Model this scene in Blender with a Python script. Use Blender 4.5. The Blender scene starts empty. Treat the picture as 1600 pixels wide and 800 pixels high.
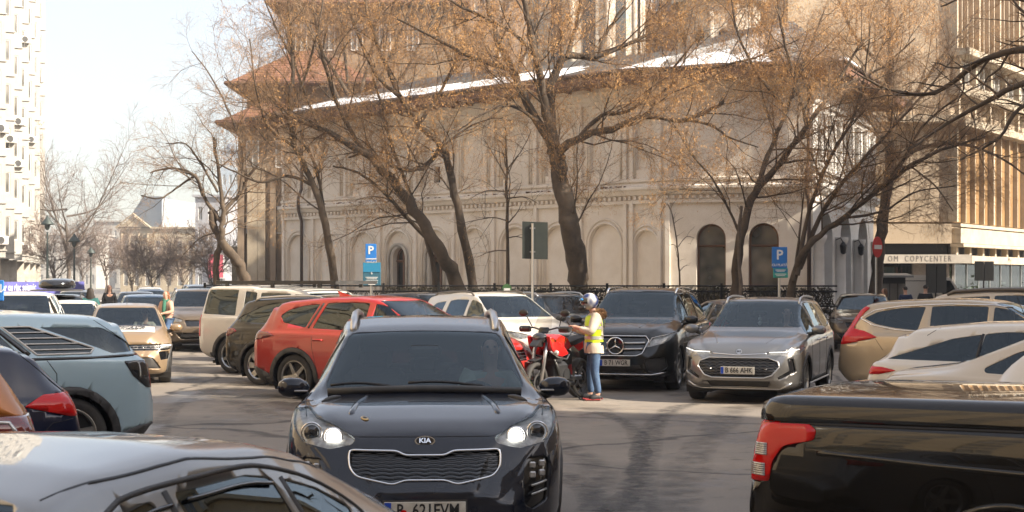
import bpy, bmesh, math, random
import numpy as np
from mathutils import Vector, Matrix
from mathutils.bvhtree import BVHTree
from mathutils.geometry import tessellate_polygon
R = math.radians
rnd = random.Random(7)
scene = bpy.context.scene
C = scene.collection
# ---------------------------------------------------------------- camera
F = 2400.0; CAMH = 1.92; HY = 436.0          # focal length and horizon in photo pixels
cam_d = bpy.data.cameras.new('camera'); cam = bpy.data.objects.new('camera', cam_d); C.objects.link(cam)
cam_d.sensor_width = 36; cam_d.lens = 36 * F / 1600; cam_d.shift_y = (HY - 400) / 1600
cam_d.clip_start = 0.3; cam_d.clip_end = 3000
cam.location = (0, 0, CAMH); cam.rotation_euler = (R(90), 0, 0)
cam_d.dof.use_dof = True; cam_d.dof.focus_distance = 19; cam_d.dof.aperture_fstop = 9
scene.camera = cam
# ---------------------------------------------------------------- sky, sun, exposure
SUN_AZ = (0.93, -0.37); SUN_EL = 34
world = bpy.data.worlds.new('World'); scene.world = world; world.use_nodes = True
wn = world.node_tree
bg = wn.nodes['Background']; bg.inputs['Strength'].default_value = 0.095
sky = wn.nodes.new('ShaderNodeTexSky'); sky.sky_type = 'NISHITA'; sky.sun_disc = False
sky.sun_elevation = R(SUN_EL); sky.sun_rotation = math.atan2(SUN_AZ[0], SUN_AZ[1])
sky.air_density = 1.0; sky.dust_density = 2.2; sky.ozone_density = 1.0; sky.altitude = 90
veil = wn.nodes.new('ShaderNodeMix'); veil.data_type = 'RGBA'; veil.inputs[0].default_value = 0.42   # thin white cloud over the whole sky
veil.inputs[7].default_value = (4.0, 3.75, 3.5, 1)
wn.links.new(sky.outputs[0], veil.inputs[6]); wn.links.new(veil.outputs[2], bg.inputs[0])
sun_d = bpy.data.lights.new('sun', 'SUN'); sun_d.energy = 4.4; sun_d.angle = R(0.6); sun_d.color = (1.0, 0.89, 0.74)
sun = bpy.data.objects.new('sun', sun_d); C.objects.link(sun)
_l = math.hypot(*SUN_AZ); _c = math.cos(R(SUN_EL))
sdir = Vector((SUN_AZ[0] / _l * _c, SUN_AZ[1] / _l * _c, math.sin(R(SUN_EL))))
sun.rotation_euler = sdir.to_track_quat('Z', 'Y').to_euler()
scene.view_settings.view_transform = 'Standard'; scene.view_settings.look = 'None'
scene.view_settings.exposure = 1.64; scene.view_settings.gamma = 1
scene.render.engine = 'CYCLES'
scene.cycles.use_denoising = True
scene.cycles.max_bounces = 7; scene.cycles.diffuse_bounces = 4; scene.cycles.glossy_bounces = 3
scene.cycles.transmission_bounces = 4; scene.cycles.transparent_max_bounces = 12
scene.cycles.volume_bounces = 0; scene.cycles.caustics_reflective = False; scene.cycles.caustics_refractive = False
# ---------------------------------------------------------------- helpers
def at(px, d, z=0.0):
    return Vector(((px - 800) / F * d, d, z))
def atp(px, py, d):
    return Vector(((px - 800) / F * d, d, CAMH - (py - HY) / F * d))
def gp(px, py):
    d = CAMH * F / (py - HY); return at(px, d)
M = {}
def nodes(m):
    return m.node_tree.nodes, m.node_tree.links
def mat(name, col, rough=0.7, metal=0.0, noise=None, bump=0.0, bscale=40, coat=0.0, coat_r=0.04, spec=0.5, alpha=None, emit=None, es=1.0, trans=0.0, col2=None, nscale=6.0, detail=5):
    if name in M: return M[name]
    m = bpy.data.materials.new(name); m.use_nodes = True
    n, l = nodes(m); b = n['Principled BSDF']
    b.inputs['Base Color'].default_value = (*col, 1); b.inputs['Roughness'].default_value = rough
    b.inputs['Metallic'].default_value = metal; b.inputs['Specular IOR Level'].default_value = spec
    if coat: b.inputs['Coat Weight'].default_value = coat; b.inputs['Coat Roughness'].default_value = coat_r
    if trans: b.inputs['Transmission Weight'].default_value = trans
    if alpha is not None: b.inputs['Alpha'].default_value = alpha
    if emit: b.inputs['Emission Color'].default_value = (*emit, 1); b.inputs['Emission Strength'].default_value = es
    if col2 or bump:
        tc = n.new('ShaderNodeTexCoord')
    if col2:
        nz = n.new('ShaderNodeTexNoise'); nz.inputs['Scale'].default_value = nscale; nz.inputs['Detail'].default_value = detail; nz.inputs['Roughness'].default_value = 0.65
        l.new(tc.outputs['Object'], nz.inputs['Vector'])
        cr = n.new('ShaderNodeValToRGB'); cr.color_ramp.elements[0].position = 0.35; cr.color_ramp.elements[1].position = 0.68
        cr.color_ramp.elements[0].color = (*col, 1); cr.color_ramp.elements[1].color = (*col2, 1)
        l.new(nz.outputs[0], cr.inputs[0]); l.new(cr.outputs[0], b.inputs['Base Color'])
    if bump:
        nb = n.new('ShaderNodeTexNoise'); nb.inputs['Scale'].default_value = bscale; nb.inputs['Detail'].default_value = 4
        bp = n.new('ShaderNodeBump'); bp.inputs['Strength'].default_value = bump; bp.inputs['Distance'].default_value = 0.02
        l.new(tc.outputs['Object'], nb.inputs['Vector']); l.new(nb.outputs[0], bp.inputs['Height']); l.new(bp.outputs[0], b.inputs['Normal'])
    M[name] = m
    return m
def paint(name, col, metal=0.35, rough=0.34, dust=0.35):
    """car paint: clear-coated, with road dust gathered on the lower panels; dark trim on the inside of the shell"""
    if name in M: return M[name]
    m = mat(name, col, rough, metal if max(col) > .06 else 0.0, coat=1.0, coat_r=0.02, spec=0.5 if max(col) > .06 else 0.1)
    n, l = nodes(m); b = n['Principled BSDF']
    tc = n.new('ShaderNodeTexCoord'); sp = n.new('ShaderNodeSeparateXYZ'); l.new(tc.outputs['Object'], sp.inputs[0])
    nz = n.new('ShaderNodeTexNoise'); nz.inputs['Scale'].default_value = 5; nz.inputs['Detail'].default_value = 6; l.new(tc.outputs['Object'], nz.inputs['Vector'])
    mp = n.new('ShaderNodeMapRange'); mp.inputs[1].default_value = 0.95; mp.inputs[2].default_value = 0.2; mp.inputs[3].default_value = 0.04; mp.inputs[4].default_value = dust * 1.6
    l.new(sp.outputs['Z'], mp.inputs[0])
    mu = n.new('ShaderNodeMath'); mu.operation = 'MULTIPLY'; l.new(mp.outputs[0], mu.inputs[0]); l.new(nz.outputs[0], mu.inputs[1])
    mx = n.new('ShaderNodeMix'); mx.data_type = 'RGBA'; mx.inputs[6].default_value = (*col, 1); mx.inputs[7].default_value = (0.23, 0.20, 0.165, 1)
    l.new(mu.outputs[0], mx.inputs[0]); l.new(mx.outputs[2], b.inputs['Base Color'])
    cm = n.new('ShaderNodeMath'); cm.operation = 'MULTIPLY_ADD'; cm.inputs[1].default_value = -1.2; cm.inputs[2].default_value = 1.0
    l.new(mu.outputs[0], cm.inputs[0]); l.new(cm.outputs[0], b.inputs['Coat Weight'])
    ge = n.new('ShaderNodeNewGeometry'); db = n.new('ShaderNodeBsdfDiffuse'); db.inputs[0].default_value = (0.025, 0.025, 0.027, 1)
    ms = n.new('ShaderNodeMixShader'); out = n['Material Output']
    l.new(ge.outputs['Backfacing'], ms.inputs[0]); l.new(b.outputs[0], ms.inputs[1]); l.new(db.outputs[0], ms.inputs[2]); l.new(ms.outputs[0], out.inputs[0])
    return m
def glass(name, tint=(0.25, 0.28, 0.29), refl=1.0, film=0.0):
    """thin car glass: tinted see-through sheet with a Fresnel mirror on it (two faces: a little stronger)"""
    if name in M: return M[name]
    m = bpy.data.materials.new(name); m.use_nodes = True; n, l = nodes(m); n.remove(n['Principled BSDF'])
    t = n.new('ShaderNodeBsdfTransparent'); t.inputs[0].default_value = (*tint, 1)
    g = n.new('ShaderNodeBsdfGlossy'); g.inputs['Roughness'].default_value = 0.015; g.inputs['Color'].default_value = (0.78, 0.90, 0.97, 1)
    d = n.new('ShaderNodeBsdfDiffuse'); d.inputs[0].default_value = (0.35, 0.37, 0.38, 1)
    f = n.new('ShaderNodeFresnel'); f.inputs[0].default_value = 1.62
    mu = n.new('ShaderNodeMath'); mu.operation = 'MULTIPLY'; mu.inputs[1].default_value = 1.25 * refl; mu.use_clamp = True
    mx0 = n.new('ShaderNodeMixShader'); mx0.inputs[0].default_value = film
    mx = n.new('ShaderNodeMixShader')
    l.new(t.outputs[0], mx0.inputs[1]); l.new(d.outputs[0], mx0.inputs[2])
    l.new(f.outputs[0], mu.inputs[0]); l.new(mu.outputs[0], mx.inputs[0]); l.new(mx0.outputs[0], mx.inputs[1]); l.new(g.outputs[0], mx.inputs[2])
    l.new(mx.outputs[0], n['Material Output'].inputs[0]); M[name] = m
    return m
# shared materials
mat('rubber', (0.022, 0.021, 0.02), 0.75, bump=0.25, bscale=60, col2=(0.05, 0.046, 0.04), nscale=4)
mat('black_plastic', (0.03, 0.03, 0.031), 0.55, bump=0.15, bscale=120, col2=(0.055, 0.05, 0.045), nscale=5)
mat('gloss_black', (0.008, 0.008, 0.009), 0.12, coat=0.8)
mat('chrome', (0.78, 0.78, 0.78), 0.12, 1.0)
mat('satin_metal', (0.55, 0.55, 0.55), 0.32, 1.0)
mat('alloy', (0.46, 0.46, 0.45), 0.28, 0.9, col2=(0.30, 0.28, 0.25), nscale=9)
mat('brake_dark', (0.03, 0.028, 0.026), 0.6, 0.3)
mat('interior', (0.028, 0.028, 0.03), 0.8, bump=0.2, bscale=90)
mat('seat_fabric', (0.04, 0.04, 0.043), 0.9, bump=0.3, bscale=150)
mat('plate_white', (0.62, 0.61, 0.56), 0.35, col2=(0.45, 0.42, 0.36), nscale=8)
mat('ink', (0.01, 0.01, 0.012), 0.5)
mat('plate_blue', (0.01, 0.06, 0.42), 0.4)
mat('lamp_red', (0.55, 0.004, 0.004), 0.12, coat=0.35, spec=0.3)
mat('lamp_dark_red', (0.14, 0.004, 0.006), 0.08, coat=1.0)
mat('lamp_clear', (0.62, 0.60, 0.57), 0.15, 0.5, coat=1.0, col2=(0.30, 0.29, 0.28), nscale=30)
mat('reflector', (0.62, 0.60, 0.56), 0.3, 0.6, col2=(0.2, 0.19, 0.18), nscale=14)
mat('lamp_smoked', (0.02, 0.02, 0.022), 0.06, coat=1.0)
mat('lit_lamp', (1, 1, 1), 0.3, emit=(1.0, 0.95, 0.86), es=2.2)
mat('lit_strip', (.8, .8, .8), 0.2, emit=(1.0, 0.97, 0.9), es=0.5)
glass('car_glass', (0.34, 0.38, 0.38)); glass('privacy_glass', (0.07, 0.075, 0.075)); glass('windscreen', (0.55, 0.63, 0.65), 0.8, 0.0)
glass('lens', (0.92, 0.92, 0.92), 0.3); glass('visor_glass', (0.75, 0.72, 0.68), 0.5)

def link(o, parent=None):
    C.objects.link(o)
    if parent is not None: o.parent = parent
    return o
def mobj(name, me, m=None, parent=None, smooth=None):
    o = bpy.data.objects.new(name, me)
    if m is not None:
        if isinstance(m, str): m = M[m]
        me.materials.clear(); me.materials.append(m)
    if smooth is not None: me.polygons.foreach_set('use_smooth', [smooth] * len(me.polygons))
    return link(o, parent)
def arr_mesh(name, V, Q, smooth=False):
    """mesh from numpy arrays; Q is (n,3) or (n,4)"""
    V = np.asarray(V, dtype=np.float32); Q = np.asarray(Q, dtype=np.int32)
    me = bpy.data.meshes.new(name); k = Q.shape[1]
    me.vertices.add(len(V)); me.vertices.foreach_set('co', V.ravel())
    me.loops.add(Q.size); me.loops.foreach_set('vertex_index', Q.ravel())
    me.polygons.add(len(Q)); me.polygons.foreach_set('loop_start', np.arange(0, Q.size, k, dtype=np.int32))
    me.polygons.foreach_set('use_smooth', np.full(len(Q), smooth))
    me.update(calc_edges=True); me.validate(); return me
def bm_obj(name, bm, m, parent=None, smooth=False):
    me = bpy.data.meshes.new(name); bm.to_mesh(me); bm.free(); return mobj(name, me, m, parent, smooth)
def tag(o, label=None, cat=None, group=None, kind=None):
    if label: o['label'] = label
    if cat: o['category'] = cat
    if group: o['group'] = group
    if kind: o['kind'] = kind
    return o
def empty(name, loc=(0, 0, 0), rz=0.0, label=None, cat=None, group=None):
    o = bpy.data.objects.new(name, None); o.empty_display_size = 0.2; o.location = loc; o.rotation_euler = (0, 0, rz); C.objects.link(o)
    return tag(o, label, cat, group)
def kids(o): return [c for c in bpy.data.objects if c.parent == o]
def copy_tree(o, parent=None, cmap=None):
    if cmap is None:
        cmap = {}
        for c in bpy.data.objects:
            if c.parent: cmap.setdefault(c.parent.name, []).append(c)
    n = o.copy(); C.objects.link(n); n.parent = parent
    for ch in cmap.get(o.name, []): copy_tree(ch, n, cmap)
    return n
class MB:
    """collects boxes, tubes, lathes in one mesh"""
    def __init__(s): s.v = []; s.f = []
    def add(s, vs, fs):
        o = len(s.v); s.v += [tuple(v) for v in vs]; s.f += [tuple(i + o for i in f) for f in fs]; return s
    def box(s, c, d, rz=0.0, rx=0.0, ry=0.0, bev=0.0):
        hx, hy, hz = d[0] / 2, d[1] / 2, d[2] / 2
        mt = Matrix.Translation(Vector(c)) @ Matrix.Rotation(rz, 4, 'Z') @ Matrix.Rotation(ry, 4, 'Y') @ Matrix.Rotation(rx, 4, 'X')
        if bev:
            b = min(bev, hx * .9, hy * .9, hz * .9); vs = []
            for sx in (-1, 1):
                for sy in (-1, 1):
                    for sz in (-1, 1):
                        vs += [(sx * hx, sy * (hy - b), sz * (hz - b)), (sx * (hx - b), sy * hy, sz * (hz - b)), (sx * (hx - b), sy * (hy - b), sz * hz)]
            bm = bmesh.new(); [bm.verts.new(mt @ Vector(v)) for v in vs]
            r = bmesh.ops.convex_hull(bm, input=bm.verts[:]); bm.verts.index_update()
            s.add([v.co[:] for v in bm.verts], [[v.index for v in f.verts] for f in bm.faces]); bm.free(); return s
        vs = [mt @ Vector((x * hx, y * hy, z * hz)) for x in (-1, 1) for y in (-1, 1) for z in (-1, 1)]
        return s.add(vs, [(0, 1, 3, 2), (4, 6, 7, 5), (0, 4, 5, 1), (2, 3, 7, 6), (0, 2, 6, 4), (1, 5, 7, 3)])
    def tube(s, pts, r, n=6, cap=True, close=False):
        pts = [Vector(p) for p in pts]; rr = r if isinstance(r, (list, tuple)) else [r] * len(pts)
        vs = []; fs = []; up = None; m = len(pts)
        for i, p in enumerate(pts):
            if close: t = pts[(i + 1) % m] - pts[i - 1]
            else: t = pts[min(i + 1, m - 1)] - pts[max(i - 1, 0)]
            if t.length < 1e-9: t = Vector((0, 0, 1))
            t.normalize()
            if up is None: up = Vector((0, 0, 1)) if abs(t.z) < .9 else Vector((1, 0, 0))
            u = (up - t * up.dot(t)).normalized(); w = t.cross(u); up = u
            for k in range(n):
                a = 2 * math.pi * k / n; vs.append(p + (u * math.cos(a) + w * math.sin(a)) * rr[i])
        for i in range(m if close else m - 1):
            j = (i + 1) % m
            for k in range(n):
                fs.append((i * n + k, i * n + (k + 1) % n, j * n + (k + 1) % n, j * n + k))
        if cap and not close: fs += [tuple(range(n - 1, -1, -1)), tuple((m - 1) * n + k for k in range(n))]
        return s.add(vs, fs)
    def lathe(s, prof, n=24, axis='Z', c=(0, 0, 0), full=True):
        c = Vector(c); vs = []; fs = []
        for (r, h) in prof:
            for k in range(n):
                a = 2 * math.pi * k / n; x, y = r * math.cos(a), r * math.sin(a)
                vs.append(c + (Vector((x, y, h)) if axis == 'Z' else Vector((x, h, y)) if axis == 'Y' else Vector((h, x, y))))
        for i in range(len(prof) - 1):
            for k in range(n): fs.append((i * n + k, i * n + (k + 1) % n, (i + 1) * n + (k + 1) % n, (i + 1) * n + k))
        return s.add(vs, fs)
    def ball(s, c, r, n=10, sc=(1, 1, 1)):
        vs = []; fs = []
        for i in range(n // 2 + 1):
            th = math.pi * i / (n // 2)
            for k in range(n):
                ph = 2 * math.pi * k / n
                vs.append((c[0] + r * sc[0] * math.sin(th) * math.cos(ph), c[1] + r * sc[1] * math.sin(th) * math.sin(ph), c[2] + r * sc[2] * math.cos(th)))
        for i in range(n // 2):
            for k in range(n): fs.append((i * n + k, (i + 1) * n + k, (i + 1) * n + (k + 1) % n, i * n + (k + 1) % n))
        return s.add(vs, fs)
    def prism(s, poly, thick, o=(0, 0, 0), u=(1, 0, 0), v=(0, 0, 1)):
        """2D polygon (may be concave) in the plane u,v at o, extruded against its normal u x v by thick"""
        o, u, v = Vector(o), Vector(u), Vector(v); nn = u.cross(v).normalized()
        P = [o + u * a + v * b for a, b in poly]; k = len(P)
        vs = P + [p - nn * thick for p in P]; fs = []
        for t in tessellate_polygon([[Vector((a, b, 0)) for a, b in poly]]): fs += [tuple(t), tuple(i + k for i in reversed(t))]
        for i in range(k): fs.append((i, (i + 1) % k, (i + 1) % k + k, i + k))
        return s.add(vs, fs)
    def holed(s, outer, holes, depth, o=(0, 0, 0), u=(1, 0, 0), v=(0, 0, 1)):
        """sheet with holes, hole reveals run inward by depth"""
        o, u, v = Vector(o), Vector(u), Vector(v); nn = u.cross(v).normalized()
        loops = [outer] + list(holes); flat = [p for L in loops for p in L]
        base = [o + u * a + v * b for a, b in flat]; k = len(base)
        fs = [tuple(t) for t in tessellate_polygon([[Vector((a, b, 0)) for a, b in L] for L in loops])]
        vs = base + [p - nn * depth for p in base]; st = len(outer)
        for L in holes:
            m = len(L)
            for i in range(m): fs.append((st + i, st + (i + 1) % m, st + (i + 1) % m + k, st + i + k))
            st += m
        for i in range(len(outer)): j = (i + 1) % len(outer); fs.append((i, j, j + k, i + k))
        return s.add(vs, fs)
    def obj(s, name, m, parent=None, smooth=False, fix=True):
        me = bpy.data.meshes.new(name); me.from_pydata(s.v, [], s.f)
        if fix:
            bm = bmesh.new(); bm.from_mesh(me); bmesh.ops.recalc_face_normals(bm, faces=bm.faces[:]); bm.to_mesh(me); bm.free()
        o = mobj(name, me, m, parent, smooth)
        if smooth == 'auto': me.polygons.foreach_set('use_smooth', [True] * len(me.polygons))
        return o
def arch(cx, w, z0, zs, n=10):
    """arched outline: width w, sill z0, springing zs, round top"""
    p = [(cx - w / 2, z0), (cx + w / 2, z0)]
    for i in range(n + 1):
        a = math.pi * i / n; p.append((cx + w / 2 * math.cos(a), zs + w / 2 * math.sin(a)))
    return p
_font = {}
def text(name, s, size, m, parent=None, loc=(0, 0, 0), rot=(R(90), 0, 0), ext=0.002, align='CENTER', sx=1.0, bold=0.0, spacing=1.0):
    cu = bpy.data.curves.new(name, 'FONT'); cu.body = s; cu.size = size; cu.extrude = ext; cu.align_x = align; cu.align_y = 'CENTER'; cu.offset = bold
    cu.resolution_u = 2; cu.space_character = spacing
    o = bpy.data.objects.new(name + '_src', cu); C.objects.link(o)
    dg = bpy.context.evaluated_depsgraph_get(); me = bpy.data.meshes.new_from_object(o.evaluated_get(dg)); bpy.data.objects.remove(o)
    r = mobj(name, me, m, parent); r.location = loc; r.rotation_euler = rot; r.scale = (sx, 1, 1); return r
# ================================================================ CARS
def sm(pts, xs, sig=0.02):
    pts = sorted(pts); x0, x1 = pts[0][0], pts[-1][0]; h = 0.005
    g = np.arange(x0 - 6 * sig, x1 + 6 * sig + h, h); px = [p[0] for p in pts]; pv = [p[1] for p in pts]
    v = np.interp(g, px, pv)
    if sig > 0:
        k = np.exp(-0.5 * (np.arange(-3 * sig, 3 * sig + h, h) / sig) ** 2); k /= k.sum()
        pad = len(k) // 2; vp = np.pad(v, pad, mode='edge'); v = np.convolve(vp, k, mode='valid')[:len(g)]
    return np.interp(xs, g, v)
def bbasis(nc, nv):
    """clamped uniform cubic B-spline basis"""
    kn = np.concatenate([[0] * 3, np.linspace(0, 1, nc - 2), [1] * 3]); u = np.linspace(0, 1, nv); u[-1] = 1 - 1e-9
    Bm = np.array([[(1.0 if kn[i] <= t < kn[i + 1] else 0.0) for i in range(len(kn) - 1)] for t in u])
    for d in range(1, 4):
        nb = np.zeros((nv, len(kn) - 1 - d))
        for i in range(len(kn) - 1 - d):
            a = kn[i + d] - kn[i]; b = kn[i + d + 1] - kn[i + 1]
            if a > 0: nb[:, i] += (u - kn[i]) / a * Bm[:, i]
            if b > 0: nb[:, i] += (kn[i + d + 1] - u) / b * Bm[:, i + 1]
        Bm = nb
    return Bm
TEMPL = {
 'suv': dict(
  top=[(-.5, .40), (-.496, .58), (-.485, .665), (-.462, .76), (-.425, .90), (-.405, .945), (-.36, .972), (-.2, .994), (-.06, 1.0), (.02, .982), (.055, .955), (.232, .70), (.25, .685), (.36, .645), (.43, .60), (.468, .555), (.488, .48), (.5, .40)],
  sh=[(-.5, .37), (-.492, .54), (-.475, .635), (-.3, .645), (0, .63), (.23, .615), (.36, .585), (.43, .55), (.472, .49), (.5, .36)],
  bot=[(-.5, .27), (-.475, .2), (-.44, .13), (.44, .13), (.475, .15), (.5, .22)],
  w=[(-.5, .74), (-.488, .87), (-.46, .95), (-.38, .99), (0, 1), (.36, 1.0), (.42, .96), (.46, .87), (.485, .75), (.5, .58)],
  ws=[(-.5, .70), (-.488, .82), (-.46, .90), (-.38, .955), (0, .965), (.3, .955), (.38, .93), (.43, .87), (.465, .77), (.485, .65), (.5, .50)],
  wt=[(-.5, .58), (-.47, .64), (-.41, .69), (-.2, .71), (.055, .685), (.14, .74), (.235, .82), (.3, .80), (.42, .68), (.47, .52), (.5, .35)],
  crown=[(-.5, .02), (-.44, .03), (-.38, .05), (.05, .05), (.1, .04), (.24, .03), (.45, .03), (.5, .02)],
  dlo=[[(.198, .645), (.075, .915), (.03, .935), (.03, .645)], [(.012, .65), (.012, .938), (-.12, .942), (-.165, .935), (-.165, .665)], [(-.183, .668), (-.183, .932), (-.30, .915), (-.375, .80), (-.385, .735), (-.33, .69)]],
  ws_poly=(.705, .795, .955, .64), rw=(.70, .66, .905, .60)),
 'hatch': dict(
  top=[(-.5, .42), (-.495, .60), (-.48, .70), (-.44, .84), (-.405, .925), (-.37, .955), (-.2, .99), (-.08, 1.0), (.02, .975), (.05, .95), (.25, .695), (.27, .68), (.38, .63), (.45, .56), (.48, .50), (.5, .40)],
  sh=[(-.5, .38), (-.49, .56), (-.47, .66), (-.3, .655), (0, .625), (.24, .605), (.38, .56), (.45, .50), (.485, .44), (.5, .34)],
  bot=[(-.5, .25), (-.475, .17), (-.44, .12), (.44, .12), (.475, .13), (.5, .2)],
  w=[(-.5, .72), (-.485, .86), (-.45, .95), (-.36, .99), (0, 1), (.34, 1.0), (.41, .95), (.455, .86), (.485, .72), (.5, .54)],
  ws=[(-.5, .66), (-.485, .79), (-.45, .88), (-.36, .945), (0, .955), (.3, .945), (.38, .91), (.43, .84), (.465, .74), (.485, .62), (.5, .46)],
  wt=[(-.5, .54), (-.46, .62), (-.40, .67), (-.2, .70), (.05, .675), (.14, .73), (.25, .81), (.32, .79), (.42, .66), (.47, .5), (.5, .33)],
  crown=[(-.5, .02), (-.44, .03), (-.38, .05), (.05, .05), (.1, .04), (.24, .03), (.45, .03), (.5, .02)],
  dlo=[[(.215, .645), (.08, .90), (.03, .922), (.03, .65)], [(.012, .652), (.012, .925), (-.12, .93), (-.18, .92), (-.20, .685)], [(-.217, .69), (-.20, .918), (-.28, .89), (-.345, .80), (-.34, .76)]],
  ws_poly=(.70, .79, .945, .63), rw=(.71, .62, .89, .57)),
 'sedan': dict(
  top=[(-.5, .45), (-.495, .60), (-.48, .665), (-.465, .69), (-.36, .735), (-.33, .755), (-.19, .935), (-.13, .975), (-.02, 1.0), (.05, .985), (.09, .955), (.26, .715), (.28, .70), (.40, .635), (.46, .565), (.485, .50), (.5, .40)],
  sh=[(-.5, .40), (-.49, .56), (-.47, .645), (-.36, .67), (-.2, .665), (0, .64), (.26, .62), (.38, .575), (.46, .50), (.487, .44), (.5, .34)],
  bot=[(-.5, .26), (-.475, .18), (-.44, .12), (.44, .12), (.475, .13), (.5, .2)],
  w=[(-.5, .70), (-.485, .84), (-.45, .93), (-.36, .985), (0, 1), (.34, 1.0), (.41, .95), (.455, .86), (.485, .72), (.5, .54)],
  ws=[(-.5, .62), (-.485, .76), (-.45, .86), (-.36, .925), (0, .95), (.3, .94), (.38, .90), (.43, .83), (.465, .73), (.485, .6), (.5, .45)],
  wt=[(-.5, .50), (-.45, .66), (-.37, .72), (-.32, .72), (-.18, .66), (0, .69), (.09, .665), (.17, .73), (.265, .80), (.32, .78), (.42, .66), (.47, .5), (.5, .33)],
  crown=[(-.5, .02), (-.36, .03), (-.2, .045), (.05, .05), (.1, .04), (.24, .03), (.45, .03), (.5, .02)],
  dlo=[[(.232, .655), (.11, .90), (.045, .925), (.035, .655)], [(.015, .66), (.022, .93), (-.09, .93), (-.15, .885), (-.165, .685)], [(-.178, .69), (-.163, .875), (-.205, .83), (-.265, .73), (-.26, .70)]],
  ws_poly=(.72, .78, .945, .62), rw=(.765, .70, .915, .56)),
}
def scale_t(t, L, W, H, over=None):
    t = dict(t); t.update(over or {})
    s = dict(L=L, W=W, H=H)
    for k in ('top', 'sh', 'bot'): s[k] = [(x * L, z * H) for x, z in t[k]]
    for k in ('w', 'ws', 'wt'): s[k] = [(x * L, v * W / 2) for x, v in t[k]]
    s['crown'] = [(x * L, v) for x, v in t['crown']]
    s['dlo'] = [[(x * L, z * H) for x, z in p] for p in t['dlo']]
    a, b, c, d = t['ws_poly']; s['wsp'] = [(-b * W / 2, a * H), (b * W / 2, a * H), (d * W / 2, c * H), (-d * W / 2, c * H)]
    if 'ws_abs' in t: s['wsp'] = t['ws_abs']
    a, b, c, d = t['rw']; s['rwp'] = [(-b * W / 2, a * H), (b * W / 2, a * H), (d * W / 2, c * H), (-d * W / 2, c * H)]
    return s
def rnd_poly(poly, r, n=3):
    """round the corners of a 2D polygon"""
    out = []; k = len(poly)
    for i in range(k):
        p0, p, p1 = (Vector(poly[(i + j) % k]) for j in (-1, 0, 1))
        a = (p0 - p); b = (p1 - p); ra = min(r, a.length * .45); rb = min(r, b.length * .45)
        A = p + a.normalized() * ra; Bq = p + b.normalized() * rb
        for j in range(n + 1):
            t = j / n; q = A * (1 - t) ** 2 + p * 2 * t * (1 - t) + Bq * t * t; out.append((q.x, q.y))
    return out
def inside(P, a, b):
    c = False; j = len(P) - 1
    for i in range(len(P)):
        if (P[i][1] > b) != (P[j][1] > b) and a < (P[j][0] - P[i][0]) * (b - P[i][1]) / (P[j][1] - P[i][1]) + P[i][0]: c = not c
        j = i
    return c
AX = {'side': (0, 2, 1), 'front': (1, 2, 0), 'rear': (1, 2, 0), 'top': (0, 1, 2)}
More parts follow.
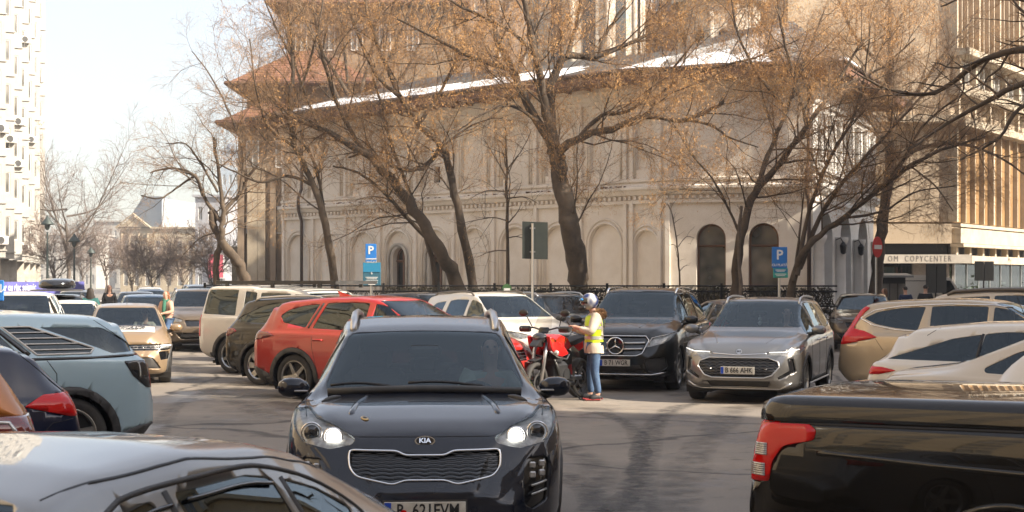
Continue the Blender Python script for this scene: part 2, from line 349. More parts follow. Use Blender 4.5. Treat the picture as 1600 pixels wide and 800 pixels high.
class Shell:
    def __init__(s, sp, nx=84, nv=28, end_sig=0.012):
        s.sp = sp; L = sp['L']
        core = np.linspace(-L / 2 + .22, L / 2 - .22, nx); e = .22 * (1 - np.cos(np.linspace(0, 1, 12) * math.pi / 2))
        xs = np.concatenate([-L / 2 + e[:-1], core, (L / 2 - e[:-1])[::-1]])
        f = {k: sm(sp[k], xs, sg) for k, sg in (('top', sp.get('sig', .022)), ('sh', .03), ('bot', .03), ('w', .025), ('ws', .025), ('wt', .03), ('crown', .05))}
        zt, zs, zb, w, ws, wt, cr = (f[k] for k in ('top', 'sh', 'bot', 'w', 'ws', 'wt', 'crown'))
        zs = np.minimum(zs, zt - .01); ze = np.maximum(zs + .006, zt - cr); one = np.ones_like(xs)
        wt = np.minimum(wt, ws - .03); hs = zs - zb
        crease = sp.get('crease', .0)
        ctrl = [(0 * one, zb), (.6 * w, zb), (.9 * w, zb + .0), (w * .985, zb + .10 * hs + .01), (w * .995 - crease * .5, zb + .30 * hs), (w - crease, zb + .52 * hs), (w, zb + .78 * hs), (ws * .35 + w * .65, zs - .035), (ws, zs - .004), (ws - .006, zs + .004),
                (ws - .02, zs + .012), (ws * .5 + wt * .5 + .012, zs * .5 + ze * .5), (wt + .006, ze - .02), (wt - .008, ze + .004), (wt * .88, ze * .45 + zt * .55), (wt * .55, zt - .004), (0 * one, zt)]
        ca = np.array(ctrl); Bm = bbasis(len(ctrl), nv)
        yz = np.einsum('vc,cdx->xvd', Bm, ca)          # nx, nv, 2
        rows = []; n = len(xs)
        def cap(i, sgn):
            yc, zc = 0.0, float((zt[i] + zb[i]) / 2); out = []
            for q, dx in ((.97, .008), (.88, .016), (.7, .022), (.5, .026), (.3, .028), (.12, .029)):
                out.append((xs[i] + sgn * dx, np.stack([yz[i, :, 0] * q, zc + (yz[i, :, 1] - zc) * q], 1)))
            return out
        for x, r in reversed(cap(0, -1)): rows.append((x, r))
        for i in range(n): rows.append((xs[i], yz[i]))
        rows += cap(n - 1, 1)
        V = []; ncol = 2 * nv - 2
        for x, r in rows:
            V += [(x, y, z) for y, z in r] + [(x, -y, z) for y, z in r[-2:0:-1]]
        Fs = []; nr = len(rows)
        for i in range(nr - 1):
            for k in range(ncol): a = i * ncol + k; b = i * ncol + (k + 1) % ncol; Fs.append((a, a + ncol, b + ncol, b))
        Fs.append(tuple(range(ncol))); Fs.append(tuple((nr - 1) * ncol + k for k in reversed(range(ncol))))
        bm = bmesh.new(); vv = [bm.verts.new(v) for v in V]
        for q in Fs: bm.faces.new([vv[i] for i in q])
        bmesh.ops.recalc_face_normals(bm, faces=bm.faces[:])
        s.bm = bm; bm.normal_update(); s.bvh = BVHTree.FromBMesh(bm)
    def cut(s, proj, poly, lim=None, nmin=.12, mirror=False):
        """cut the outline out of the shell, seen along the projection axis; returns the pieces as (verts, faces, normals)"""
        a, b, c = AX[proj]; bm = s.bm; sg = -1 if proj == 'rear' else 1
        ok = lambda f: (abs(f.normal[c]) > nmin if proj == 'side' else f.normal[c] * sg > nmin) and (lim is None or lim(f.calc_center_median()))
        xs = [p[0] for p in poly]; ys = [p[1] for p in poly]; bb = (min(xs) - .02, max(xs) + .02, min(ys) - .02, max(ys) + .02)
        def near(f, bb=bb):
            A = [v.co[a] for v in f.verts]; Bq = [v.co[b] for v in f.verts]
            return min(A) < bb[1] and max(A) > bb[0] and min(Bq) < bb[3] and max(Bq) > bb[2]
        k = len(poly)
        pool = [f for f in bm.faces if near(f) and ok(f)]
        for i in range(k):
            p, q = poly[i], poly[(i + 1) % k]; ex, ey = q[0] - p[0], q[1] - p[1]
            if math.hypot(ex, ey) < 1e-5: continue
            bb2 = (min(p[0], q[0]) - .03, max(p[0], q[0]) + .03, min(p[1], q[1]) - .03, max(p[1], q[1]) + .03)
            pool = [f for f in pool if f.is_valid]; sel = [f for f in pool if near(f, bb2)]
            if not sel: continue
            co = [0, 0, 0]; no = [0, 0, 0]; co[a], co[b] = p; no[a], no[b] = ey, -ex
            g = set(sel); [g.update(f.edges) for f in sel]; [g.update(f.verts) for f in sel]
            r = bmesh.ops.bisect_plane(bm, geom=list(g), plane_co=co, plane_no=no, dist=1e-5)
            pool = list(set(pool) | {x for x in r['geom'] if isinstance(x, bmesh.types.BMFace)})
        bm.normal_update()
        pick = []
        for f in pool:
            if f.is_valid and ok(f):
                m = f.calc_center_median()
                if inside(poly, m[a], m[b]): pick.append(f)
        res = {}
        for f in pick:
            key = 1 if f.calc_center_median().y >= 0 else -1
            if not (proj == 'side' or mirror): key = 0
            res.setdefault(key, []).append(f)
        out = {}
        for key, fs in res.items():
            idx = {}; V = []; N = []; Fc = []
            for f in fs:
                t = []
                for v in f.verts:
                    if v.index not in idx or True:
                        if v not in idx: idx[v] = len(V); V.append(v.co.copy()); N.append(v.normal.copy())
                    t.append(idx[v])
                Fc.append(t)
            out[key] = (V, Fc, N)
        if pick: bmesh.ops.delete(bm, geom=pick, context='FACES')
        return out
    def cast(s, proj, a, b, side=1):
        if proj == 'side': o, d = Vector((a, side * 3, b)), Vector((0, -side, 0))
        elif proj == 'front': o, d = Vector((6, a, b)), Vector((-1, 0, 0))
        elif proj == 'rear': o, d = Vector((-6, a, b)), Vector((1, 0, 0))
        else: o, d = Vector((a, b, 5)), Vector((0, 0, -1))
        h = s.bvh.ray_cast(o, d); return (h[0], h[1]) if h[0] is not None else (None, None)
    def path(s, proj, pts, side=1, off=.0, step=.05, close=False):
        pts = list(pts) + ([pts[0]] if close else []); out = []
        for i in range(len(pts) - 1):
            p, q = Vector(pts[i]), Vector(pts[i + 1]); n = max(1, int((q - p).length / step))
            for j in range(n):
                t = p.lerp(q, j / n); h, nn = s.cast(proj, t.x, t.y, side)
                if h is not None: out.append(h + nn * off)
        if not close:
            h, nn = s.cast(proj, pts[-1][0], pts[-1][1], side)
            if h is not None: out.append(h + nn * off)
        return out
def piece(p, name, m, parent, off=0.0, thick=0.0, smooth=True):
    V, Fc, N = p; bm = bmesh.new(); vv = [bm.verts.new(v + n * off) for v, n in zip(V, N)]
    for f in Fc:
        try: bm.faces.new([vv[i] for i in f])
        except ValueError: pass
    if thick:
        be = [e for e in bm.edges if e.is_boundary]; nm = {v: n for v, n in zip(vv, N)}
        r = bmesh.ops.extrude_edge_only(bm, edges=be)
        src = {}
        for e in be:
            pass
        nvs = [x for x in r['geom'] if isinstance(x, bmesh.types.BMVert)]
        from mathutils.kdtree import KDTree
        kd = KDTree(len(vv)); [kd.insert(v.co, i) for i, v in enumerate(vv)]; kd.balance()
        for v in nvs: v.co -= N[kd.find(v.co)[1]] * thick
    return bm_obj(name, bm, m, parent, smooth)
_wheelcache = {}
def wheel_meshes(r, wd, style, finish):
    k = (round(r, 3), wd, style, finish)
    if k in _wheelcache: return _wheelcache[k]
    rr = r * .70; t = MB(); h = wd / 2
    prof = [(rr, -h * .8), (rr + .01, -h * .95), (r * .85, -h), (r * .95, -h * .92), (r * .99, -h * .75), (r, -h * .4), (r, h * .4), (r * .99, h * .75), (r * .95, h * .92), (r * .85, h), (rr + .01, h * .95), (rr, h * .8)]
    t.lathe(prof, 36, 'Y'); me_t = t.obj('tyre', 'rubber', smooth=True); dt = me_t.data; bpy.data.objects.remove(me_t)
    b = MB(); b.lathe([(0, h * .1), (rr * .98, h * .1), (rr * .98, -h * .9)], 30, 'Y'); b.lathe([(0, h * .35), (rr * .62, h * .35), (rr * .62, h * .1)], 24, 'Y')
    o = b.obj('wheel', 'brake_dark', smooth=False); db = o.data; bpy.data.objects.remove(o)
    q = MB(); q.lathe([(rr * .90, h * .30), (rr * .93, h * .78), (rr * 1.0, h * .95), (rr * 1.02, h * .93), (rr * 1.0, h * .70), (rr * .96, h * .2)], 36, 'Y')
    ns, w0, w1, tw = {'five': (5, .13, .085, 0), 'ten': (10, .055, .045, 0), 'turbine': (7, .12, .16, .5), 'steel': (8, .12, .12, .15), 'double': (5, .05, .04, 0)}[style]
    for i in range(ns):
        for dd in ((-.16, .16) if style == 'double' else (0,)):
            a0 = 2 * math.pi * i / ns; a1 = a0 + tw; pts = []
            for (rad, ww, aa, yy) in ((rr * .16, w0 * 1.0, a0 + dd, h * .62), (rr * .95, w1, a1 + dd * 1.5, h * .80)):
                cx, cz = rad * math.cos(aa), rad * math.sin(aa); tx, tz = -math.sin(aa), math.cos(aa); hw = ww * rr * (1.35 if tw else 1.15) / 1.0
                pts += [(cx + tx * hw, yy, cz + tz * hw), (cx - tx * hw, yy, cz - tz * hw), (cx - tx * hw, yy - .03, cz - tz * hw), (cx + tx * hw, yy - .03, cz + tz * hw)]
            q.add(pts, [(0, 1, 5, 4), (1, 2, 6, 5), (2, 3, 7, 6), (3, 0, 4, 7), (0, 3, 2, 1), (4, 5, 6, 7)])
    q.lathe([(0, h * .70), (rr * .13, h * .70), (rr * .2, h * .62), (rr * .2, h * .3)], 16, 'Y')
    o = q.obj('rim', finish); dq = o.data; bpy.data.objects.remove(o)
    _wheelcache[k] = (db, dt, dq); return _wheelcache[k]
_seat = {}
def seat_mesh(w=.5):
    if w in _seat: return _seat[w]
    m = MB(); m.box((0, 0, .10), (.52, w, .16), bev=.05); m.box((-.27, 0, .42), (.14, w, .62), ry=-.2, bev=.06)
    n = max(1, int(w / .4))
    for i in range(n): m.box((-.38, (i - (n - 1) / 2) * w / n, .80), (.10, .26, .18), ry=-.15, bev=.05)
    o = m.obj('seat', 'seat_fabric', smooth=False); me = o.data; bpy.data.objects.remove(o); _seat[w] = me; return me
def plate(root, txt, x, z, rear=False, y=0.0, tilt=0.0, dot=False, w=.52, blue=True):
    p = MB().box((0, 0, 0), (.012, w, .112), bev=.003).obj('number_plate', 'plate_white', root)
    fr = MB().box((-.004, 0, 0), (.008, w + .02, .135)).obj('plate_frame', 'black_plastic', p)
    p.location = (x, y, z); p.rotation_euler = (0, tilt, math.pi if rear else 0)
    if blue: MB().box((.0075, -w / 2 + .024, 0), (.002, .042, .104)).obj('country_band', 'plate_blue', p)
    if txt: text('plate_text', txt, .112, 'ink', p, (.0085, .02, .0), (R(90), 0, R(90)), .0008, sx=.80, bold=.0016)
    if dot: MB().lathe([(0, .0), (.022, .0), (.022, -.003)], 14, 'X', (.0105, -.135, -.015)).obj('plate_dot', 'lamp_red', p)
    return p
def side_strip(sh, name, m, root, pts, r, proj='side', sides=(1, -1), close=False, n=5, off=0.0, step=.05, soft=0):
    for _ in range(soft):
        q = [pts[0]]
        for a, b in zip(pts, pts[1:]): q += [(a[0] * .75 + b[0] * .25, a[1] * .75 + b[1] * .25), (a[0] * .25 + b[0] * .75, a[1] * .25 + b[1] * .75)]
        pts = q + [pts[-1]]
    for sd in sides:
        pp = sh.path(proj, pts, sd, off, step, close)
        if len(pp) > 2: MB().tube(pp, r, n, close=close).obj(name, m, root, smooth=True)
def car(name, label, loc, hd, col, sp, axle_f, axle_r, wr=.35, group='parked and queuing cars in the street', cat='car', rim='five', rimfin='alloy', clad=0.0,
        chrome=False, rails=None, hero=None, see=True, sidetint='privacy_glass', seams=True, lod=0, mirror_col=None, front=True, rear=True, handles=True,
        hl=None, tl=None, tlr=None, hl_lit=False, grille=None, doors=None, antenna=None, grille_m='gloss_black', tl_m='lamp_red', roof_m=None, interior=True, ymin=.0, dlo_r=.03, mz=.0, front_tint='car_glass', cx=None, msc=1.0, mof=0.0, seat_x=0.0, rbump=0):
    root = empty(name, (loc[0], loc[1], 0), R(hd), label, cat, group)
    L, W, H = sp['L'], sp['W'], sp['H']; sh = Shell(sp, nx=76 if lod < 1 else 44, nv=26 if lod < 1 else 20)
    pm = M[col]; zc = H * .63
    # windows
    gi = 0
    for k, poly in enumerate(sp['dlo']):
        for sd, pc in sh.cut('side', rnd_poly(poly, dlo_r), lambda c: c.z > H * .5 and abs(c.y) > W * .25, nmin=.3).items():
            piece(pc, 'side_window', M[front_tint if k == 0 else sidetint], root, -.006)
    hw = sh.cut('front', rnd_poly(sp['wsp'], .05), lambda c: c.x > -.05 * L and c.z > H * .6 and c.x < L * .3, nmin=.25)
    for pc in hw.values(): piece(pc, 'windscreen', M['windscreen'], root, -.004)
    if sp.get('rwp') and rear:
        for pc in sh.cut('rear', rnd_poly(sp['rwp'], .05), lambda c: c.x < -.1 * L and c.z > H * .55, nmin=.2).values(): piece(pc, 'rear_window', M['privacy_glass'], root, -.004)
    # wheel arches
    ar = wr + .055
    for ax in (axle_f, axle_r):
        n = 22; circ = [(ax + ar * math.cos(2 * math.pi * i / n), wr - .02 + ar * math.sin(2 * math.pi * i / n)) for i in range(n)]
        sh.cut('side', circ, lambda c: abs(c.y) > W * .30, nmin=.02)
        if clad:
            big = [(ax + (ar + clad) * math.cos(math.pi * (-.12 + 1.24 * i / n)), wr - .02 + (ar + clad) * math.sin(math.pi * (-.12 + 1.24 * i / n))) for i in range(n + 1)]
            for pc in sh.cut('side', big, lambda c: abs(c.y) > W * .36, nmin=.02).values(): piece(pc, 'wheel_arch', M['black_plastic'], root, .012, .02)
        for sd in (1, -1):
            m = MB(); V = []; Fq = []
            for j, y in enumerate((sd * (W / 2 - .03), sd * (W / 2 - .42))):
                for i in range(17): a = math.pi * (-.15 + 1.3 * i / 16); V.append((ax + (ar + .01) * math.cos(a), y, wr - .02 + (ar + .01) * math.sin(a)))
            for i in range(16): Fq.append((i, i + 1, i + 18, i + 17))
            Fq.append(tuple(range(17, 34))); m.add(V, Fq).obj('wheel_well', 'brake_dark', root, fix=False)
    if clad:
        z1 = sp['bot'][2][1] + .13
        for pc in sh.cut('side', [(-L * .6, 0), (L * .6, 0), (L * .6, z1), (-L * .6, z1)], lambda c: abs(c.y) > W * .3 and abs(c.x) < L * .42, nmin=.05).values(): piece(pc, 'sill_cladding', M['black_plastic'], root, .008, .015)
    # lamps
    if hl and front:
        for side in (1, -1):
            poly = [(y * side, z) for y, z in hl]
            for pc in sh.cut('front', rnd_poly(poly, .015, 2), lambda c: c.x > L * .25, nmin=.0).values():
                h = piece(pc, 'headlight', M['reflector'], root, -.018); piece(pc, 'lens', M['lens'], h, .003, .02)
                if hero is not None: hero.setdefault('hl_objs', []).append((side, h))
    if grille and front:
        for g in grille:
            for pc in sh.cut('front', rnd_poly(g, .012, 2), lambda c: c.x > L * .3, nmin=.05).values(): piece(pc, 'grille', M[grille_m], root, -.03)
    if tl and rear:
        for sd, pc in sh.cut('side', rnd_poly(tl, .015, 2), lambda c: abs(c.y) > W * .5 * (1 - (tlr or .35)) and c.x < -L * .28, nmin=.0).items(): piece(pc, 'tail_light', M[tl_m], root, .006, .02)
    if cx: cx(sh, root)
    if rbump:
        for pc in sh.cut('side', [(-L * .6, .1), (-L * .385, .1), (-L * .40, rbump * H * .8), (-L * .46, rbump * H), (-L * .6, rbump * H * 1.05)], None, nmin=-1).values(): piece(pc, 'rear_bumper', M['black_plastic'], root, .01, .02)
    # skirt and body
    bm = sh.bm; bm.normal_update(); be = [e for e in bm.edges if e.is_boundary]
    nm = {v: v.normal.copy() for e in be for v in e.verts}
    if be:
        r = bmesh.ops.extrude_edge_only(bm, edges=be); nv = [x for x in r['geom'] if isinstance(x, bmesh.types.BMVert)]
        from mathutils.kdtree import KDTree
        ks = list(nm); kd = KDTree(len(ks)); [kd.insert(v.co, i) for i, v in enumerate(ks)]; kd.balance()
        for v in nv: v.co -= nm[ks[kd.find(v.co)[1]]] * .022
        for f in {f for v in nv for f in v.link_faces}: f.smooth = False
    me = bpy.data.meshes.new('body'); bm.to_mesh(me); bm.free()
    body = mobj('body', me, pm, root, True)
    # seams
    if seams:
        zb = sp['bot'][2][1] + .1; dl = sp['dlo']; zr = [p for p in dl]
        b0 = max(p[0] for p in dl[0]); b1 = (min(p[0] for p in dl[0]) + max(p[0] for p in dl[1])) / 2; b2 = (min(p[0] for p in dl[1]) + max(p[0] for p in dl[-1])) / 2 if len(dl) > 2 else min(p[0] for p in dl[1]) - .02
        for lst in ([(b0 + .03, H * .62), (b0 + .02, H * .35), (b0 - .02, zb)], [(b1, H * .63), (b1, zb)], [(b2 + .0, H * .65), (b2 + .02, H * .5), (max(b2 + .1, axle_r + ar + .03), H * .33), (max(b2 + .16, axle_r + ar + .06), zb)]):
            side_strip(sh, 'door_seam', 'ink', root, lst, .0045, n=4, off=-.001)
    if handles:
        dl = sp['dlo']; b1 = (min(p[0] for p in dl[0]) + max(p[0] for p in dl[1])) / 2; b2 = min(p[0] for p in dl[1])
        for hx in (b1 + .13, b2 + .16):
            for sd in (1, -1):
                h, n_ = sh.cast('side', hx, H * .575, sd)
                if h: MB().tube([h + Vector((-.10, sd * .004, 0)), h + Vector((-.07, sd * .035, .004)), h + Vector((.07, sd * .035, .004)), h + Vector((.10, sd * .004, 0))], [.012, .014, .014, .012], 6).obj('door_handle', 'chrome' if chrome else pm, root, smooth=True)
    if chrome:
        for poly in [sp['dlo']]:
            zz = [p for q in poly for p in q]; lo = [(b[0], b[1]) for b in (poly[-1][-1], poly[0][0])]
            side_strip(sh, 'window_trim', 'chrome', root, [(poly[-1][-2][0] - .01, poly[-1][-2][1]), poly[-1][-1], (poly[1][-1][0], poly[1][-1][1] - .02), (poly[0][0][0] + .02, poly[0][0][1] - .015)], .009)
    # mirrors
    for sd in (1, -1):
        bx = max(p[0] for p in sp['dlo'][0]) - .13 + 0; h, n_ = sh.cast('side', bx, H * .635, sd)
        if h is None: continue
        zz = H * .655 + mz; mm = MB(); yy = abs(h.y)
        prof = [(0.0, .0, .0), (.02, .052, .042), (.07, .075, .07), (.14, .078, .075), (.19, .068, .066), (.225, .04, .04), (.235, .004, .004)]
        V = []; Fq = []; K = 12
        for j, (dy, rx, rz) in enumerate(prof):
            for k in range(K):
                a = 2 * math.pi * k / K; ca, sa = math.cos(a), math.sin(a); ca = math.copysign(abs(ca) ** .7, ca); sa = math.copysign(abs(sa) ** .7, sa)
                V.append((bx + .06 + rx * ca * (1.1 if ca > 0 else .35), sd * (yy + .035 + mof + dy * msc), zz + .045 + rz * msc * sa))
        for j in range(len(prof) - 1):
            for k in range(K): Fq.append((j * K + k, j * K + (k + 1) % K, (j + 1) * K + (k + 1) % K, (j + 1) * K + k))
        mm.add(V, Fq); mo = mm.obj('mirror', M[mirror_col or col], root, smooth=True)
        MB().tube([(bx + .05, sd * (yy - .03), zz - .03), (bx + .05, sd * (yy + .10 + mof * .6), zz + .0)], [.035, .028], 6).obj('mirror_arm', 'black_plastic', mo, smooth=True)
        MB().box((bx + .036, sd * (yy + .15 + mof), zz + .045), (.004, .14, .085), bev=.01).obj('mirror_glass', 'chrome', mo)
    # wheels
    wd = .225
    db, dt, dr = wheel_meshes(wr, wd, rim, rimfin)
    for ax in (axle_f, axle_r):
        for sd in (1, -1):
            wo = mobj('wheel', db, None, root); wo.location = (ax, sd * (W / 2 - wd / 2 - .025), wr); wo.rotation_euler = (0, rnd.uniform(0, 1), 0 if sd > 0 else math.pi)
            mobj('tyre', dt, None, wo)
            if lod < 2: mobj('rim', dr, None, wo)
    # rails
    if rails:
        for sd in (1, -1):
            pts = sh.path('top', [(rails[0] * L, W * .5 * rails[2]), (rails[1] * L, W * .5 * rails[2])], 1, 0, .12); n = len(pts); out = []
            for i, p in enumerate(pts):
                e = min(i, n - 1 - i); out.append(Vector((p.x, p.y * sd, p.z + (.045 if e >= 1 else -.01))))
            MB().tube(out, .02 if len(rails) < 5 else rails[4], 6).obj('roof_rail', rails[3], root, smooth=True)
    if antenna: MB().tube([(antenna * L, 0, H - .02), (antenna * L - .12, 0, H + (.28 if antenna > -.2 else .3))], [.006, .003], 5).obj('antenna', 'ink', root)
    if interior:
        for sd in (1, -1):
            o = mobj('seat', seat_mesh(.5), None, root); o.location = (.02 * L + seat_x, sd * W * .21, .42 * H - .20)
        o = mobj('seat', seat_mesh(1.3), None, root); o.location = (-.16 * L + seat_x, 0, .42 * H - .24); o.scale = (1, 1, .92)
        MB().box((.20 * L, 0, .56 * H), (.55, W * .78, .16), bev=.06).obj('dashboard', 'interior', root)
        sw = MB(); ang = R(65); pts = [(.13 * L + .19 * math.cos(t) * math.cos(ang), W * .2 + .19 * math.sin(t), .60 * H + .19 * math.cos(t) * math.sin(ang)) for t in [2 * math.pi * i / 20 for i in range(20)]]
        sw.tube(pts, .014, 6, close=True).tube([(.13 * L, W * .2 - .18, .6 * H), (.135 * L, W * .2 + .18, .6 * H)], .02, 5).obj('steering_wheel', 'interior', root)
    MB().box((0, 0, .22), (L * .86, W * .80, .06)).obj('floor_pan', 'brake_dark', root)
    root['_dummy'] = 0; del root['_dummy']
    return root, sh
# ---------------------------------------------------------------- black crossover coming head-on
paint('paint_navy_black', (0.005, 0.009, 0.020), 0.3, 0.25, 0.05)
mat('brass', (0.5, 0.33, 0.12), 0.3, 0.8)
def bars_in(poly, sh, zs, r, mname, root, name='grille_bar', off=-.012, wave=0.0, proj='front'):
    """bars drawn across a front opening at heights zs, clipped to the outline"""
    for z in zs:
        xs = []
        for i in range(len(poly)):
            p, q = poly[i], poly[(i + 1) % len(poly)]
            if (p[1] > z) != (q[1] > z): xs.append(p[0] + (z - p[1]) / (q[1] - p[1]) * (q[0] - p[0]))
        xs.sort()
        for a, b in zip(xs[::2], xs[1::2]):
            n = max(2, int((b - a) / (.022 if wave else .05)))
            pts = []
            for i in range(n + 1):
                y = a + (b - a) * i / n; h, nn = sh.cast(proj, y, z)
                if h is None: continue
                pts.append(h + nn * off + Vector((0, 0, wave * abs(math.sin(math.pi * (y * 9))) if wave else 0)))
            if len(pts) > 1: MB().tube(pts, r, 4).obj(name, mname, root, smooth=True)
def make_kia():
    L, W, H = 4.48, 1.855, 1.635
    t = TEMPL['suv']
    top = [(-.5, .40), (-.496, .58), (-.485, .665), (-.462, .76), (-.425, .90), (-.405, .935), (-.36, .965), (-.2, .99), (-.09, .99), (-.01, .955), (.03, .925), (.20, .685), (.222, .668), (.34, .645), (.42, .600), (.455, .565), (.475, .52), (.49, .44), (.5, .34)]
    sp = scale_t(t, L, W, H, dict(top=top,
        sh=[(-.5, .37), (-.492, .54), (-.475, .635), (-.3, .645), (0, .64), (.20, .645), (.31, .64), (.37, .62), (.41, .59), (.44, .55), (.472, .47), (.5, .30)],
        w=[(-.5, .74), (-.488, .87), (-.46, .95), (-.38, .99), (0, .985), (.2, .99), (.30, 1.005), (.37, 1.0), (.42, .965), (.455, .89), (.48, .78), (.5, .60)],
        ws=[(-.5, .70), (-.488, .82), (-.46, .90), (-.38, .955), (0, .945), (.2, .95), (.33, .945), (.38, .92), (.42, .875), (.455, .79), (.48, .66), (.5, .50)],
        wt=[(-.5, .58), (-.47, .64), (-.41, .69), (-.2, .70), (.02, .665), (.11, .74), (.205, .83), (.3, .80), (.40, .70), (.46, .56), (.5, .35)],
        crown=[(-.5, .02), (-.44, .03), (-.38, .04), (.0, .04), (.1, .035), (.22, .03), (.3, .045), (.45, .04), (.5, .02)],
        dlo=[[(.165, .665), (.03, .895), (.0, .912), (.0, .665)], [(-.018, .667), (-.018, .915), (-.12, .92), (-.175, .91), (-.185, .68)], [(-.203, .685), (-.193, .905), (-.30, .88), (-.375, .79), (-.385, .74), (-.33, .70)]],
        ws_abs=[(-.735, 1.125), (-.5, 1.09), (0, 1.075), (.5, 1.09), (.735, 1.125), (.575, 1.50), (.3, 1.515), (0, 1.52), (-.3, 1.515), (-.575, 1.50)]))
    G = [(.49, .795), (.475, .818), (.18, .812), (.13, .785), (-.13, .785), (-.18, .812), (-.475, .818), (-.49, .795), (-.485, .71), (-.44, .655), (-.205, .605), (-.13, .632), (.13, .632), (.205, .605), (.44, .655), (.485, .71)]
    HLp = [(.45, .885), (.47, .85), (.62, .82), (.79, .855), (.86, .93), (.90, 1.035), (.79, 1.045), (.70, .99), (.58, .955)]
    FOG = lambda s: [(s * .64, .72), (s * .67, .765), (s * .80, .765), (s * .83, .72), (s * .80, .48), (s * .70, .43), (s * .64, .47)]
    LOW = [(-.55, .40), (.55, .40), (.46, .28), (-.46, .28)]
    def cx(sh, root):
        for pc in sh.cut('front', LOW, lambda c: c.x > L * .3).values(): piece(pc, 'lower_grille', M['black_plastic'], root, -.03)
        for s in (1, -1):
            for pc in sh.cut('front', rnd_poly(FOG(s), .02, 2), lambda c: c.x > L * .3, nmin=.02).values():
                p = piece(pc, 'fog_light_bezel', M['gloss_black'], root, -.02)
                for (y, z) in ((.70, .715), (.765, .722), (.70, .655), (.765, .662)):
                    h, n = sh.cast('front', s * y, z)
                    if h: MB().box(h + n * -.008, (.02, .042, .042), bev=.008).obj('fog_lamp', 'lamp_clear', p)
                for z in (.585, .53):
                    pts = [sh.cast('front', s * (.69 + .025 * i), z + .006 * i) for i in range(5)]
                    MB().tube([a + b * .0 for a, b in pts if a is not None], .007, 5).obj('trim_bar', 'satin_metal', p, smooth=True)
    hero = {}
    root, sh = car('crossover_car', 'shiny black crossover with lit headlights driving at the camera in the middle of the street', (-.685, 12.05), -86.7, 'paint_navy_black', sp, 1.33, -1.34, .36,
        rails=(-.36, .0, .60, 'satin_metal', .030), hl=HLp, grille=[G], clad=.06, rim='ten', cx=cx, hero=hero, antenna=None, sidetint='privacy_glass', mz=.005, msc=1.0, mof=-.075)
    ring = rnd_poly(G, .03, 3)
    side_strip(sh, 'grille_surround', 'chrome', root, ring, .008, 'front', (1,), True, 6, off=.0, step=.04)
    bars_in(G, sh, [.64, .665, .69, .715, .74, .765, .79], .0042, 'lamp_smoked', root, 'grille_mesh', -.012, .012)
    # emblem
    h, n = sh.cast('front', 0, .865)
    e = MB(); el = lambda k, a, b, zz: [(a * math.cos(t), b * math.sin(t)) for t in [2 * math.pi * i / 28 for i in range(28)]]
    em = MB().prism(el(0, .066, .032, 0), .008, h + n * .010, (0, 1, 0), (n.z * -.3, 0, 1)).obj('emblem', 'chrome', root)
    MB().prism(el(0, .058, .026, 0), .002, h + n * .0115, (0, 1, 0), (n.z * -.3, 0, 1)).obj('emblem_ground', 'lamp_smoked', em)
    tx = text('emblem_letters', 'KIA', .044, 'chrome', em, h + n * .0125, (R(72), 0, R(90)), .0012, sx=1.12, bold=.0012)
    # bonnet seams, crease ridges, scoops, wipers
    side_strip(sh, 'bonnet_seam', 'ink', root, [(-.80, 1.04), (-.72, .99), (-.6, .955), (-.46, .895), (0, .895), (.46, .895), (.6, .955), (.72, .99), (.80, 1.04)], .0045, 'front', (1,), n=4, off=-.001)
    side_strip(sh, 'bonnet_seam', 'ink', root, [(1.72, .79), (1.2, .84), (.98, .80)], .004, 'top', (1,), n=4, off=-.001)
    side_strip(sh, 'bonnet_seam', 'ink', root, [(1.72, -.79), (1.2, -.84), (.98, -.80)], .004, 'top', (1,), n=4, off=-.001)
    for s in (1, -1):
        pts = sh.path('top', [(.98, s * .40), (1.35, s * .46), (1.75, s * .50)], 1, -.012, .06)
        MB().tube(pts, [.004] + [.026] * (len(pts) - 2) + [.004], 8).obj('bonnet_crease', M['paint_navy_black'], root, smooth=True)
        pts = sh.path('top', [(1.02, s * .60), (1.14, s * .68), (1.22, s * .72)], 1, .002, .03); n_ = len(pts)
        MB().tube(pts, [.006 + .016 * math.sin(math.pi * i / max(1, n_ - 1)) for i in range(n_)], 6).obj('bonnet_vent', 'black_plastic', root, smooth=True)
    # enamel crest on the bonnet
    for (yy, xx) in ((-.40, 1.80),):
        h, n = sh.cast('top', xx, yy)
        if h: 
            b = MB().ball((0, 0, 0), .04, 12, (1.5, .62, .16)).obj('bonnet_badge', 'brass', root, smooth=True); b.location = h; b.rotation_euler = (0, .15, .3)
            MB().ball((0, 0, .003), .026, 10, (1.3, .62, .2)).obj('badge_ring', 'ink', b, smooth=True)
    # wipers
    for (y0, y1, x0, x1) in ((-.25, -.68, .90, .86), (.42, -.12, .90, .86)):
        pts = []
        for i in range(7):
            y = y0 + (y1 - y0) * i / 6; h, n = sh.cast('top', x0 + (x1 - x0) * i / 6 - .03 * math.sin(math.pi * i / 6), y)
            if h: pts.append(h + n * .03)
        w_ = MB().tube(pts, .011, 5).obj('wiper', 'ink', root, smooth=True)
    MB().tube([sh.cast('top', .93, y)[0] + Vector((0, 0, .012)) for y in (-.7, -.35, 0, .35, .7)], .03, 6).obj('cowl', 'black_plastic', root, smooth=True)
    # mirror pod behind the windscreen, headlamp internals
    MB().box((.30, 0, 1.37), (.10, .26, .09), bev=.03).obj('camera_housing', 'ink', root)
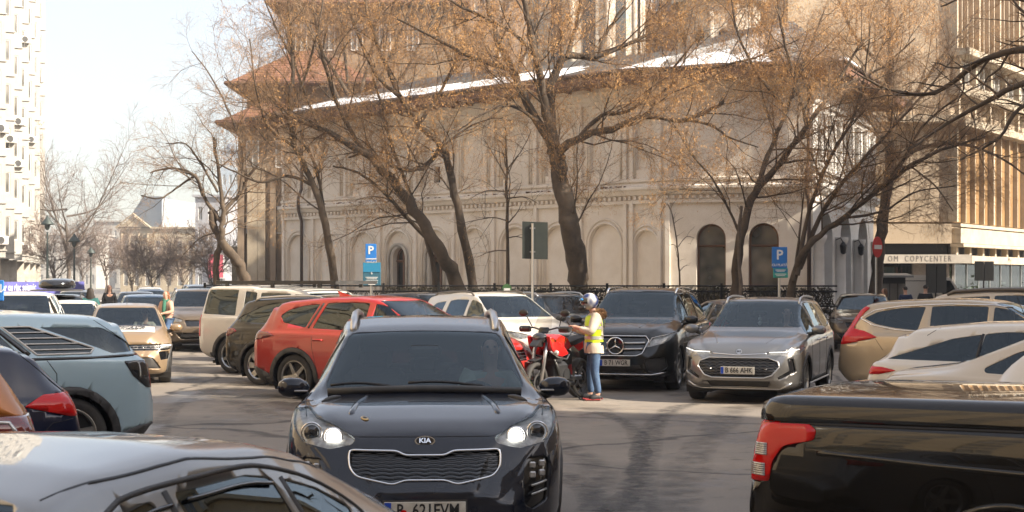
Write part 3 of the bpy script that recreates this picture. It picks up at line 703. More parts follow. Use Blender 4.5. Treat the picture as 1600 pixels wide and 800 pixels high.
    for s, hobj in hero['hl_objs']:
        for (y, z, r_, mm) in ((.60, .89, .046, 'lit_lamp'), (.74, .915, .052, 'lamp_smoked')):
            h, n = sh.cast('front', s * y, z)
            if h:
                MB().ball((h.x - .0, h.y, h.z), r_, 14, (.5, 1, 1)).obj('bulb', mm, hobj, smooth=True)
                ring_ = [(h.x + .012, h.y + (r_ + .014) * math.cos(t), h.z + (r_ + .014) * math.sin(t)) for t in [2 * math.pi * i / 20 for i in range(20)]]
                MB().tube(ring_, .006, 5, close=True).obj('bulb_ring', 'chrome', hobj, smooth=True)
    for s in (1, -1):
        h, n = sh.cast('side', .80, 1.07, s)
        MB().box((.748, s * .905, 1.10), (.012, .10, .014), bev=.004).obj('mirror_indicator', 'lamp_clear', root)
    plate(root, 'B  621EVM', L / 2 + .035, .445, tilt=-.06, dot=True)
    return root, sh
# ---------------------------------------------------------------- paints
paint('paint_red', (0.40, 0.009, 0.004), 0.15, 0.3, 0.25); paint('paint_black', (0.006, 0.006, 0.006), 0.2, 0.28, 0.02)
paint('paint_white', (0.66, 0.62, 0.55), 0.0, 0.35, 0.5); paint('paint_cream', (0.55, 0.46, 0.34), 0.25, 0.35, 0.35)
paint('paint_beige', (0.47, 0.37, 0.25), 0.45, 0.32, 0.3); paint('paint_ice_blue', (0.42, 0.57, 0.64), 0.1, 0.33, 0.25)
paint('paint_navy', (0.008, 0.012, 0.035), 0.3, 0.28, 0.03); paint('paint_orange', (0.40, 0.13, 0.015), 0.5, 0.32, 0.25)
paint('paint_silver', (0.23, 0.228, 0.222), 0.75, 0.32, 0.3); paint('paint_grey', (0.20, 0.20, 0.20), 0.75, 0.30, 0.35)
paint('paint_sand', (0.27, 0.185, 0.105), 0.3, 0.34, 0.3); paint('paint_dark_grey', (0.035, 0.036, 0.04), 0.5, 0.3, 0.12)
paint('paint_brown', (0.09, 0.065, 0.045), 0.5, 0.32, 0.4); paint('paint_blue', (0.03, 0.07, 0.13), 0.4, 0.3, 0.3)
paint('paint_bronze', (0.15, 0.11, 0.07), 0.5, 0.32, 0.3)
TEMPL['fastback'] = dict(TEMPL['hatch'], dlo=TEMPL['sedan']['dlo'])
def mk(tm, dims, name, label, loc, hd, col, over=None, **k):
    L, W, H = dims; sp = scale_t(TEMPL[tm], L, W, H, over)
    wb = k.pop('wb', .60 * L); fo = k.pop('fo', .195 * L); af = L / 2 - fo; arx = af - wb
    k.setdefault('hl', [(.27 * W, .51 * H), (.29 * W, .48 * H), (.40 * W, .47 * H), (.455 * W, .495 * H), (.475 * W, .56 * H), (.38 * W, .545 * H)])
    k.setdefault('grille', [[(.25 * W, .50 * H), (-.25 * W, .50 * H), (-.22 * W, .40 * H), (.22 * W, .40 * H)], [(.38 * W, .30 * H), (-.38 * W, .30 * H), (-.30 * W, .19 * H), (.30 * W, .19 * H)]])
    k.setdefault('tl', [(-.415 * L, .575 * H), (-.44 * L, .61 * H), (-.55 * L, .62 * H), (-.55 * L, .50 * H), (-.46 * L, .51 * H)])
    k.setdefault('wr', .35)
    return car(name, label, loc, hd, col, sp, af, arx, **k)
# ---------------------------------------------------------------- silver crossover at the right of the lane
def make_mg():
    L, W, H = 4.67, 1.89, 1.62
    G = [(.46, .71), (-.46, .71), (-.60, .66), (-.63, .58), (-.52, .45), (-.40, .41), (.40, .41), (.52, .45), (.63, .58), (.60, .66)]
    SI = lambda s: [(s * .74, .70), (s * .83, .70), (s * .86, .50), (s * .62, .38), (s * .60, .42), (s * .77, .52)]
    LOW = [(-.50, .36), (.50, .36), (.44, .25), (-.44, .25)]
    def cx(sh, root):
        for s in (1, -1):
            for pc in sh.cut('front', SI(s), lambda c: c.x > L * .3, nmin=.02).values(): piece(pc, 'side_intake', M['gloss_black'], root, -.03)
        for pc in sh.cut('front', LOW, lambda c: c.x > L * .3).values(): piece(pc, 'lower_grille', M['black_plastic'], root, -.03)
    sp = dict(top=[(-.5, .40), (-.496, .58), (-.485, .665), (-.462, .76), (-.425, .90), (-.405, .945), (-.36, .972), (-.2, .994), (-.08, 1.0), (.0, .98), (.035, .945), (.21, .685), (.23, .67), (.36, .625), (.43, .575), (.465, .52), (.482, .47), (.492, .40), (.5, .33)])
    root, sh = mk('suv', (L, W, H), 'crossover_car', 'silver grey crossover with a wide black mesh grille and a woman at its wheel', (4.22, 25.75), -109, 'paint_grey', sp, wb=2.77, fo=.90, wr=.345,
        rails=(-.33, .02, .64, 'satin_metal'), hl=[(.40, .79), (.42, .765), (.78, .735), (.90, .78), (.935, .87), (.62, .815)], grille=[G], clad=.05, rim='five', cx=cx, chrome=True, grille_m='gloss_black')
    side_strip(sh, 'grille_surround', 'satin_metal', root, G, .012, 'front', (1,), True, 5)
    bars_in(G, sh, [.46, .505, .55, .595, .64, .68], .0045, 'satin_dark', root, 'grille_bar', -.010, .012)
    bars_in(G, sh, [.435, .482, .528, .572, .617, .66, .695], .012, 'ink', root, 'grille_slat', -.014, 0)
    side_strip(sh, 'bumper_lip', 'satin_metal', root, [(-.80, .33), (-.62, .235), (.62, .235), (.80, .33)], .016, 'front', (1,), n=6)
    side_strip(sh, 'bonnet_lip', 'chrome', root, [(-.42, .775), (0, .75), (.42, .775)], .010, 'front', (1,), n=5)
    for s in (1, -1):
        side_strip(sh, 'daylight_strip', 'lit_strip', root, [(s * .46, .79), (s * .70, .80), (s * .88, .84)], .006, 'front', (1,), n=5, off=.004)
        side_strip(sh, 'bonnet_crease', 'paint_grey', root, [(2.0, s * .38), (1.5, s * .52), (1.1, s * .62)], .012, 'top', (1,), n=6, off=-.006)
    h, n = sh.cast('front', 0, .80)
    b = MB().prism([(.045 * math.cos(t), .045 * math.sin(t)) for t in [2 * math.pi * (i + .5) / 8 for i in range(8)]], .006, h + n * .008, (0, 1, 0), (-.5, 0, .87)).obj('emblem', 'satin_metal', root)
    text('emblem_letters', 'MG', .045, 'ink', b, h + n * .010, (R(62), 0, R(90)), .001, bold=.001)
    plate(root, 'B 666 AHK', L / 2 + .03, .52)
    for sd in (1, -1): MB().box((0, sd * (W / 2 - .02), .27), (2.2, .03, .03), bev=.01).obj('sill_trim', 'satin_metal', root)
    # charm hanging from the mirror
    MB().ball((.38, .0, 1.26), .03, 8).ball((.38, 0, 1.19), .035, 8).tube([(.37, 0, 1.34), (.38, 0, 1.18)], .003, 4).obj('mirror_charm', 'plate_white', root, smooth=True)
    MB().box((.36, 0, 1.36), (.06, .22, .07), bev=.02).obj('inner_mirror', 'ink', root)
    return root
# ---------------------------------------------------------------- black luxury SUV behind the rider
def make_merc():
    L, W, H = 4.85, 1.94, 1.76
    G = [(.50, .95), (-.50, .95), (-.56, .88), (-.46, .66), (-.36, .62), (.36, .62), (.46, .66), (.56, .88)]
    SI = lambda s: [(s * .50, .56), (s * .84, .60), (s * .86, .42), (s * .74, .34), (s * .56, .34)]
    LOW = [(-.42, .47), (.42, .47), (.50, .33), (-.50, .33)]
    def cx(sh, root):
        for s in (1, -1):
            for pc in sh.cut('front', rnd_poly(SI(s), .03, 2), lambda c: c.x > L * .3, nmin=.02).values(): piece(pc, 'side_intake', M['black_plastic'], root, -.03)
        for pc in sh.cut('front', LOW, lambda c: c.x > L * .3).values(): piece(pc, 'lower_grille', M['black_plastic'], root, -.02)
    root, sh = mk('suv', (L, W, H), 'luxury_suv', 'glossy black SUV with a star emblem grille parked behind the rider', (2.42, 28.4), -106, 'paint_black',
        dict(top=[(-.5, .40), (-.496, .58), (-.485, .665), (-.462, .76), (-.425, .88), (-.40, .93), (-.36, .965), (-.2, .994), (-.06, 1.0), (.02, .98), (.05, .95), (.21, .705), (.23, .69), (.36, .655), (.43, .615), (.465, .57), (.485, .49), (.5, .36)]),
        wb=2.92, fo=.92, wr=.375, rails=(-.36, .03, .66, 'chrome'), hl=[(.50, .80), (.53, .76), (.80, .83), (.90, .90), (.93, 1.01), (.64, .94)], grille=[G], rim='five', cx=cx, chrome=True, grille_m='gloss_black')
    side_strip(sh, 'grille_surround', 'chrome', root, G, .010, 'front', (1,), True, 5)
    for z in (.73, .83):
        for s in (1, -1): side_strip(sh, 'grille_louvre', 'satin_metal', root, [(s * .14, z), (s * (.50 if z > .8 else .46), z + .01)], .022, 'front', (1,), n=6, off=-.002)
    h, n = sh.cast('front', 0, .785); st = MB(); c = h + Vector((.03, 0, 0))
    st.tube([(c.x, c.y + .14 * math.cos(t), c.z + .14 * math.sin(t)) for t in [2 * math.pi * i / 28 for i in range(28)]], .014, 6, close=True)
    for k in range(3):
        a = math.pi / 2 + k * 2 * math.pi / 3; st.tube([(c.x + .01, c.y, c.z), (c.x, c.y + .135 * math.cos(a), c.z + .135 * math.sin(a))], [.022, .005], 4)
    st.obj('star_emblem', 'chrome', root, smooth=True)
    MB().lathe([(0, .0), (.13, .0), (.13, -.02)], 24, 'X', (c.x - .005, 0, c.z)).obj('emblem_ground', 'lamp_smoked', root)
    side_strip(sh, 'bumper_chrome', 'chrome', root, [(-.84, .335), (-.6, .30), (.6, .30), (.84, .335)], .016, 'front', (1,), n=6)
    for s in (1, -1):
        side_strip(sh, 'daylight_strip', 'lamp_clear', root, [(s * .56, .80), (s * .60, .915), (s * .90, .985)], .010, 'front', (1,), n=5, off=.004)
        side_strip(sh, 'running_board', 'satin_metal', root, [(-.95, .33), (.95, .33)], .028, 'side', (s,), n=6)
        side_strip(sh, 'bonnet_crease', 'paint_black', root, [(2.05, s * .34), (1.5, s * .44), (1.05, s * .52)], .014, 'top', (1,), n=6, off=-.007)
    plate(root, 'B 71 WGR', L / 2 + .035, .50, blue=True)
    MB().box((.42, 0, 1.47), (.10, .30, .08), bev=.03).obj('camera_housing', 'ink', root)
    return root
# ---------------------------------------------------------------- small sand-coloured car with the bonnet sign
def make_spring():
    L, W, H = 3.73, 1.64, 1.46
    G = [(.77, .735), (-.77, .735), (-.79, .64), (-.74, .62), (.74, .62), (.79, .64)]
    LOW = [(-.46, .50), (.46, .50), (.62, .28), (-.62, .28)]
    FL = lambda s: [(s * .56, .60), (s * .75, .60), (s * .77, .46), (s * .60, .44)]
    def cx(sh, root):
        for pc in sh.cut('front', rnd_poly(LOW, .04), lambda c: c.x > L * .3).values(): piece(pc, 'lower_grille', M['black_plastic'], root, -.02)
        for s in (1, -1):
            for pc in sh.cut('front', rnd_poly(FL(s), .02), lambda c: c.x > L * .3, nmin=.02).values(): piece(pc, 'fog_light_bezel', M['gloss_black'], root, -.02)
    root, sh = mk('hatch', (L, W, H), 'compact_car', 'small sand coloured car with a white sign on its bonnet', (-7.42, 29.6), -76, 'paint_sand',
        dict(top=[(-.5, .42), (-.495, .60), (-.48, .70), (-.44, .84), (-.405, .925), (-.37, .955), (-.2, .99), (-.05, 1.0), (.05, .975), (.08, .95), (.25, .735), (.27, .72), (.40, .675), (.455, .62), (.478, .56), (.49, .48), (.5, .36)]),
        wb=2.42, fo=.62, wr=.31, grille=[G], hl=[(.60, .725), (.60, .655), (.78, .66), (.80, .715)], clad=.06, rim='steel', cx=cx, antenna=.02)
    bars_in(G, sh, [.70, .66], .006, 'satin_metal', root)
    for s in (1, -1):
        for y in (.12, .27, .42): side_strip(sh, 'grille_block', 'lamp_clear', root, [(s * y, .66), (s * (y + .07), .66), (s * (y + .07), .70), (s * y, .70)], .007, 'front', (1,), True, n=4, off=-.01)
        side_strip(sh, 'daylight_strip', 'lit_strip', root, [(s * .60, .70), (s * .78, .70)], .014, 'front', (1,), n=5, off=.004)
    plate(root, '', L / 2 + .02, .42)
    # bonnet sign: a thin printed sheet that follows the bonnet
    V = []; Fq = []; nx, ny = 8, 12
    for i in range(nx + 1):
        for j in range(ny + 1):
            h, n = sh.cast('top', 1.12 + .44 * i / nx, -.50 + 1.0 * j / ny * (1 - .0 * i)); V.append(h + n * .004)
    for i in range(nx):
        for j in range(ny): a = i * (ny + 1) + j; Fq.append((a, a + ny + 1, a + ny + 2, a + 1))
    m = MB(); m.add(V, Fq); sg = m.obj('bonnet_sign', mat('sign_white', (.72, .70, .66), .5), root, smooth=True)
    for i, (s_, x) in enumerate((('POLIȚIA', 1.20), ('LOCALĂ', 1.335), ('BUCUREȘTI', 1.47))):
        h, n = sh.cast('top', x, .0); tl = math.degrees(math.acos(n.z))
        text('sign_text', s_, .15 if i < 2 else .10, 'ink', sg, h + n * .016, (R(tl) , 0, R(90)), .0015, sx=(1.15, 1.25, 1.15)[i], bold=.003)
    return root
# ---------------------------------------------------------------- the boxy off-roader with the roof rack
TEMPL['boxy'] = dict(
  top=[(-.5, .36), (-.496, .58), (-.49, .70), (-.475, .86), (-.462, .955), (-.45, .985), (-.40, 1.0), (-.20, 1.0), (-.17, .985), (-.02, .975), (.06, .955), (.09, .925), (.215, .70), (.235, .685), (.40, .655), (.455, .63), (.48, .56), (.492, .46), (.5, .36)],
  sh=[(-.5, .34), (-.494, .54), (-.485, .63), (-.3, .64), (0, .63), (.23, .625), (.42, .61), (.465, .56), (.485, .48), (.5, .33)],
  bot=[(-.5, .27), (-.475, .2), (-.44, .16), (.44, .16), (.475, .17), (.5, .24)],
  w=[(-.5, .82), (-.49, .92), (-.46, .97), (-.38, .99), (0, 1), (.40, .99), (.44, .96), (.475, .89), (.49, .8), (.5, .66)],
  ws=[(-.5, .80), (-.49, .90), (-.46, .95), (-.38, .965), (0, .97), (.40, .95), (.44, .92), (.475, .84), (.49, .74), (.5, .6)],
  wt=[(-.5, .70), (-.47, .76), (-.44, .79), (-.2, .80), (.09, .77), (.15, .80), (.22, .86), (.3, .85), (.43, .78), (.475, .66), (.5, .5)],
  crown=[(-.5, .02), (-.44, .03), (-.38, .04), (.05, .04), (.24, .03), (.45, .03), (.5, .02)],
  dlo=[[(.18, .655), (.085, .88), (.03, .90), (.03, .655)], [(.01, .655), (.01, .905), (-.15, .91), (-.15, .655)], [(-.17, .655), (-.17, .915), (-.235, .93), (-.235, .655)], [(-.275, .655), (-.275, .945), (-.44, .945), (-.452, .90), (-.462, .67)]],
  ws_poly=(.71, .82, .915, .71), rw=(.72, .72, .92, .66))
def make_rover():
    L, W, H = 4.70, 1.90, 1.80
    root, sh = mk('boxy', (L, W, H), 'off_road_vehicle', 'boxy off-white off-roader with a flat black roof rack and upright red tail light', (-4.05, 31.3), -31, 'paint_cream2',
        wb=2.88, fo=.86, wr=.375, clad=.07, tl=[(-.475 * L, .66 * H), (-.55 * L, .66 * H), (-.55 * L, .41 * H), (-.475 * L, .41 * H)], tlr=.22, rim='five')
    rk = empty('roof_rack', (0, 0, 0), 0, 'flat black slatted rack bolted on the roof of the off-roader', 'roof rack')
    rk.parent = None; rk.location = root.location; rk.rotation_euler = root.rotation_euler
    f = MB(); z = H + .05
    for s in (1, -1): f.box((-.45, s * .66, z), (3.1, .05, .07))
    for x in (-1.98, 1.08): f.box((x, 0, z), (.05, 1.3, .07))
    f.obj('frame', 'black_plastic', rk)
    for x in np.arange(-1.8, 1.0, .22): MB().box((x, 0, z + .01), (.07, 1.26, .03)).obj('slat', 'black_plastic', rk)
    for x in (-1.7, -.5, .7):
        for s in (1, -1): MB().box((x, s * .68, H + .0), (.08, .04, .11)).obj('foot', 'black_plastic', rk)
    return root
paint('paint_cream2', (0.72, 0.69, 0.62), 0.0, 0.4, 0.3)
# ---------------------------------------------------------------- pale blue electric SUV, tail to the lane
def make_blue():
    L, W, H = 4.46, 1.87, 1.60
    over = dict(sh=[(-.5, .38), (-.494, .58), (-.48, .69), (-.3, .715), (0, .71), (.23, .65), (.36, .6), (.43, .55), (.472, .49), (.5, .36)],
      top=[(-.5, .40), (-.496, .60), (-.487, .70), (-.455, .78), (-.415, .90), (-.425, .945), (-.40, .958), (-.36, .972), (-.2, .994), (-.06, 1.0), (.02, .982), (.055, .955), (.232, .70), (.25, .685), (.36, .645), (.43, .60), (.468, .555), (.488, .48), (.5, .40)],
      dlo=[[(.19, .725), (.075, .90), (.03, .915), (.03, .725)], [(.008, .725), (.008, .918), (-.10, .918), (-.145, .90), (-.20, .73)], [(-.165, .905), (-.225, .905), (-.36, .77), (-.352, .738), (-.235, .735)], [(-.245, .902), (-.385, .895), (-.452, .79), (-.46, .745), (-.40, .735), (-.375, .765)]])
    G2 = [(-.158, .918), (-.232, .918), (-.372, .772), (-.365, .728), (-.235, .722)]
    root, sh = mk('suv', (L, W, H), 'electric_suv', 'pale blue SUV with a white ruled quarter window and smoked tail light', (-5.98, 15.3), 208, 'paint_ice_blue', over, wb=2.767, fo=.82, wr=.375, clad=.075, rim='five', rimfin='alloy',
        tl=[(-.425 * L, .685 * H), (-.55 * L, .69 * H), (-.55 * L, .50 * H), (-.478 * L, .515 * H), (-.445 * L, .59 * H)], tl_m='lamp_smoked', tlr=.3, rbump=.28)
    P = [(x * L, z * H) for x, z in over['dlo'][2]]
    side_strip(sh, 'window_outline', 'sign_white', root, P, .010, close=True, off=.003)
    for z in (.765, .80, .835, .87):
        xs = []
        for i in range(5):
            p, q = P[i], P[(i + 1) % 5]
            if (p[1] > z * H) != (q[1] > z * H): xs.append(p[0] + (z * H - p[1]) / (q[1] - p[1]) * (q[0] - p[0]))
        side_strip(sh, 'window_rule', 'sign_white', root, [(min(xs), z * H), (max(xs), z * H)], .007, off=.003)
    side_strip(sh, 'pillar_trim', 'gloss_black', root, [(-.15 * L, .905 * H), (-.218 * L, .735 * H)], .035, n=8, off=-.018)
    side_strip(sh, 'window_base_trim', 'gloss_black', root, [(.18 * L, .705 * H), (-.36 * L, .712 * H), (-.46 * L, .722 * H)], .018, n=6, off=-.006)
    side_strip(sh, 'panel_seam', 'ink', root, [(-.255 * L, .70 * H), (-.275 * L, .62 * H), (-.275 * L, .54 * H)], .004, n=4)
    side_strip(sh, 'panel_seam', 'ink', root, [(-.352 * L, .975 * H), (-.455 * L, .77 * H)], .004, n=4)
    return root
def make_hatch_navy():
    L, W, H = 4.06, 1.75, 1.44
    over = dict(top=[(-.5, .42), (-.495, .60), (-.48, .69), (-.435, .80), (-.395, .895), (-.40, .925), (-.37, .950), (-.2, .99), (-.08, 1.0), (.02, .975), (.05, .95), (.25, .695), (.27, .68), (.38, .63), (.45, .56), (.48, .50), (.5, .40)],
        dlo=[[(.215, .665), (.08, .88), (.03, .90), (.03, .67)], [(.012, .672), (.012, .905), (-.12, .905), (-.17, .895), (-.19, .695)], [(-.207, .70), (-.19, .893), (-.25, .875), (-.305, .82), (-.31, .78)]])
    root, sh = mk('hatch', (L, W, H), 'hatchback_car', 'dark navy hatchback with a pointed red tail light, beside the orange car', (-5.62, 12.25), 208, 'paint_navy', over, wr=.32,
        tl=[(-.375 * L, .625 * H), (-.415 * L, .685 * H), (-.55 * L, .70 * H), (-.55 * L, .565 * H), (-.47 * L, .56 * H)], tlr=.4, rim='five')
    side_strip(sh, 'fuel_flap_seam', 'ink', root, [(-.36 * L + .085 * math.cos(t), .55 * H + .085 * math.sin(t)) for t in [2 * math.pi * i / 16 for i in range(16)]], .003, close=True, n=4)
    side_strip(sh, 'tailgate_seam', 'ink', root, [(-.36 * L, .955 * H), (-.44 * L, .75 * H), (-.475 * L, .66 * H)], .005, n=4)
    side_strip(sh, 'bumper_seam', 'ink', root, [(-.50 * L, .56 * H), (-.43 * L, .53 * H), (-.385 * L, .40 * H)], .004, n=4)
    return root
def make_orange():
    L, W, H = 4.15, 1.78, 1.56
    root, sh = mk('suv', (L, W, H), 'hatchback_car', 'orange hatchback with a dark red wraparound tail light at the left edge', (-5.20, 9.65), 208, 'paint_orange', None, wr=.33, clad=.05,
        tl=[(-.36 * L, .64 * H), (-.40 * L, .665 * H), (-.55 * L, .665 * H), (-.55 * L, .44 * H), (-.47 * L, .47 * H), (-.42 * L, .56 * H)], tlr=.45, tl_m='lamp_dark_red')
    side_strip(sh, 'lamp_guide', 'lamp_clear', root, [(-.37 * L, .65 * H), (-.44 * L, .64 * H), (-.475 * L, .50 * H)], .014, n=6, off=.006)
    return root
def make_sedan():
    L, W, H = 4.62, 1.78, 1.44
    over = dict(dlo=[[(.215, .69), (.10, .885), (.045, .905), (.035, .69)], [(.012, .69), (.022, .91), (-.08, .905), (-.118, .885), (-.128, .70)], [(-.142, .70), (-.132, .878), (-.185, .835), (-.225, .77), (-.215, .71)]],
      top=[(-.5, .45), (-.495, .62), (-.485, .70), (-.47, .73), (-.38, .775), (-.35, .79), (-.19, .935), (-.13, .972), (-.02, 1.0), (.09, .99), (.15, .955), (.30, .735), (.32, .72), (.41, .655), (.46, .585), (.485, .51), (.5, .40)])
    base = dict(TEMPL['sedan']); base.update(over); sq = lambda x: x if x > -.22 else -.22 + (x + .22) * .60
    for k_ in ('top', 'sh', 'bot', 'w', 'ws', 'wt', 'crown'): over[k_] = [(sq(x), v) for x, v in base[k_]]
    over['rw'] = (.79, .66, .90, .54)
    root, sh = mk('sedan', (L, W, H), 'saloon_car', 'silver grey saloon in the bottom left corner, seen from above its roof', (-1.56, 4.68), -107, 'paint_silver', over, wr=.32, wb=2.45, front_tint='privacy_glass',
        tl=[(-.345 * L, .66 * H), (-.45 * L, .68 * H), (-.45 * L, .55 * H), (-.36 * L, .57 * H)], tlr=.4)
    D = over['dlo']; sc = lambda p: (p[0] * L, p[1] * H)
    side_strip(sh, 'window_trim', 'black_plastic', root, [sc(p) for p in ((.24, .675), (.10, .91), (.04, .928), (-.08, .926), (-.125, .905), (-.19, .855), (-.245, .76), (-.235, .69))], .010, n=6, off=-.003, soft=2, step=.03)
    side_strip(sh, 'window_trim', 'black_plastic', root, [sc(p) for p in ((.24, .675), (0, .672), (-.235, .69))], .012, n=6, off=-.004)
    for a, b in ((.024, .915), (-.137, .88)):
        side_strip(sh, 'pillar_trim', 'black_plastic', root, [sc((a + .006, b)), sc((a - .002, .69))], .020, n=6, off=-.012)
    side_strip(sh, 'wind_deflector', 'gloss_black', root, [sc(p) for p in ((.11, .87), (.05, .885), (.03, .887))], .007, n=5, off=.004, soft=2)
    side_strip(sh, 'wind_deflector', 'gloss_black', root, [sc(p) for p in ((.012, .89), (-.07, .89), (-.112, .872))], .007, n=5, off=.004, soft=2)
    for s in (1, -1): side_strip(sh, 'roof_gutter', 'ink', root, [(.14 * L, s * .325 * W), (-.05 * L, s * .345 * W), (-.20 * L, s * .33 * W), (-.33 * L, s * .35 * W)], .007, 'top', (1,), n=4, off=-.004, soft=2)
    return root
# ---------------------------------------------------------------- black pickup with a hard tonneau lid
TEMPL['pickup'] = dict(
  top=[(-.5, .36), (-.497, .50), (-.493, .60), (-.488, .632), (-.47, .645), (-.20, .655), (-.165, .66), (-.155, .93), (-.13, .98), (-.05, 1.0), (.05, .985), (.08, .955), (.20, .71), (.22, .695), (.38, .655), (.45, .61), (.48, .54), (.492, .46), (.5, .36)],
  sh=[(-.5, .34), (-.497, .47), (-.492, .565), (-.47, .60), (-.2, .61), (0, .615), (.20, .61), (.40, .59), (.46, .54), (.485, .46), (.5, .33)],
  bot=[(-.5, .30), (-.475, .25), (-.44, .22), (.44, .19), (.475, .2), (.5, .24)],
  w=[(-.5, .84), (-.494, .92), (-.475, .965), (-.40, .985), (0, 1), (.38, .99), (.43, .96), (.47, .88), (.49, .78), (.5, .62)],
  ws=[(-.5, .82), (-.494, .89), (-.475, .935), (-.40, .955), (0, .955), (.38, .94), (.43, .90), (.47, .82), (.49, .72), (.5, .56)],
  wt=[(-.5, .74), (-.494, .80), (-.475, .85), (-.40, .87), (-.18, .87), (-.155, .74), (-.1, .72), (.08, .68), (.14, .74), (.21, .82), (.3, .80), (.43, .70), (.475, .58), (.5, .45)],
  crown=[(-.5, .012), (-.2, .018), (-.15, .04), (.05, .04), (.24, .03), (.45, .03), (.5, .02)],
  dlo=[[(.16, .655), (.07, .91), (.03, .93), (.03, .655)], [(.012, .655), (.012, .935), (-.10, .94), (-.125, .92), (-.12, .67)]],
  ws_poly=(.72, .79, .945, .65), rw=(.70, .6, .9, .58))
def make_pickup():
    L, W, H = 5.2, 1.82, 1.95
    root, sh = mk('pickup', (L, W, H), 'pickup_truck', 'glossy black pickup with a hard lid over its bed, filling the bottom right corner', (3.87, 7.40), -33, 'paint_black_gloss', dict(sig=.014), wb=3.0, fo=.80, wr=.385,
        tl=[(-2.20, .562 * H), (-2.19, .588 * H), (-2.24, .603 * H), (-2.9, .615 * H), (-2.9, .442 * H), (-2.45, .445 * H), (-2.43, .50 * H), (-2.37, .542 * H), (-2.28, .553 * H)], tlr=.13, rim='ten', clad=0, seat_x=.9)
    for (z0, z1, x1) in ((.517, .544, -.473), (.462, .490, -.475)):
        for s in (1, -1):
            for k in range(6):
                z = (z0 + (z1 - z0) * k / 5) * H; side_strip(sh, 'reverse_lamp', 'lamp_clear', root, [(x1 * L, z), (-.499 * L, z)], .006, 'side', (s,), n=5, off=.008, step=.03)
    # lid: a slab of its own, with a seam, a rim highlight and a raised centre
    lid = []
    xs = np.linspace(-.487 * L, -.168 * L, 26); V = []; Fq = []; n = 15
    for i, x in enumerate(xs):
        tt = min(1, (x - xs[0]) / .16); e = math.sin(tt * math.pi / 2) ** .6
        hw = (.86 + .085 * e) * W / 2; zt = .640 * H + .030 * e + (x - xs[0]) * .014
        prof = [(hw + .004, .606 * H), (hw + .006, .606 * H + .03), (hw - .004, zt - .035 + .02), (hw - .035, zt + .022), (hw - .12, zt + .032), (hw - .22, zt + .036), (hw * .5, zt + .048), (0, zt + .052)]
        row = [(x, y, z) for y, z in prof] + [(x, -y, z) for y, z in prof[-2::-1]]
        V += row
    for i in range(25):
        for k in range(n - 1): a = i * n + k; Fq.append((a, a + 1, a + n + 1, a + n))
    Fq.append(tuple(range(n))); Fq.append(tuple(25 * n + k for k in range(n)))
    MB().add(V, Fq).obj('bed_lid', 'paint_black_gloss', root, smooth=True)
    for s in (1, -1):
        side_strip(sh, 'lid_seam', 'ink', root, [(-.498 * L, .600 * H), (-.17 * L, .612 * H)], .009, 'side', (s,), n=4, off=.0)
        side_strip(sh, 'flank_crease', 'paint_black_gloss', root, [(-.42 * L, .530 * H), (-.30 * L, .515 * H), (-.1 * L, .50 * H), (.3 * L, .50 * H)], .02, 'side', (s,), n=8, off=-.012)
        ax = L / 2 - .80 - 3.0; ar = .47
        side_strip(sh, 'wheel_arch_lip', 'paint_black_gloss', root, [(ax + ar * math.cos(t), .365 + ar * math.sin(t)) for t in [math.pi * (.0 + i / 20) for i in range(21)]], .022, 'side', (s,), n=8, off=-.004)
    return root
paint('paint_black_gloss', (0.006, 0.0058, 0.0055), 0.1, 0.2, 0.0)
def make_crv():
    L, W, H = 4.6, 1.85, 1.62
    over = dict(dlo=[[(.205, .68), (.08, .90), (.03, .92), (.03, .68)], [(.012, .68), (.012, .925), (-.12, .93), (-.175, .92), (-.175, .69)], [(-.215, .692), (-.195, .918), (-.28, .905), (-.36, .865), (-.405, .80), (-.36, .745), (-.29, .71)]])
    root, sh = mk('suv', (L, W, H), 'estate_suv', 'beige metallic SUV with a tall L-shaped red tail light and chrome window line', (7.58, 24.1), -30, 'paint_beige', over, wb=2.66, wr=.35, clad=.04,
        tl=[(-.35 * L, .62 * H), (-.40 * L, .68 * H), (-.442 * L, .70 * H), (-.425 * L, .80 * H), (-.39 * L, .905 * H), (-.405 * L, .915 * H), (-.55 * L, .92 * H), (-.55 * L, .53 * H), (-.47 * L, .545 * H)], tlr=.42, chrome=False)
    D = over['dlo']; side_strip(sh, 'window_trim', 'chrome', root, [(x * L, z * H) for x, z in ((.22, .67), (0, .665), (-.17, .675), (-.29, .695), (-.37, .735), (-.42, .80), (-.37, .88), (-.28, .922), (-.12, .945), (.03, .938), (.09, .91))], .010, off=.002)
    side_strip(sh, 'panel_seam', 'ink', root, [(-.36 * L, .62 * H), (-.33 * L, .5 * H)], .004, n=4)
    return root
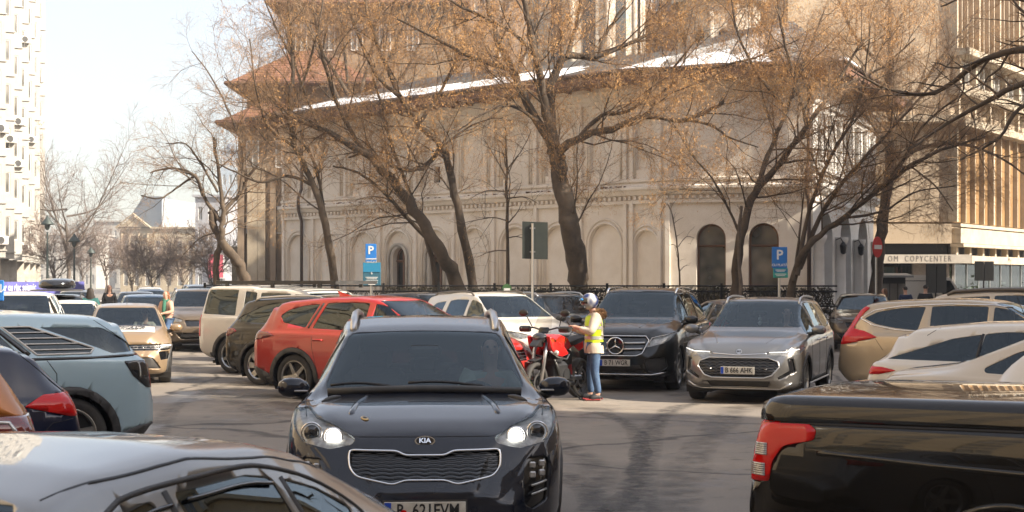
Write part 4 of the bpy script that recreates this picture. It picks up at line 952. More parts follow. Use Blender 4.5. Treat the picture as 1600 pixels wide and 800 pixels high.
def make_civic():
    L, W, H = 4.3, 1.8, 1.44
    over = dict(top=[(-.5, .42), (-.495, .58), (-.48, .66), (-.44, .74), (-.395, .87), (-.41, .905), (-.37, .94), (-.2, .99), (-.08, 1.0), (.02, .975), (.05, .95), (.25, .695), (.27, .68), (.38, .63), (.45, .56), (.48, .50), (.5, .40)],
       dlo=[[(.215, .655), (.08, .89), (.03, .91), (.03, .66)], [(.012, .662), (.012, .915), (-.12, .92), (-.175, .90), (-.19, .68)], [(-.195, .682), (-.18, .898), (-.26, .86), (-.34, .78), (-.435, .69)]])
    root, sh = mk('hatch', (L, W, H), 'hatchback_car', 'white hatchback with black glass running to a narrow tail light, below the beige SUV', (6.35, 17.6), -30, 'paint_white', over, wr=.33, tl=[(-.40 * L, .60 * H), (-.44 * L, .625 * H), (-.55 * L, .63 * H), (-.55 * L, .565 * H), (-.45 * L, .565 * H)], tlr=.3, antenna=-.1)
    side_strip(sh, 'pillar_trim', 'ink', root, [(-.18 * L, .90 * H), (-.192 * L, .68 * H)], .02, n=6, off=-.008)
    side_strip(sh, 'tailgate_seam', 'ink', root, [(-.30 * L, .94 * H), (-.33 * L, .88 * H)], .004, n=4)
    return root
def make_red():
    L, W, H = 4.55, 1.84, 1.66
    over = dict(dlo=[[(.205, .665), (.08, .90), (.03, .925), (.03, .665)], [(.006, .665), (.006, .93), (-.11, .935), (-.175, .925), (-.215, .685)], [(-.245, .69), (-.205, .918), (-.28, .90), (-.345, .855), (-.375, .80), (-.35, .735)]],
       top=[(-.5, .40), (-.497, .56), (-.488, .65), (-.465, .74), (-.415, .86), (-.428, .905), (-.40, .93), (-.36, .955), (-.2, .99), (-.06, 1.0), (.02, .982), (.055, .955), (.232, .70), (.25, .685), (.36, .645), (.43, .60), (.468, .555), (.488, .48), (.5, .40)])
    root, sh = mk('suv', (L, W, H), 'crossover_car', 'bright red crossover parked at an angle behind the black one', (-1.9, 24.6), -31, 'paint_red', over, wb=2.70, wr=.36, clad=.075, rim='five',
        tl=[(-.375 * L, .61 * H), (-.41 * L, .64 * H), (-.55 * L, .67 * H), (-.55 * L, .575 * H), (-.46 * L, .565 * H)], tlr=.4, tl_m='lamp_dark_red', rbump=.3)
    side_strip(sh, 'pillar_trim', 'black_plastic', root, [(-.190 * L, .925 * H), (-.232 * L, .685 * H)], .035, n=6, off=-.026)
    bars_in([(.25 * W, .50 * H), (-.25 * W, .50 * H), (-.22 * W, .36 * H), (.22 * W, .36 * H)], sh, [.64, .69, .74, .79], .006, 'satin_metal', root)
    MB().add([(-1.05, -.03, H - .02), (-.80, -.0, H - .02), (-1.05, .03, H - .02), (-1.12, 0, H + .07)], [(0, 1, 3), (1, 2, 3), (2, 0, 3)]).obj('shark_fin', 'paint_red', root)
    return root
def make_black():
    L, W, H = 4.50, 1.84, 1.62
    over = dict(dlo=[[(.205, .665), (.08, .90), (.03, .925), (.03, .665)], [(.012, .665), (.012, .93), (-.13, .935), (-.19, .925), (-.20, .685)], [(-.218, .69), (-.208, .92), (-.29, .90), (-.36, .82), (-.43, .73), (-.38, .70)]])
    root, sh = mk('suv', (L, W, H), 'crossover_car', 'black crossover with silver turbine wheels between the red car and the off-roader', (-2.98, 27.8), -31, 'paint_black', over, wb=2.70, wr=.365, clad=.05, rim='turbine', rails=(-.36, .0, .68, 'satin_metal'),
        tl=[(-.41 * L, .60 * H), (-.43 * L, .63 * H), (-.55 * L, .64 * H), (-.55 * L, .54 * H), (-.46 * L, .54 * H)], tlr=.4, tl_m='lamp_dark_red')
    return root
def make_duster():
    L, W, H = 4.25, 1.82, 1.66
    over = dict(dlo=[[(.20, .66), (.10, .86), (.05, .90), (.02, .905), (.02, .66)], [(-.002, .66), (-.002, .908), (-.11, .91), (-.17, .89), (-.185, .67)], [(-.225, .68), (-.205, .885), (-.30, .86), (-.345, .78), (-.33, .71)]])
    root, sh = mk('suv', (L, W, H), 'compact_suv', 'white SUV with grey roof rails, nose hidden behind the motorcycle', (-.28, 31.2), -58, 'paint_white', over, wb=2.67, wr=.35, clad=.06, rim='five', rails=(-.36, .02, .66, 'satin_brown'), mirror_col='black_plastic', front_tint='car_glass', sidetint='car_glass')
    side_strip(sh, 'fender_vent', 'black_plastic', root, [(1.0, .92), (1.02, .78)], .03, n=6, off=-.01)
    return root
mat('satin_brown', (0.13, 0.11, 0.09), 0.4, 0.4)
mat('satin_dark', (0.2, 0.2, 0.2), 0.35, 0.9)
make_kia(); make_mg(); make_merc(); make_spring(); make_rover(); make_blue(); make_hatch_navy(); make_orange(); make_sedan(); make_pickup(); make_crv(); make_civic(); make_red(); make_black(); make_duster()
# ---------------------------------------------------------------- the other parked cars
OTH = [
 ('hatch', (4.3, 1.80, 1.46), 'hatchback_car', 'white hatchback with only its spoiler and flank showing above the pickup bed', (6.0, 12.15), -30, 'paint_white', {}, 0),
 ('sedan', (4.6, 1.82, 1.46), 'saloon_car', 'cream saloon with a sloping rear window between two white hatchbacks', (5.95, 14.75), -30, 'paint_cream', dict(antenna=-.12), 0),
 ('sedan', (4.6, 1.80, 1.50), 'saloon_car', 'silver saloon roof with an antenna between the beige SUV and white hatchback', (8.1, 20.9), -30, 'paint_silver', dict(antenna=-.16), 1),
 ('suv', (4.5, 1.84, 1.72), 'estate_suv', 'light grey SUV with brown roof rails behind the beige SUV', (9.9, 28.6), -30, 'paint_cream', dict(rails=(-.36, .02, .66, 'satin_brown', .04)), 1),
 ('suv', (4.5, 1.84, 1.70), 'estate_suv', 'white SUV roof at the right edge in front of the green shop windows', (12.6, 33.2), -30, 'paint_white', dict(rails=(-.36, .02, .66, 'satin_brown')), 1),
 ('suv', (4.5, 1.84, 1.52), 'crossover_car', 'muddy brown crossover parked beside the white portico', (9.95, 43.6), -103, 'paint_brown', {}, 1),
 ('sedan', (4.6, 1.84, 1.47), 'saloon_car', 'dark saloon roof between the black luxury SUV and the silver crossover', (5.2, 35.2), -75, 'paint_brown', {}, 1),
 ('suv', (4.6, 1.84, 1.60), 'estate_car', 'dark blue estate car behind the rider with reflections in its side windows', (1.1, 36.3), -62, 'paint_dark_grey', dict(rails=(-.36, .02, .66, 'satin_metal')), 1),
 ('hatch', (4.1, 1.76, 1.46), 'hatchback_car', 'grey blue hatchback seen above the red car, in front of the iron fence', (-2.9, 36.2), -50, 'paint_blue', {}, 1),
 ('suv', (4.4, 1.80, 1.58), 'crossover_car', 'black crossover roof close to the iron fence, left of the white SUV', (-2.1, 40.2), -50, 'paint_dark_grey', {}, 1),
 ('suv', (4.5, 1.84, 1.60), 'estate_suv', 'silver white SUV roof just behind the boxy off-roader', (-4.6, 35.6), -35, 'paint_silver', dict(rails=(-.36, .02, .66, 'satin_metal')), 1),
 ('suv', (4.4, 1.80, 1.56), 'crossover_car', 'taupe crossover roof below the blue parking board', (-5.4, 39.6), -35, 'paint_cream', dict(rails=(-.36, .02, .66, 'chrome')), 1),
 ('suv', (4.5, 1.86, 1.66), 'estate_suv', 'dark bronze SUV facing the camera, left of the boxy off-roader', (-8.75, 42.9), -76, 'paint_bronze', dict(rails=(-.36, .02, .66, 'satin_metal'), chrome=True), 0),
 ('hatch', (4.2, 1.78, 1.50), 'hatchback_car', 'white hatchback behind the dark bronze SUV', (-10.3, 49.6), -76, 'paint_white', {}, 1),
 ('suv', (4.6, 1.86, 1.72), 'estate_suv', 'dark grey SUV farthest back in the line beside the walking woman', (-11.2, 56.0), -76, 'paint_dark_grey', {}, 1),
 ('suv', (4.6, 1.86, 1.66), 'estate_suv', 'white SUV at the left edge with a pale windscreen, above the blue one', (-10.35, 32.2), -77, 'paint_white', {}, 0),
 ('hatch', (4.0, 1.76, 1.44), 'hatchback_car', 'silver hatchback roof between the pale blue SUV and the white SUV', (-9.1, 24.6), 205, 'paint_silver', {}, 1),
 ('hatch', (3.9, 1.72, 1.42), 'hatchback_car', 'small white hatchback in front of the car with a roof box', (-10.6, 36.8), -77, 'paint_white', {}, 1),
 ('suv', (4.6, 1.84, 1.52), 'estate_car', 'dark estate car carrying a black roof box', (-12.2, 41.2), -77, 'paint_dark_grey', dict(rails=(-.36, .02, .66, 'black_plastic')), 1),
 ('hatch', (4.2, 1.78, 1.48), 'hatchback_car', 'grey blue hatchback following the small sand coloured car', (-10.7, 44.8), -77, 'paint_blue', {}, 1),
 ('sedan', (4.5, 1.80, 1.46), 'saloon_car', 'dark saloon parked far down the street right of the two walkers', (-14.2, 58.0), -77, 'paint_dark_grey', {}, 2),
 ('hatch', (4.1, 1.76, 1.48), 'hatchback_car', 'silver hatchback far down the street behind the teal coat', (-17.6, 62.0), -77, 'paint_silver', {}, 2),
 ('sedan', (4.5, 1.80, 1.46), 'saloon_car', 'blue saloon far down the street under the bare trees', (-16.5, 70.0), -77, 'paint_blue', {}, 2),
 ('suv', (4.5, 1.84, 1.66), 'estate_suv', 'brown SUV far down the street below the gabled palace', (-15.6, 76.0), -77, 'paint_brown', {}, 2),
 ('hatch', (4.1, 1.76, 1.48), 'hatchback_car', 'white hatchback farthest down the street', (-19.8, 84.0), -77, 'paint_white', {}, 2),
]
for tm, dims, nm, lab, loc, hd, col, kw, lod in OTH:
    r_, sh_ = mk(tm, dims, nm, lab, loc, hd, col, None, lod=lod, seams=lod < 2, handles=lod < 2, interior=lod < 2, sidetint='privacy_glass', **kw)
    if 'roof box' in lab and 'black roof box' in lab:
        rb = empty('roof_box', (loc[0], loc[1], 0), R(hd), 'black plastic roof box on the dark estate car at far left', 'roof box')
        b = MB(); prof = [(-1.0, .02), (-.96, .30), (-.6, .42), (0, .46), (.6, .42), (.9, .32), (1.0, .16), (1.02, .02)]
        V = []; Fq = []
        for x, w_ in prof:
            for k in range(14):
                a = 2 * math.pi * k / 14; V.append((x, w_ * 1.05 * math.copysign(abs(math.cos(a)) ** .5, math.cos(a)), dims[2] + .23 + (w_ * .42) * math.copysign(abs(math.sin(a)) ** .6, math.sin(a)) * (1 if math.sin(a) > 0 else .55)))
        for i in range(len(prof) - 1):
            for k in range(14): Fq.append((i * 14 + k, i * 14 + (k + 1) % 14, (i + 1) * 14 + (k + 1) % 14, (i + 1) * 14 + k))
        b.add(V, Fq).obj('box_shell', 'gloss_black', rb, smooth=True)
        for x in (-.5, .5): MB().box((x, 0, dims[2] + .10), (.06, 1.3, .04)).obj('cross_bar', 'satin_metal', rb)
# ================================================================ GROUND
def ground_mat():
    m = bpy.data.materials.new('asphalt'); m.use_nodes = True; n, l = nodes(m); b = n['Principled BSDF']; M['asphalt'] = m
    tc = n.new('ShaderNodeTexCoord')
    def noise(sc, det=6, ro=.6, off=None, sx=1.0):
        t = n.new('ShaderNodeTexNoise'); t.inputs['Scale'].default_value = sc; t.inputs['Detail'].default_value = det; t.inputs['Roughness'].default_value = ro
        mp = n.new('ShaderNodeMapping'); mp.inputs['Scale'].default_value = (sx, 1, 1); mp.inputs['Location'].default_value = off or (0, 0, 0)
        l.new(tc.outputs['Object'], mp.inputs[0]); l.new(mp.outputs[0], t.inputs[0]); return t.outputs[0]
    def ramp(src, p0, c0, p1, c1):
        r = n.new('ShaderNodeValToRGB'); e = r.color_ramp.elements; e[0].position = p0; e[1].position = p1; e[0].color = (*c0, 1); e[1].color = (*c1, 1); l.new(src, r.inputs[0]); return r.outputs[0]
    def mix(f, a, c, mode='MIX'):
        x = n.new('ShaderNodeMix'); x.data_type = 'RGBA'; x.blend_type = mode
        for s, v in ((0, f), (6, a), (7, c)):
            if isinstance(v, (int, float)): x.inputs[s].default_value = v
            elif isinstance(v, tuple): x.inputs[s].default_value = (*v, 1)
            else: l.new(v, x.inputs[s])
        return x.outputs[2]
    fine = ramp(noise(70, 4, .8), .3, (.62, .62, .62), .72, (1.45, 1.42, 1.38))
    base = ramp(noise(.35, 7, .65), .32, (.135, .121, .107), .72, (.290, .250, .205))
    patch = ramp(noise(1.3, 5, .6, (9, 3, 0)), .50, (0, 0, 0), .62, (1, 1, 1))
    c = mix(patch, base, (.195, .173, .148)); c = mix(1.0, c, fine, 'MULTIPLY')
    wet = ramp(noise(.30, 5, .55, (3.1, 7.7, 0), 1.6), .53, (0, 0, 0), .60, (1, 1, 1))
    oil = ramp(noise(3.2, 4, .5, (5, 1, 0)), .62, (1, 1, 1), .72, (.6, .6, .6))
    c = mix(1.0, c, oil, 'MULTIPLY')
    # cracks
    v = n.new('ShaderNodeTexVoronoi'); v.feature = 'DISTANCE_TO_EDGE'; v.inputs['Scale'].default_value = .28
    dm = n.new('ShaderNodeMix'); dm.data_type = 'RGBA'; dm.inputs[0].default_value = .35; l.new(tc.outputs['Object'], dm.inputs[6])
    nz = n.new('ShaderNodeTexNoise'); nz.inputs['Scale'].default_value = 1.1; nz.inputs['Detail'].default_value = 5; l.new(tc.outputs['Object'], nz.inputs[0]); l.new(nz.outputs[1], dm.inputs[7]); l.new(dm.outputs[2], v.inputs['Vector'])
    cr = ramp(v.outputs['Distance'], .003, (.30, .30, .30), .010, (1, 1, 1)); c = mix(1.0, c, cr, 'MULTIPLY')
    dark = mix(wet, c, mix(1.0, c, (.62, .62, .64), 'MULTIPLY')); l.new(dark, b.inputs['Base Color'])
    rr = n.new('ShaderNodeMapRange'); rr.inputs[3].default_value = .74; rr.inputs[4].default_value = .33; l.new(wet, rr.inputs[0]); l.new(rr.outputs[0], b.inputs['Roughness'])
    bp = n.new('ShaderNodeBump'); bp.inputs['Strength'].default_value = .5; bp.inputs['Distance'].default_value = .012; l.new(noise(90, 4), bp.inputs['Height']); l.new(bp.outputs[0], b.inputs['Normal'])
ground_mat()
def sheet(name, pts, z, m, kind='structure', parent=None):
    o = MB().add([(p[0], p[1], z) for p in pts], [tuple(range(len(pts)))]).obj(name, m, parent); tag(o, kind=kind); return o
sheet('ground', [(-400, -60), (400, -60), (400, 900), (-400, 900)], -.02, mat('far_ground', (.13, .12, .105), .9, col2=(.19, .17, .14), nscale=.2))
sheet('road', [(-26, -30), (22, -30), (22, 46), (10, 46), (-14, 49), (-26, 52)], 0, 'asphalt')
sheet('side_street', [(8.9, 46), (22, 46), (36, 120), (24, 120)], 0, 'asphalt')
_far = [(-26, 52), (-14, 49), (-38, 170), (-60, 260), (-80, 260), (-52, 170)]
sheet('far_street', _far, 0, 'asphalt')
# soft-edged dark marks that tyres and repairs left on the asphalt
def ribbon(name, pts, w, m, z, closed=False):
    pts = [Vector((p[0], p[1], 0)) for p in pts]; 
    q = []
    for i in range(len(pts) - 1):
        p0 = pts[max(i - 1, 0)]; p1 = pts[i]; p2 = pts[i + 1]; p3 = pts[min(i + 2, len(pts) - 1)]
        for j in range(8):
            t = j / 8; q.append(.5 * ((2 * p1) + (p2 - p0) * t + (2 * p0 - 5 * p1 + 4 * p2 - p3) * t * t + (3 * p1 - p0 - 3 * p2 + p3) * t ** 3))
    q.append(pts[-1]); V = []; Fq = []
    me = bpy.data.meshes.new(name)
    for i, p in enumerate(q):
        t = (q[min(i + 1, len(q) - 1)] - q[max(i - 1, 0)]).normalized(); nn = Vector((-t.y, t.x, 0)); ww = w * (.85 + .3 * rnd.random())
        V += [(p - nn * ww / 2)[:], (p + nn * ww / 2)[:]]
    V = [(x, y, z) for x, y, _ in V]
    for i in range(len(q) - 1): Fq.append((2 * i, 2 * i + 1, 2 * i + 3, 2 * i + 2))
    me.from_pydata(V, [], Fq); uv = me.uv_layers.new(name='UVMap')
    for p in me.polygons:
        for li in p.loop_indices: vi = me.loops[li].vertex_index; uv.data[li].uv = (vi // 2 * .3, vi % 2)
    o = mobj(name, me, m); tag(o, kind='structure'); return o
def mark_mat(name, col, rough, dens, lo=.42, hi=.62, sc=3.0):
    m = bpy.data.materials.new(name); m.use_nodes = True; n, l = nodes(m); b = n['Principled BSDF']; b.inputs['Base Color'].default_value = (*col, 1); b.inputs['Roughness'].default_value = rough
    tc = n.new('ShaderNodeTexCoord'); uv = n.new('ShaderNodeSeparateXYZ'); l.new(tc.outputs['UV'], uv.inputs[0])
    def mth(op, a, c=None):
        x = n.new('ShaderNodeMath'); x.operation = op
        for i, v in enumerate((a, c)):
            if v is None: continue
            if isinstance(v, (int, float)): x.inputs[i].default_value = v
            else: l.new(v, x.inputs[i])
        return x.outputs[0]
    e = mth('MULTIPLY', mth('MULTIPLY', uv.outputs[1], mth('SUBTRACT', 1.0, uv.outputs[1])), 4.0); e = mth('POWER', e, .7)
    nz = n.new('ShaderNodeTexNoise'); nz.inputs['Scale'].default_value = sc; nz.inputs['Detail'].default_value = 7; nz.inputs['Roughness'].default_value = .7; l.new(tc.outputs['Object'], nz.inputs[0])
    mr = n.new('ShaderNodeMapRange'); mr.inputs[1].default_value = lo; mr.inputs[2].default_value = hi; l.new(nz.outputs[0], mr.inputs[0])
    a = mth('MULTIPLY', mth('MULTIPLY', e, mr.outputs[0]), dens); l.new(a, b.inputs['Alpha']); M[name] = m
mark_mat('tyre_dark', (.045, .044, .043), .6, .6, .38, .62, 7); mark_mat('tyre_faint', (.06, .058, .055), .6, .42, .40, .62, 3); mark_mat('puddle', (.04, .038, .036), .12, .85, .42, .56, 1.2); mark_mat('faded_paint', (.30, .38, .46), .7, .55, .50, .62, 4); mark_mat('painted_sun', (.30, .26, .21), .9, .5, .40, .65, 1.2)
marks = [
 ('tyre_mark', [(1000, 800), (1005, 730), (1020, 670), (1050, 640), (1100, 630), (1180, 628)], .34, 'tyre_dark'),
 ('tyre_mark', [(940, 645), (985, 665), (1000, 700), (985, 760), (960, 800)], .26, 'tyre_dark'),
 ('tyre_mark', [(870, 690), (930, 730), (945, 800)], .40, 'tyre_faint'), ('tyre_mark', [(900, 650), (1000, 640), (1170, 655)], .22, 'tyre_faint'),
 ('tyre_mark', [(880, 740), (920, 770), (930, 800)], .30, 'tyre_dark'), ('tyre_mark', [(1150, 640), (1100, 690), (1060, 760), (1050, 800)], .5, 'tyre_faint'),
 ('tyre_mark', [(470, 590), (360, 600), (270, 640), (250, 690)], .30, 'tyre_faint'), ('tyre_mark', [(270, 560), (310, 600), (420, 650)], .45, 'tyre_faint'),
 ('faded_line', [(240, 655), (300, 652), (340, 655)], .12, 'faded_paint'), ('faded_line', [(395, 612), (440, 610), (460, 612)], .14, 'faded_paint'), ('faded_line', [(270, 545), (320, 547), (345, 552)], .14, 'faded_paint'),
 ('faded_line', [(240, 690), (330, 668), (350, 668)], .10, 'faded_paint'),
]
for i, (nm, pp, w_, mm) in enumerate(marks):
    ribbon(nm, [gp(a, b_)[:2] for a, b_ in pp], w_, mm, .004 + .0012 * i)
for i, (pp, w_) in enumerate([([(262, 548), (300, 549), (345, 551)], 1.0), ([(255, 570), (300, 571), (350, 570)], .45)]):
    ribbon('puddle', [gp(a, b_)[:2] for a, b_ in pp], w_, 'puddle', .022 + .0012 * i)
for i, (pp, w_) in enumerate([([(350, 600), (420, 640), (470, 660)], 1.6), ([(820, 625), (900, 632), (970, 640)], 1.0)]):  # warm pale ribbons painted as sun streaks on the road
    ribbon('painted_sun_patch', [gp(a, b_)[:2] for a, b_ in pp], w_, 'painted_sun', .030 + .0012 * i)
# pavements with kerbs
def pavement(name, pts, h=.13):
    o = MB().prism([(p[0], p[1]) for p in pts], h + .1, (0, 0, h), (1, 0, 0), (0, 1, 0)).obj(name, mat('paving', (.30, .27, .23), .85, bump=.3, bscale=8, col2=(.20, .185, .165), nscale=1.5)); tag(o, kind='structure'); return o
pavement('pavement', [(-13.3, 47.4), (9.0, 43.1), (9.0, 52), (-10, 70), (-30, 130), (-34, 130), (-15, 60)])
pavement('pavement_far', [(13.2, 56.5), (60, 52), (60, 130), (34, 130), (24, 66)])
pavement('pavement_left', [(-27, 48), (-21.5, 50), (-33, 100), (-51, 175), (-80, 175), (-36, 100)])
# ================================================================ CHURCH
mat('stucco', (.76, .69, .60), .9, bump=.25, bscale=6, col2=(.63, .55, .455), nscale=.9, detail=9)
mat('stucco_white', (.70, .685, .655), .88, bump=.2, bscale=6, col2=(.58, .555, .52), nscale=1.2)
mat('stucco_grey', (.50, .46, .40), .9, bump=.3, bscale=9, col2=(.32, .28, .23), nscale=2.2)
mat('slate', (.27, .26, .25), .7, col2=(.42, .40, .36), nscale=2.2)
mat('fascia_wood', (.10, .05, .03), .7, col2=(.19, .09, .055), nscale=3)
mat('snow', (.85, .86, .88), .6, bump=.35, bscale=5)
mat('dark_glass', (.012, .014, .014), .06, spec=.8); mat('brown_wood', (.14, .065, .03), .6)
mat('gallery_pane', (.45, .42, .36), .3); mat('iron', (.012, .012, .012), .5, .3)
PA = Vector((-10.2, 68.4, 0)); PB = Vector((4.1, 53.6, 0)); PC = Vector((5.2, 52.6, 0)); PD = Vector((10.05, 51.3, 0)); PE = Vector((14.4, 61.2, 0))
church = empty('church', (0, 56, 0), 0, 'old pale stucco church with blind arches, slate roof and snow on its eaves', 'church')
OFF = Vector((0, 56, 0))
def nrm(a, b): t = (b - a).normalized(); return t, Vector((t.y, -t.x, 0))      # outward = towards the camera side for a left-to-right wall
ZC = 4.95                     # middle cornice
ZE = 8.75                     # eaves
def church_wall(a, b, narch, doors=(), big=(), name='wall', m='stucco', smallwin=(), upper=True):
    t, n = nrm(a, b); Lw = (b - a).length; o = a - OFF; sp = Lw / narch if narch else Lw
    holes = []; aw = sp * .66
    for i in range(narch):
        c = (i + .5) * sp; holes.append(arch(c, aw, .9, 3.1, 10)); 
        if upper: holes.append(arch(c, aw * .92, ZC + .75, 7.05, 10))
    for c, w, z0, zs in big: holes.append(arch(c, w, z0, zs, 12))
    w1 = MB().holed([(0, 0), (Lw, 0), (Lw, ZE), (0, ZE)], holes, .10, o, t, (0, 0, 1)).obj(name, m, church)
    o2 = o - n * .10; hb = []
    for c, w, z0, zs in doors: hb.append(arch(c, w, z0, zs, 12))
    for c, w, z0, zs in big: hb.append(arch(c, w + .01, z0, zs, 12))
    for c, w, z0, z1 in smallwin: hb.append([(c - w / 2, z0), (c + w / 2, z0), (c + w / 2, z1), (c - w / 2, z1)])
    MB().holed([(0, 0), (Lw, 0), (Lw, ZE), (0, ZE)], hb, .35, o2, t, (0, 0, 1)).obj('inner_wall', m, church)
    # arch mouldings
    def mould(c, w, z0, zs, r):
        pts = [(c - w / 2, z0)] + [(c - w / 2 * math.cos(math.pi * k / 12), zs + w / 2 * math.sin(math.pi * k / 12)) for k in range(13)] + [(c + w / 2, z0)]
        return [o + t * p[0] + Vector((0, 0, p[1])) + n * r * .4 for p in pts]
    for i in range(narch):
        c = (i + .5) * sp
        f = MB().tube(mould(c, aw + .10, .5, 3.1, .045), .045, 5); f.tube(mould(c, aw + .36, .5, 3.1, .03), .035, 5); f.obj('arch_moulding', m, church, smooth=True)
        if upper:
            f = MB().tube(mould(c, aw * .92 + .10, ZC + .5, 7.05, .045), .045, 5); f.tube(mould(c, aw * .92 + .34, ZC + .5, 7.05, .03), .035, 5); f.obj('arch_moulding', m, church, smooth=True)
    for i in range(narch + 1):
        c = min(max(i * sp, .14), Lw - .14)
        for z0, z1 in ((.6, ZC - .35), (ZC + .35, ZE - .55)) if upper else ((.6, ZC - .35),):
            MB().box(o + t * c + n * .05 + Vector((0, 0, (z0 + z1) / 2)), (.16, .12, z1 - z0), rz=math.atan2(t.y, t.x)).obj('pilaster', m, church)
    # cornices: stepped profile, string courses, dentils
    for z, prof, nm in ((ZC, [(0, -.42), (.10, -.42), (.10, -.30), (.05, -.28), (.05, -.16), (.16, -.12), (.22, 0), (.30, .06), (.30, .14), (.12, .2), (.06, .30), (.14, .34), (.14, .42), (0, .46)], 'cornice'),
                        (ZE - .35, [(0, -.30), (.08, -.30), (.08, -.18), (.14, -.16), (.2, 0), (.28, .1), (.28, .34), (0, .34)], 'cornice'), (.45, [(0, -.45), (.16, -.45), (.16, .0), (.08, .1), (0, .12)], 'plinth')):
        V = []; k = len(prof)
        for q in (-.0, Lw): V += [o + t * q + n * d + Vector((0, 0, z + h)) for d, h in prof]
        MB().add(V, [(i, i + 1, i + 1 + k, i + k) for i in range(k - 1)] + [tuple(range(k)), tuple(range(2 * k - 1, k - 1, -1))]).obj(nm, m, church)
    d = MB(); q = .1
    while q < Lw: d.box(o + t * q + n * .10 + Vector((0, 0, ZC - .22)), (.10, .10, .12), rz=math.atan2(t.y, t.x)); q += .24
    tag(d.obj('dentil_row', m, church), kind='stuff')
    # snow-melt grime and old leaves lying on the ledge
    d = MB(); q = 0
    while q < Lw:
        if rnd.random() < .55: d.box(o + t * q + n * rnd.uniform(.1, .26) + Vector((0, 0, ZC + .16 + rnd.random() * .03)), (rnd.uniform(.05, .2), .06, rnd.uniform(.02, .07)), rz=rnd.random() * 3)
        q += rnd.uniform(.06, .25)
    if narch or big: tag(d.obj('ledge_litter', mat('litter', (.10, .06, .035), .95), church), kind='stuff')
    for c, w, z0, zs in doors:
        P = o2 - n * .28; dd = MB().prism(arch(c, w, z0, zs, 12), .05, P, t, (0, 0, 1)).obj('door', 'dark_glass', church)
        f = MB(); pts = [P + n * .04 + t * p[0] + Vector((0, 0, p[1])) for p in arch(c, w - .08, z0, zs, 14)]; f.tube(pts, .05, 4, close=True)
        f.tube([P + n * .05 + t * c + Vector((0, 0, z0)), P + n * .05 + t * c + Vector((0, 0, zs + w * .35))], .07, 4)
        f.tube([P + n * .05 + t * (c - w / 2) + Vector((0, 0, zs - .1)), P + n * .05 + t * (c + w / 2) + Vector((0, 0, zs - .1))], .06, 4); f.obj('door_frame', 'brown_wood', dd)
        for k in range(7):
            MB().tube([P + n * .06 + t * (c - w / 2 + w * (k + .5) / 7) + Vector((0, 0, z0)), P + n * .06 + t * (c - w / 2 + w * (k + .5) / 7) + Vector((0, 0, zs))], .015, 4).obj('grating_bar', 'iron', dd)
        MB().tube([o + n * .05 + t * p[0] + Vector((0, 0, p[1])) for p in [(c + w / 2 + .10, z0)] + arch(c, w + .2, z0, zs, 14)[2:] + [(c - w / 2 - .10, z0)]], .07, 5).obj('door_surround', 'stucco_grey', church, smooth=True)
    for c, w, z0, zs in big:
        P = o2 - n * .30; dd = MB().prism(arch(c, w, z0, zs, 12), .05, P, t, (0, 0, 1)).obj('window', 'window_glass', church)
        f = MB(); pts = [P + n * .05 + t * p[0] + Vector((0, 0, p[1])) for p in arch(c, w - .06, z0, zs, 14)]; f.tube(pts, .05, 4, close=True)
        f.tube([P + n * .05 + t * (c - w / 2) + Vector((0, 0, zs - .25)), P + n * .05 + t * (c + w / 2) + Vector((0, 0, zs - .25))], .04, 4); f.obj('window_frame', 'brown_wood', dd)
    for c, w, z0, z1 in smallwin:
        P = o2 - n * .25; dd = MB().prism([(c - w / 2, z0), (c + w / 2, z0), (c + w / 2, z1), (c - w / 2, z1)], .05, P, t, (0, 0, 1)).obj('window', 'dark_glass', church)
        MB().box(P + n * .03 + t * c + Vector((0, 0, z1 - .12)), (w, .06, .2), rz=math.atan2(t.y, t.x)).obj('shutter', 'brown_wood', dd)
mat('window_glass', (.03, .033, .028), .03, spec=1.0, coat=.6, col2=(.26, .225, .17), nscale=.8, detail=2)  # second colour puts cream reflections into the big panes
def s_at(px, a, b):
    k = (px - 800) / F; den = (b.x - a.x) - k * (b.y - a.y); return ((k * a.y - a.x) / den) * (b - a).length
dA = [s_at(p, PA, PB) for p in (618, 710, 661)]
LAB = (PB - PA).length; spn = LAB / 9
dc = [(math.floor(x / spn) + .5) * spn for x in dA]
church_wall(PA, PB, 9, doors=[(dc[0], .95, .9, 2.75), (dc[1], .95, .9, 2.75)], smallwin=[(dc[2], .36, 5.75, 6.4)])
church_wall(PB, PC, 1, name='buttress_wall', upper=True)
church_wall(PC, PD, 0, big=[(s_at(1111, PC, PD), 1.0, .9, 3.3), (s_at(1193, PC, PD), 1.02, .9, 3.3)])
# sides towards the portico and the back
tDE, nDE = nrm(PD, PE); LDE = (PE - PD).length
hol = []
c3 = [LDE * (.20 + .30 * i) for i in range(3)]
low = [arch(c, 1.9, 1.15, 3.3, 12) for c in c3]; up = [[(LDE * (.10 + .146 * i), 5.75), (LDE * (.10 + .146 * i) + .85, 5.75), (LDE * (.10 + .146 * i) + .85, 7.6), (LDE * (.10 + .146 * i), 7.6)] for i in range(6)]
MB().holed([(0, 0), (LDE, 0), (LDE, ZE), (0, ZE)], low + up, .45, PD - OFF, tDE, (0, 0, 1)).obj('portico_wall', 'stucco_white', church)
bk = PD - OFF - nDE * 2.4
MB().holed([(0, 0), (LDE, 0), (LDE, ZE), (0, ZE)], [arch(LDE * .5, 1.3, .9, 2.9, 10)], .3, bk, tDE, (0, 0, 1)).obj('inner_wall', 'stucco_white', church)
MB().add([bk - nDE * .5 + tDE * q + Vector((0, 0, z)) for q, z in ((1, 0), (LDE - 1, 0), (LDE - 1, 4), (1, 4))], [(0, 1, 2, 3)]).obj('door', 'brown_wood', church)
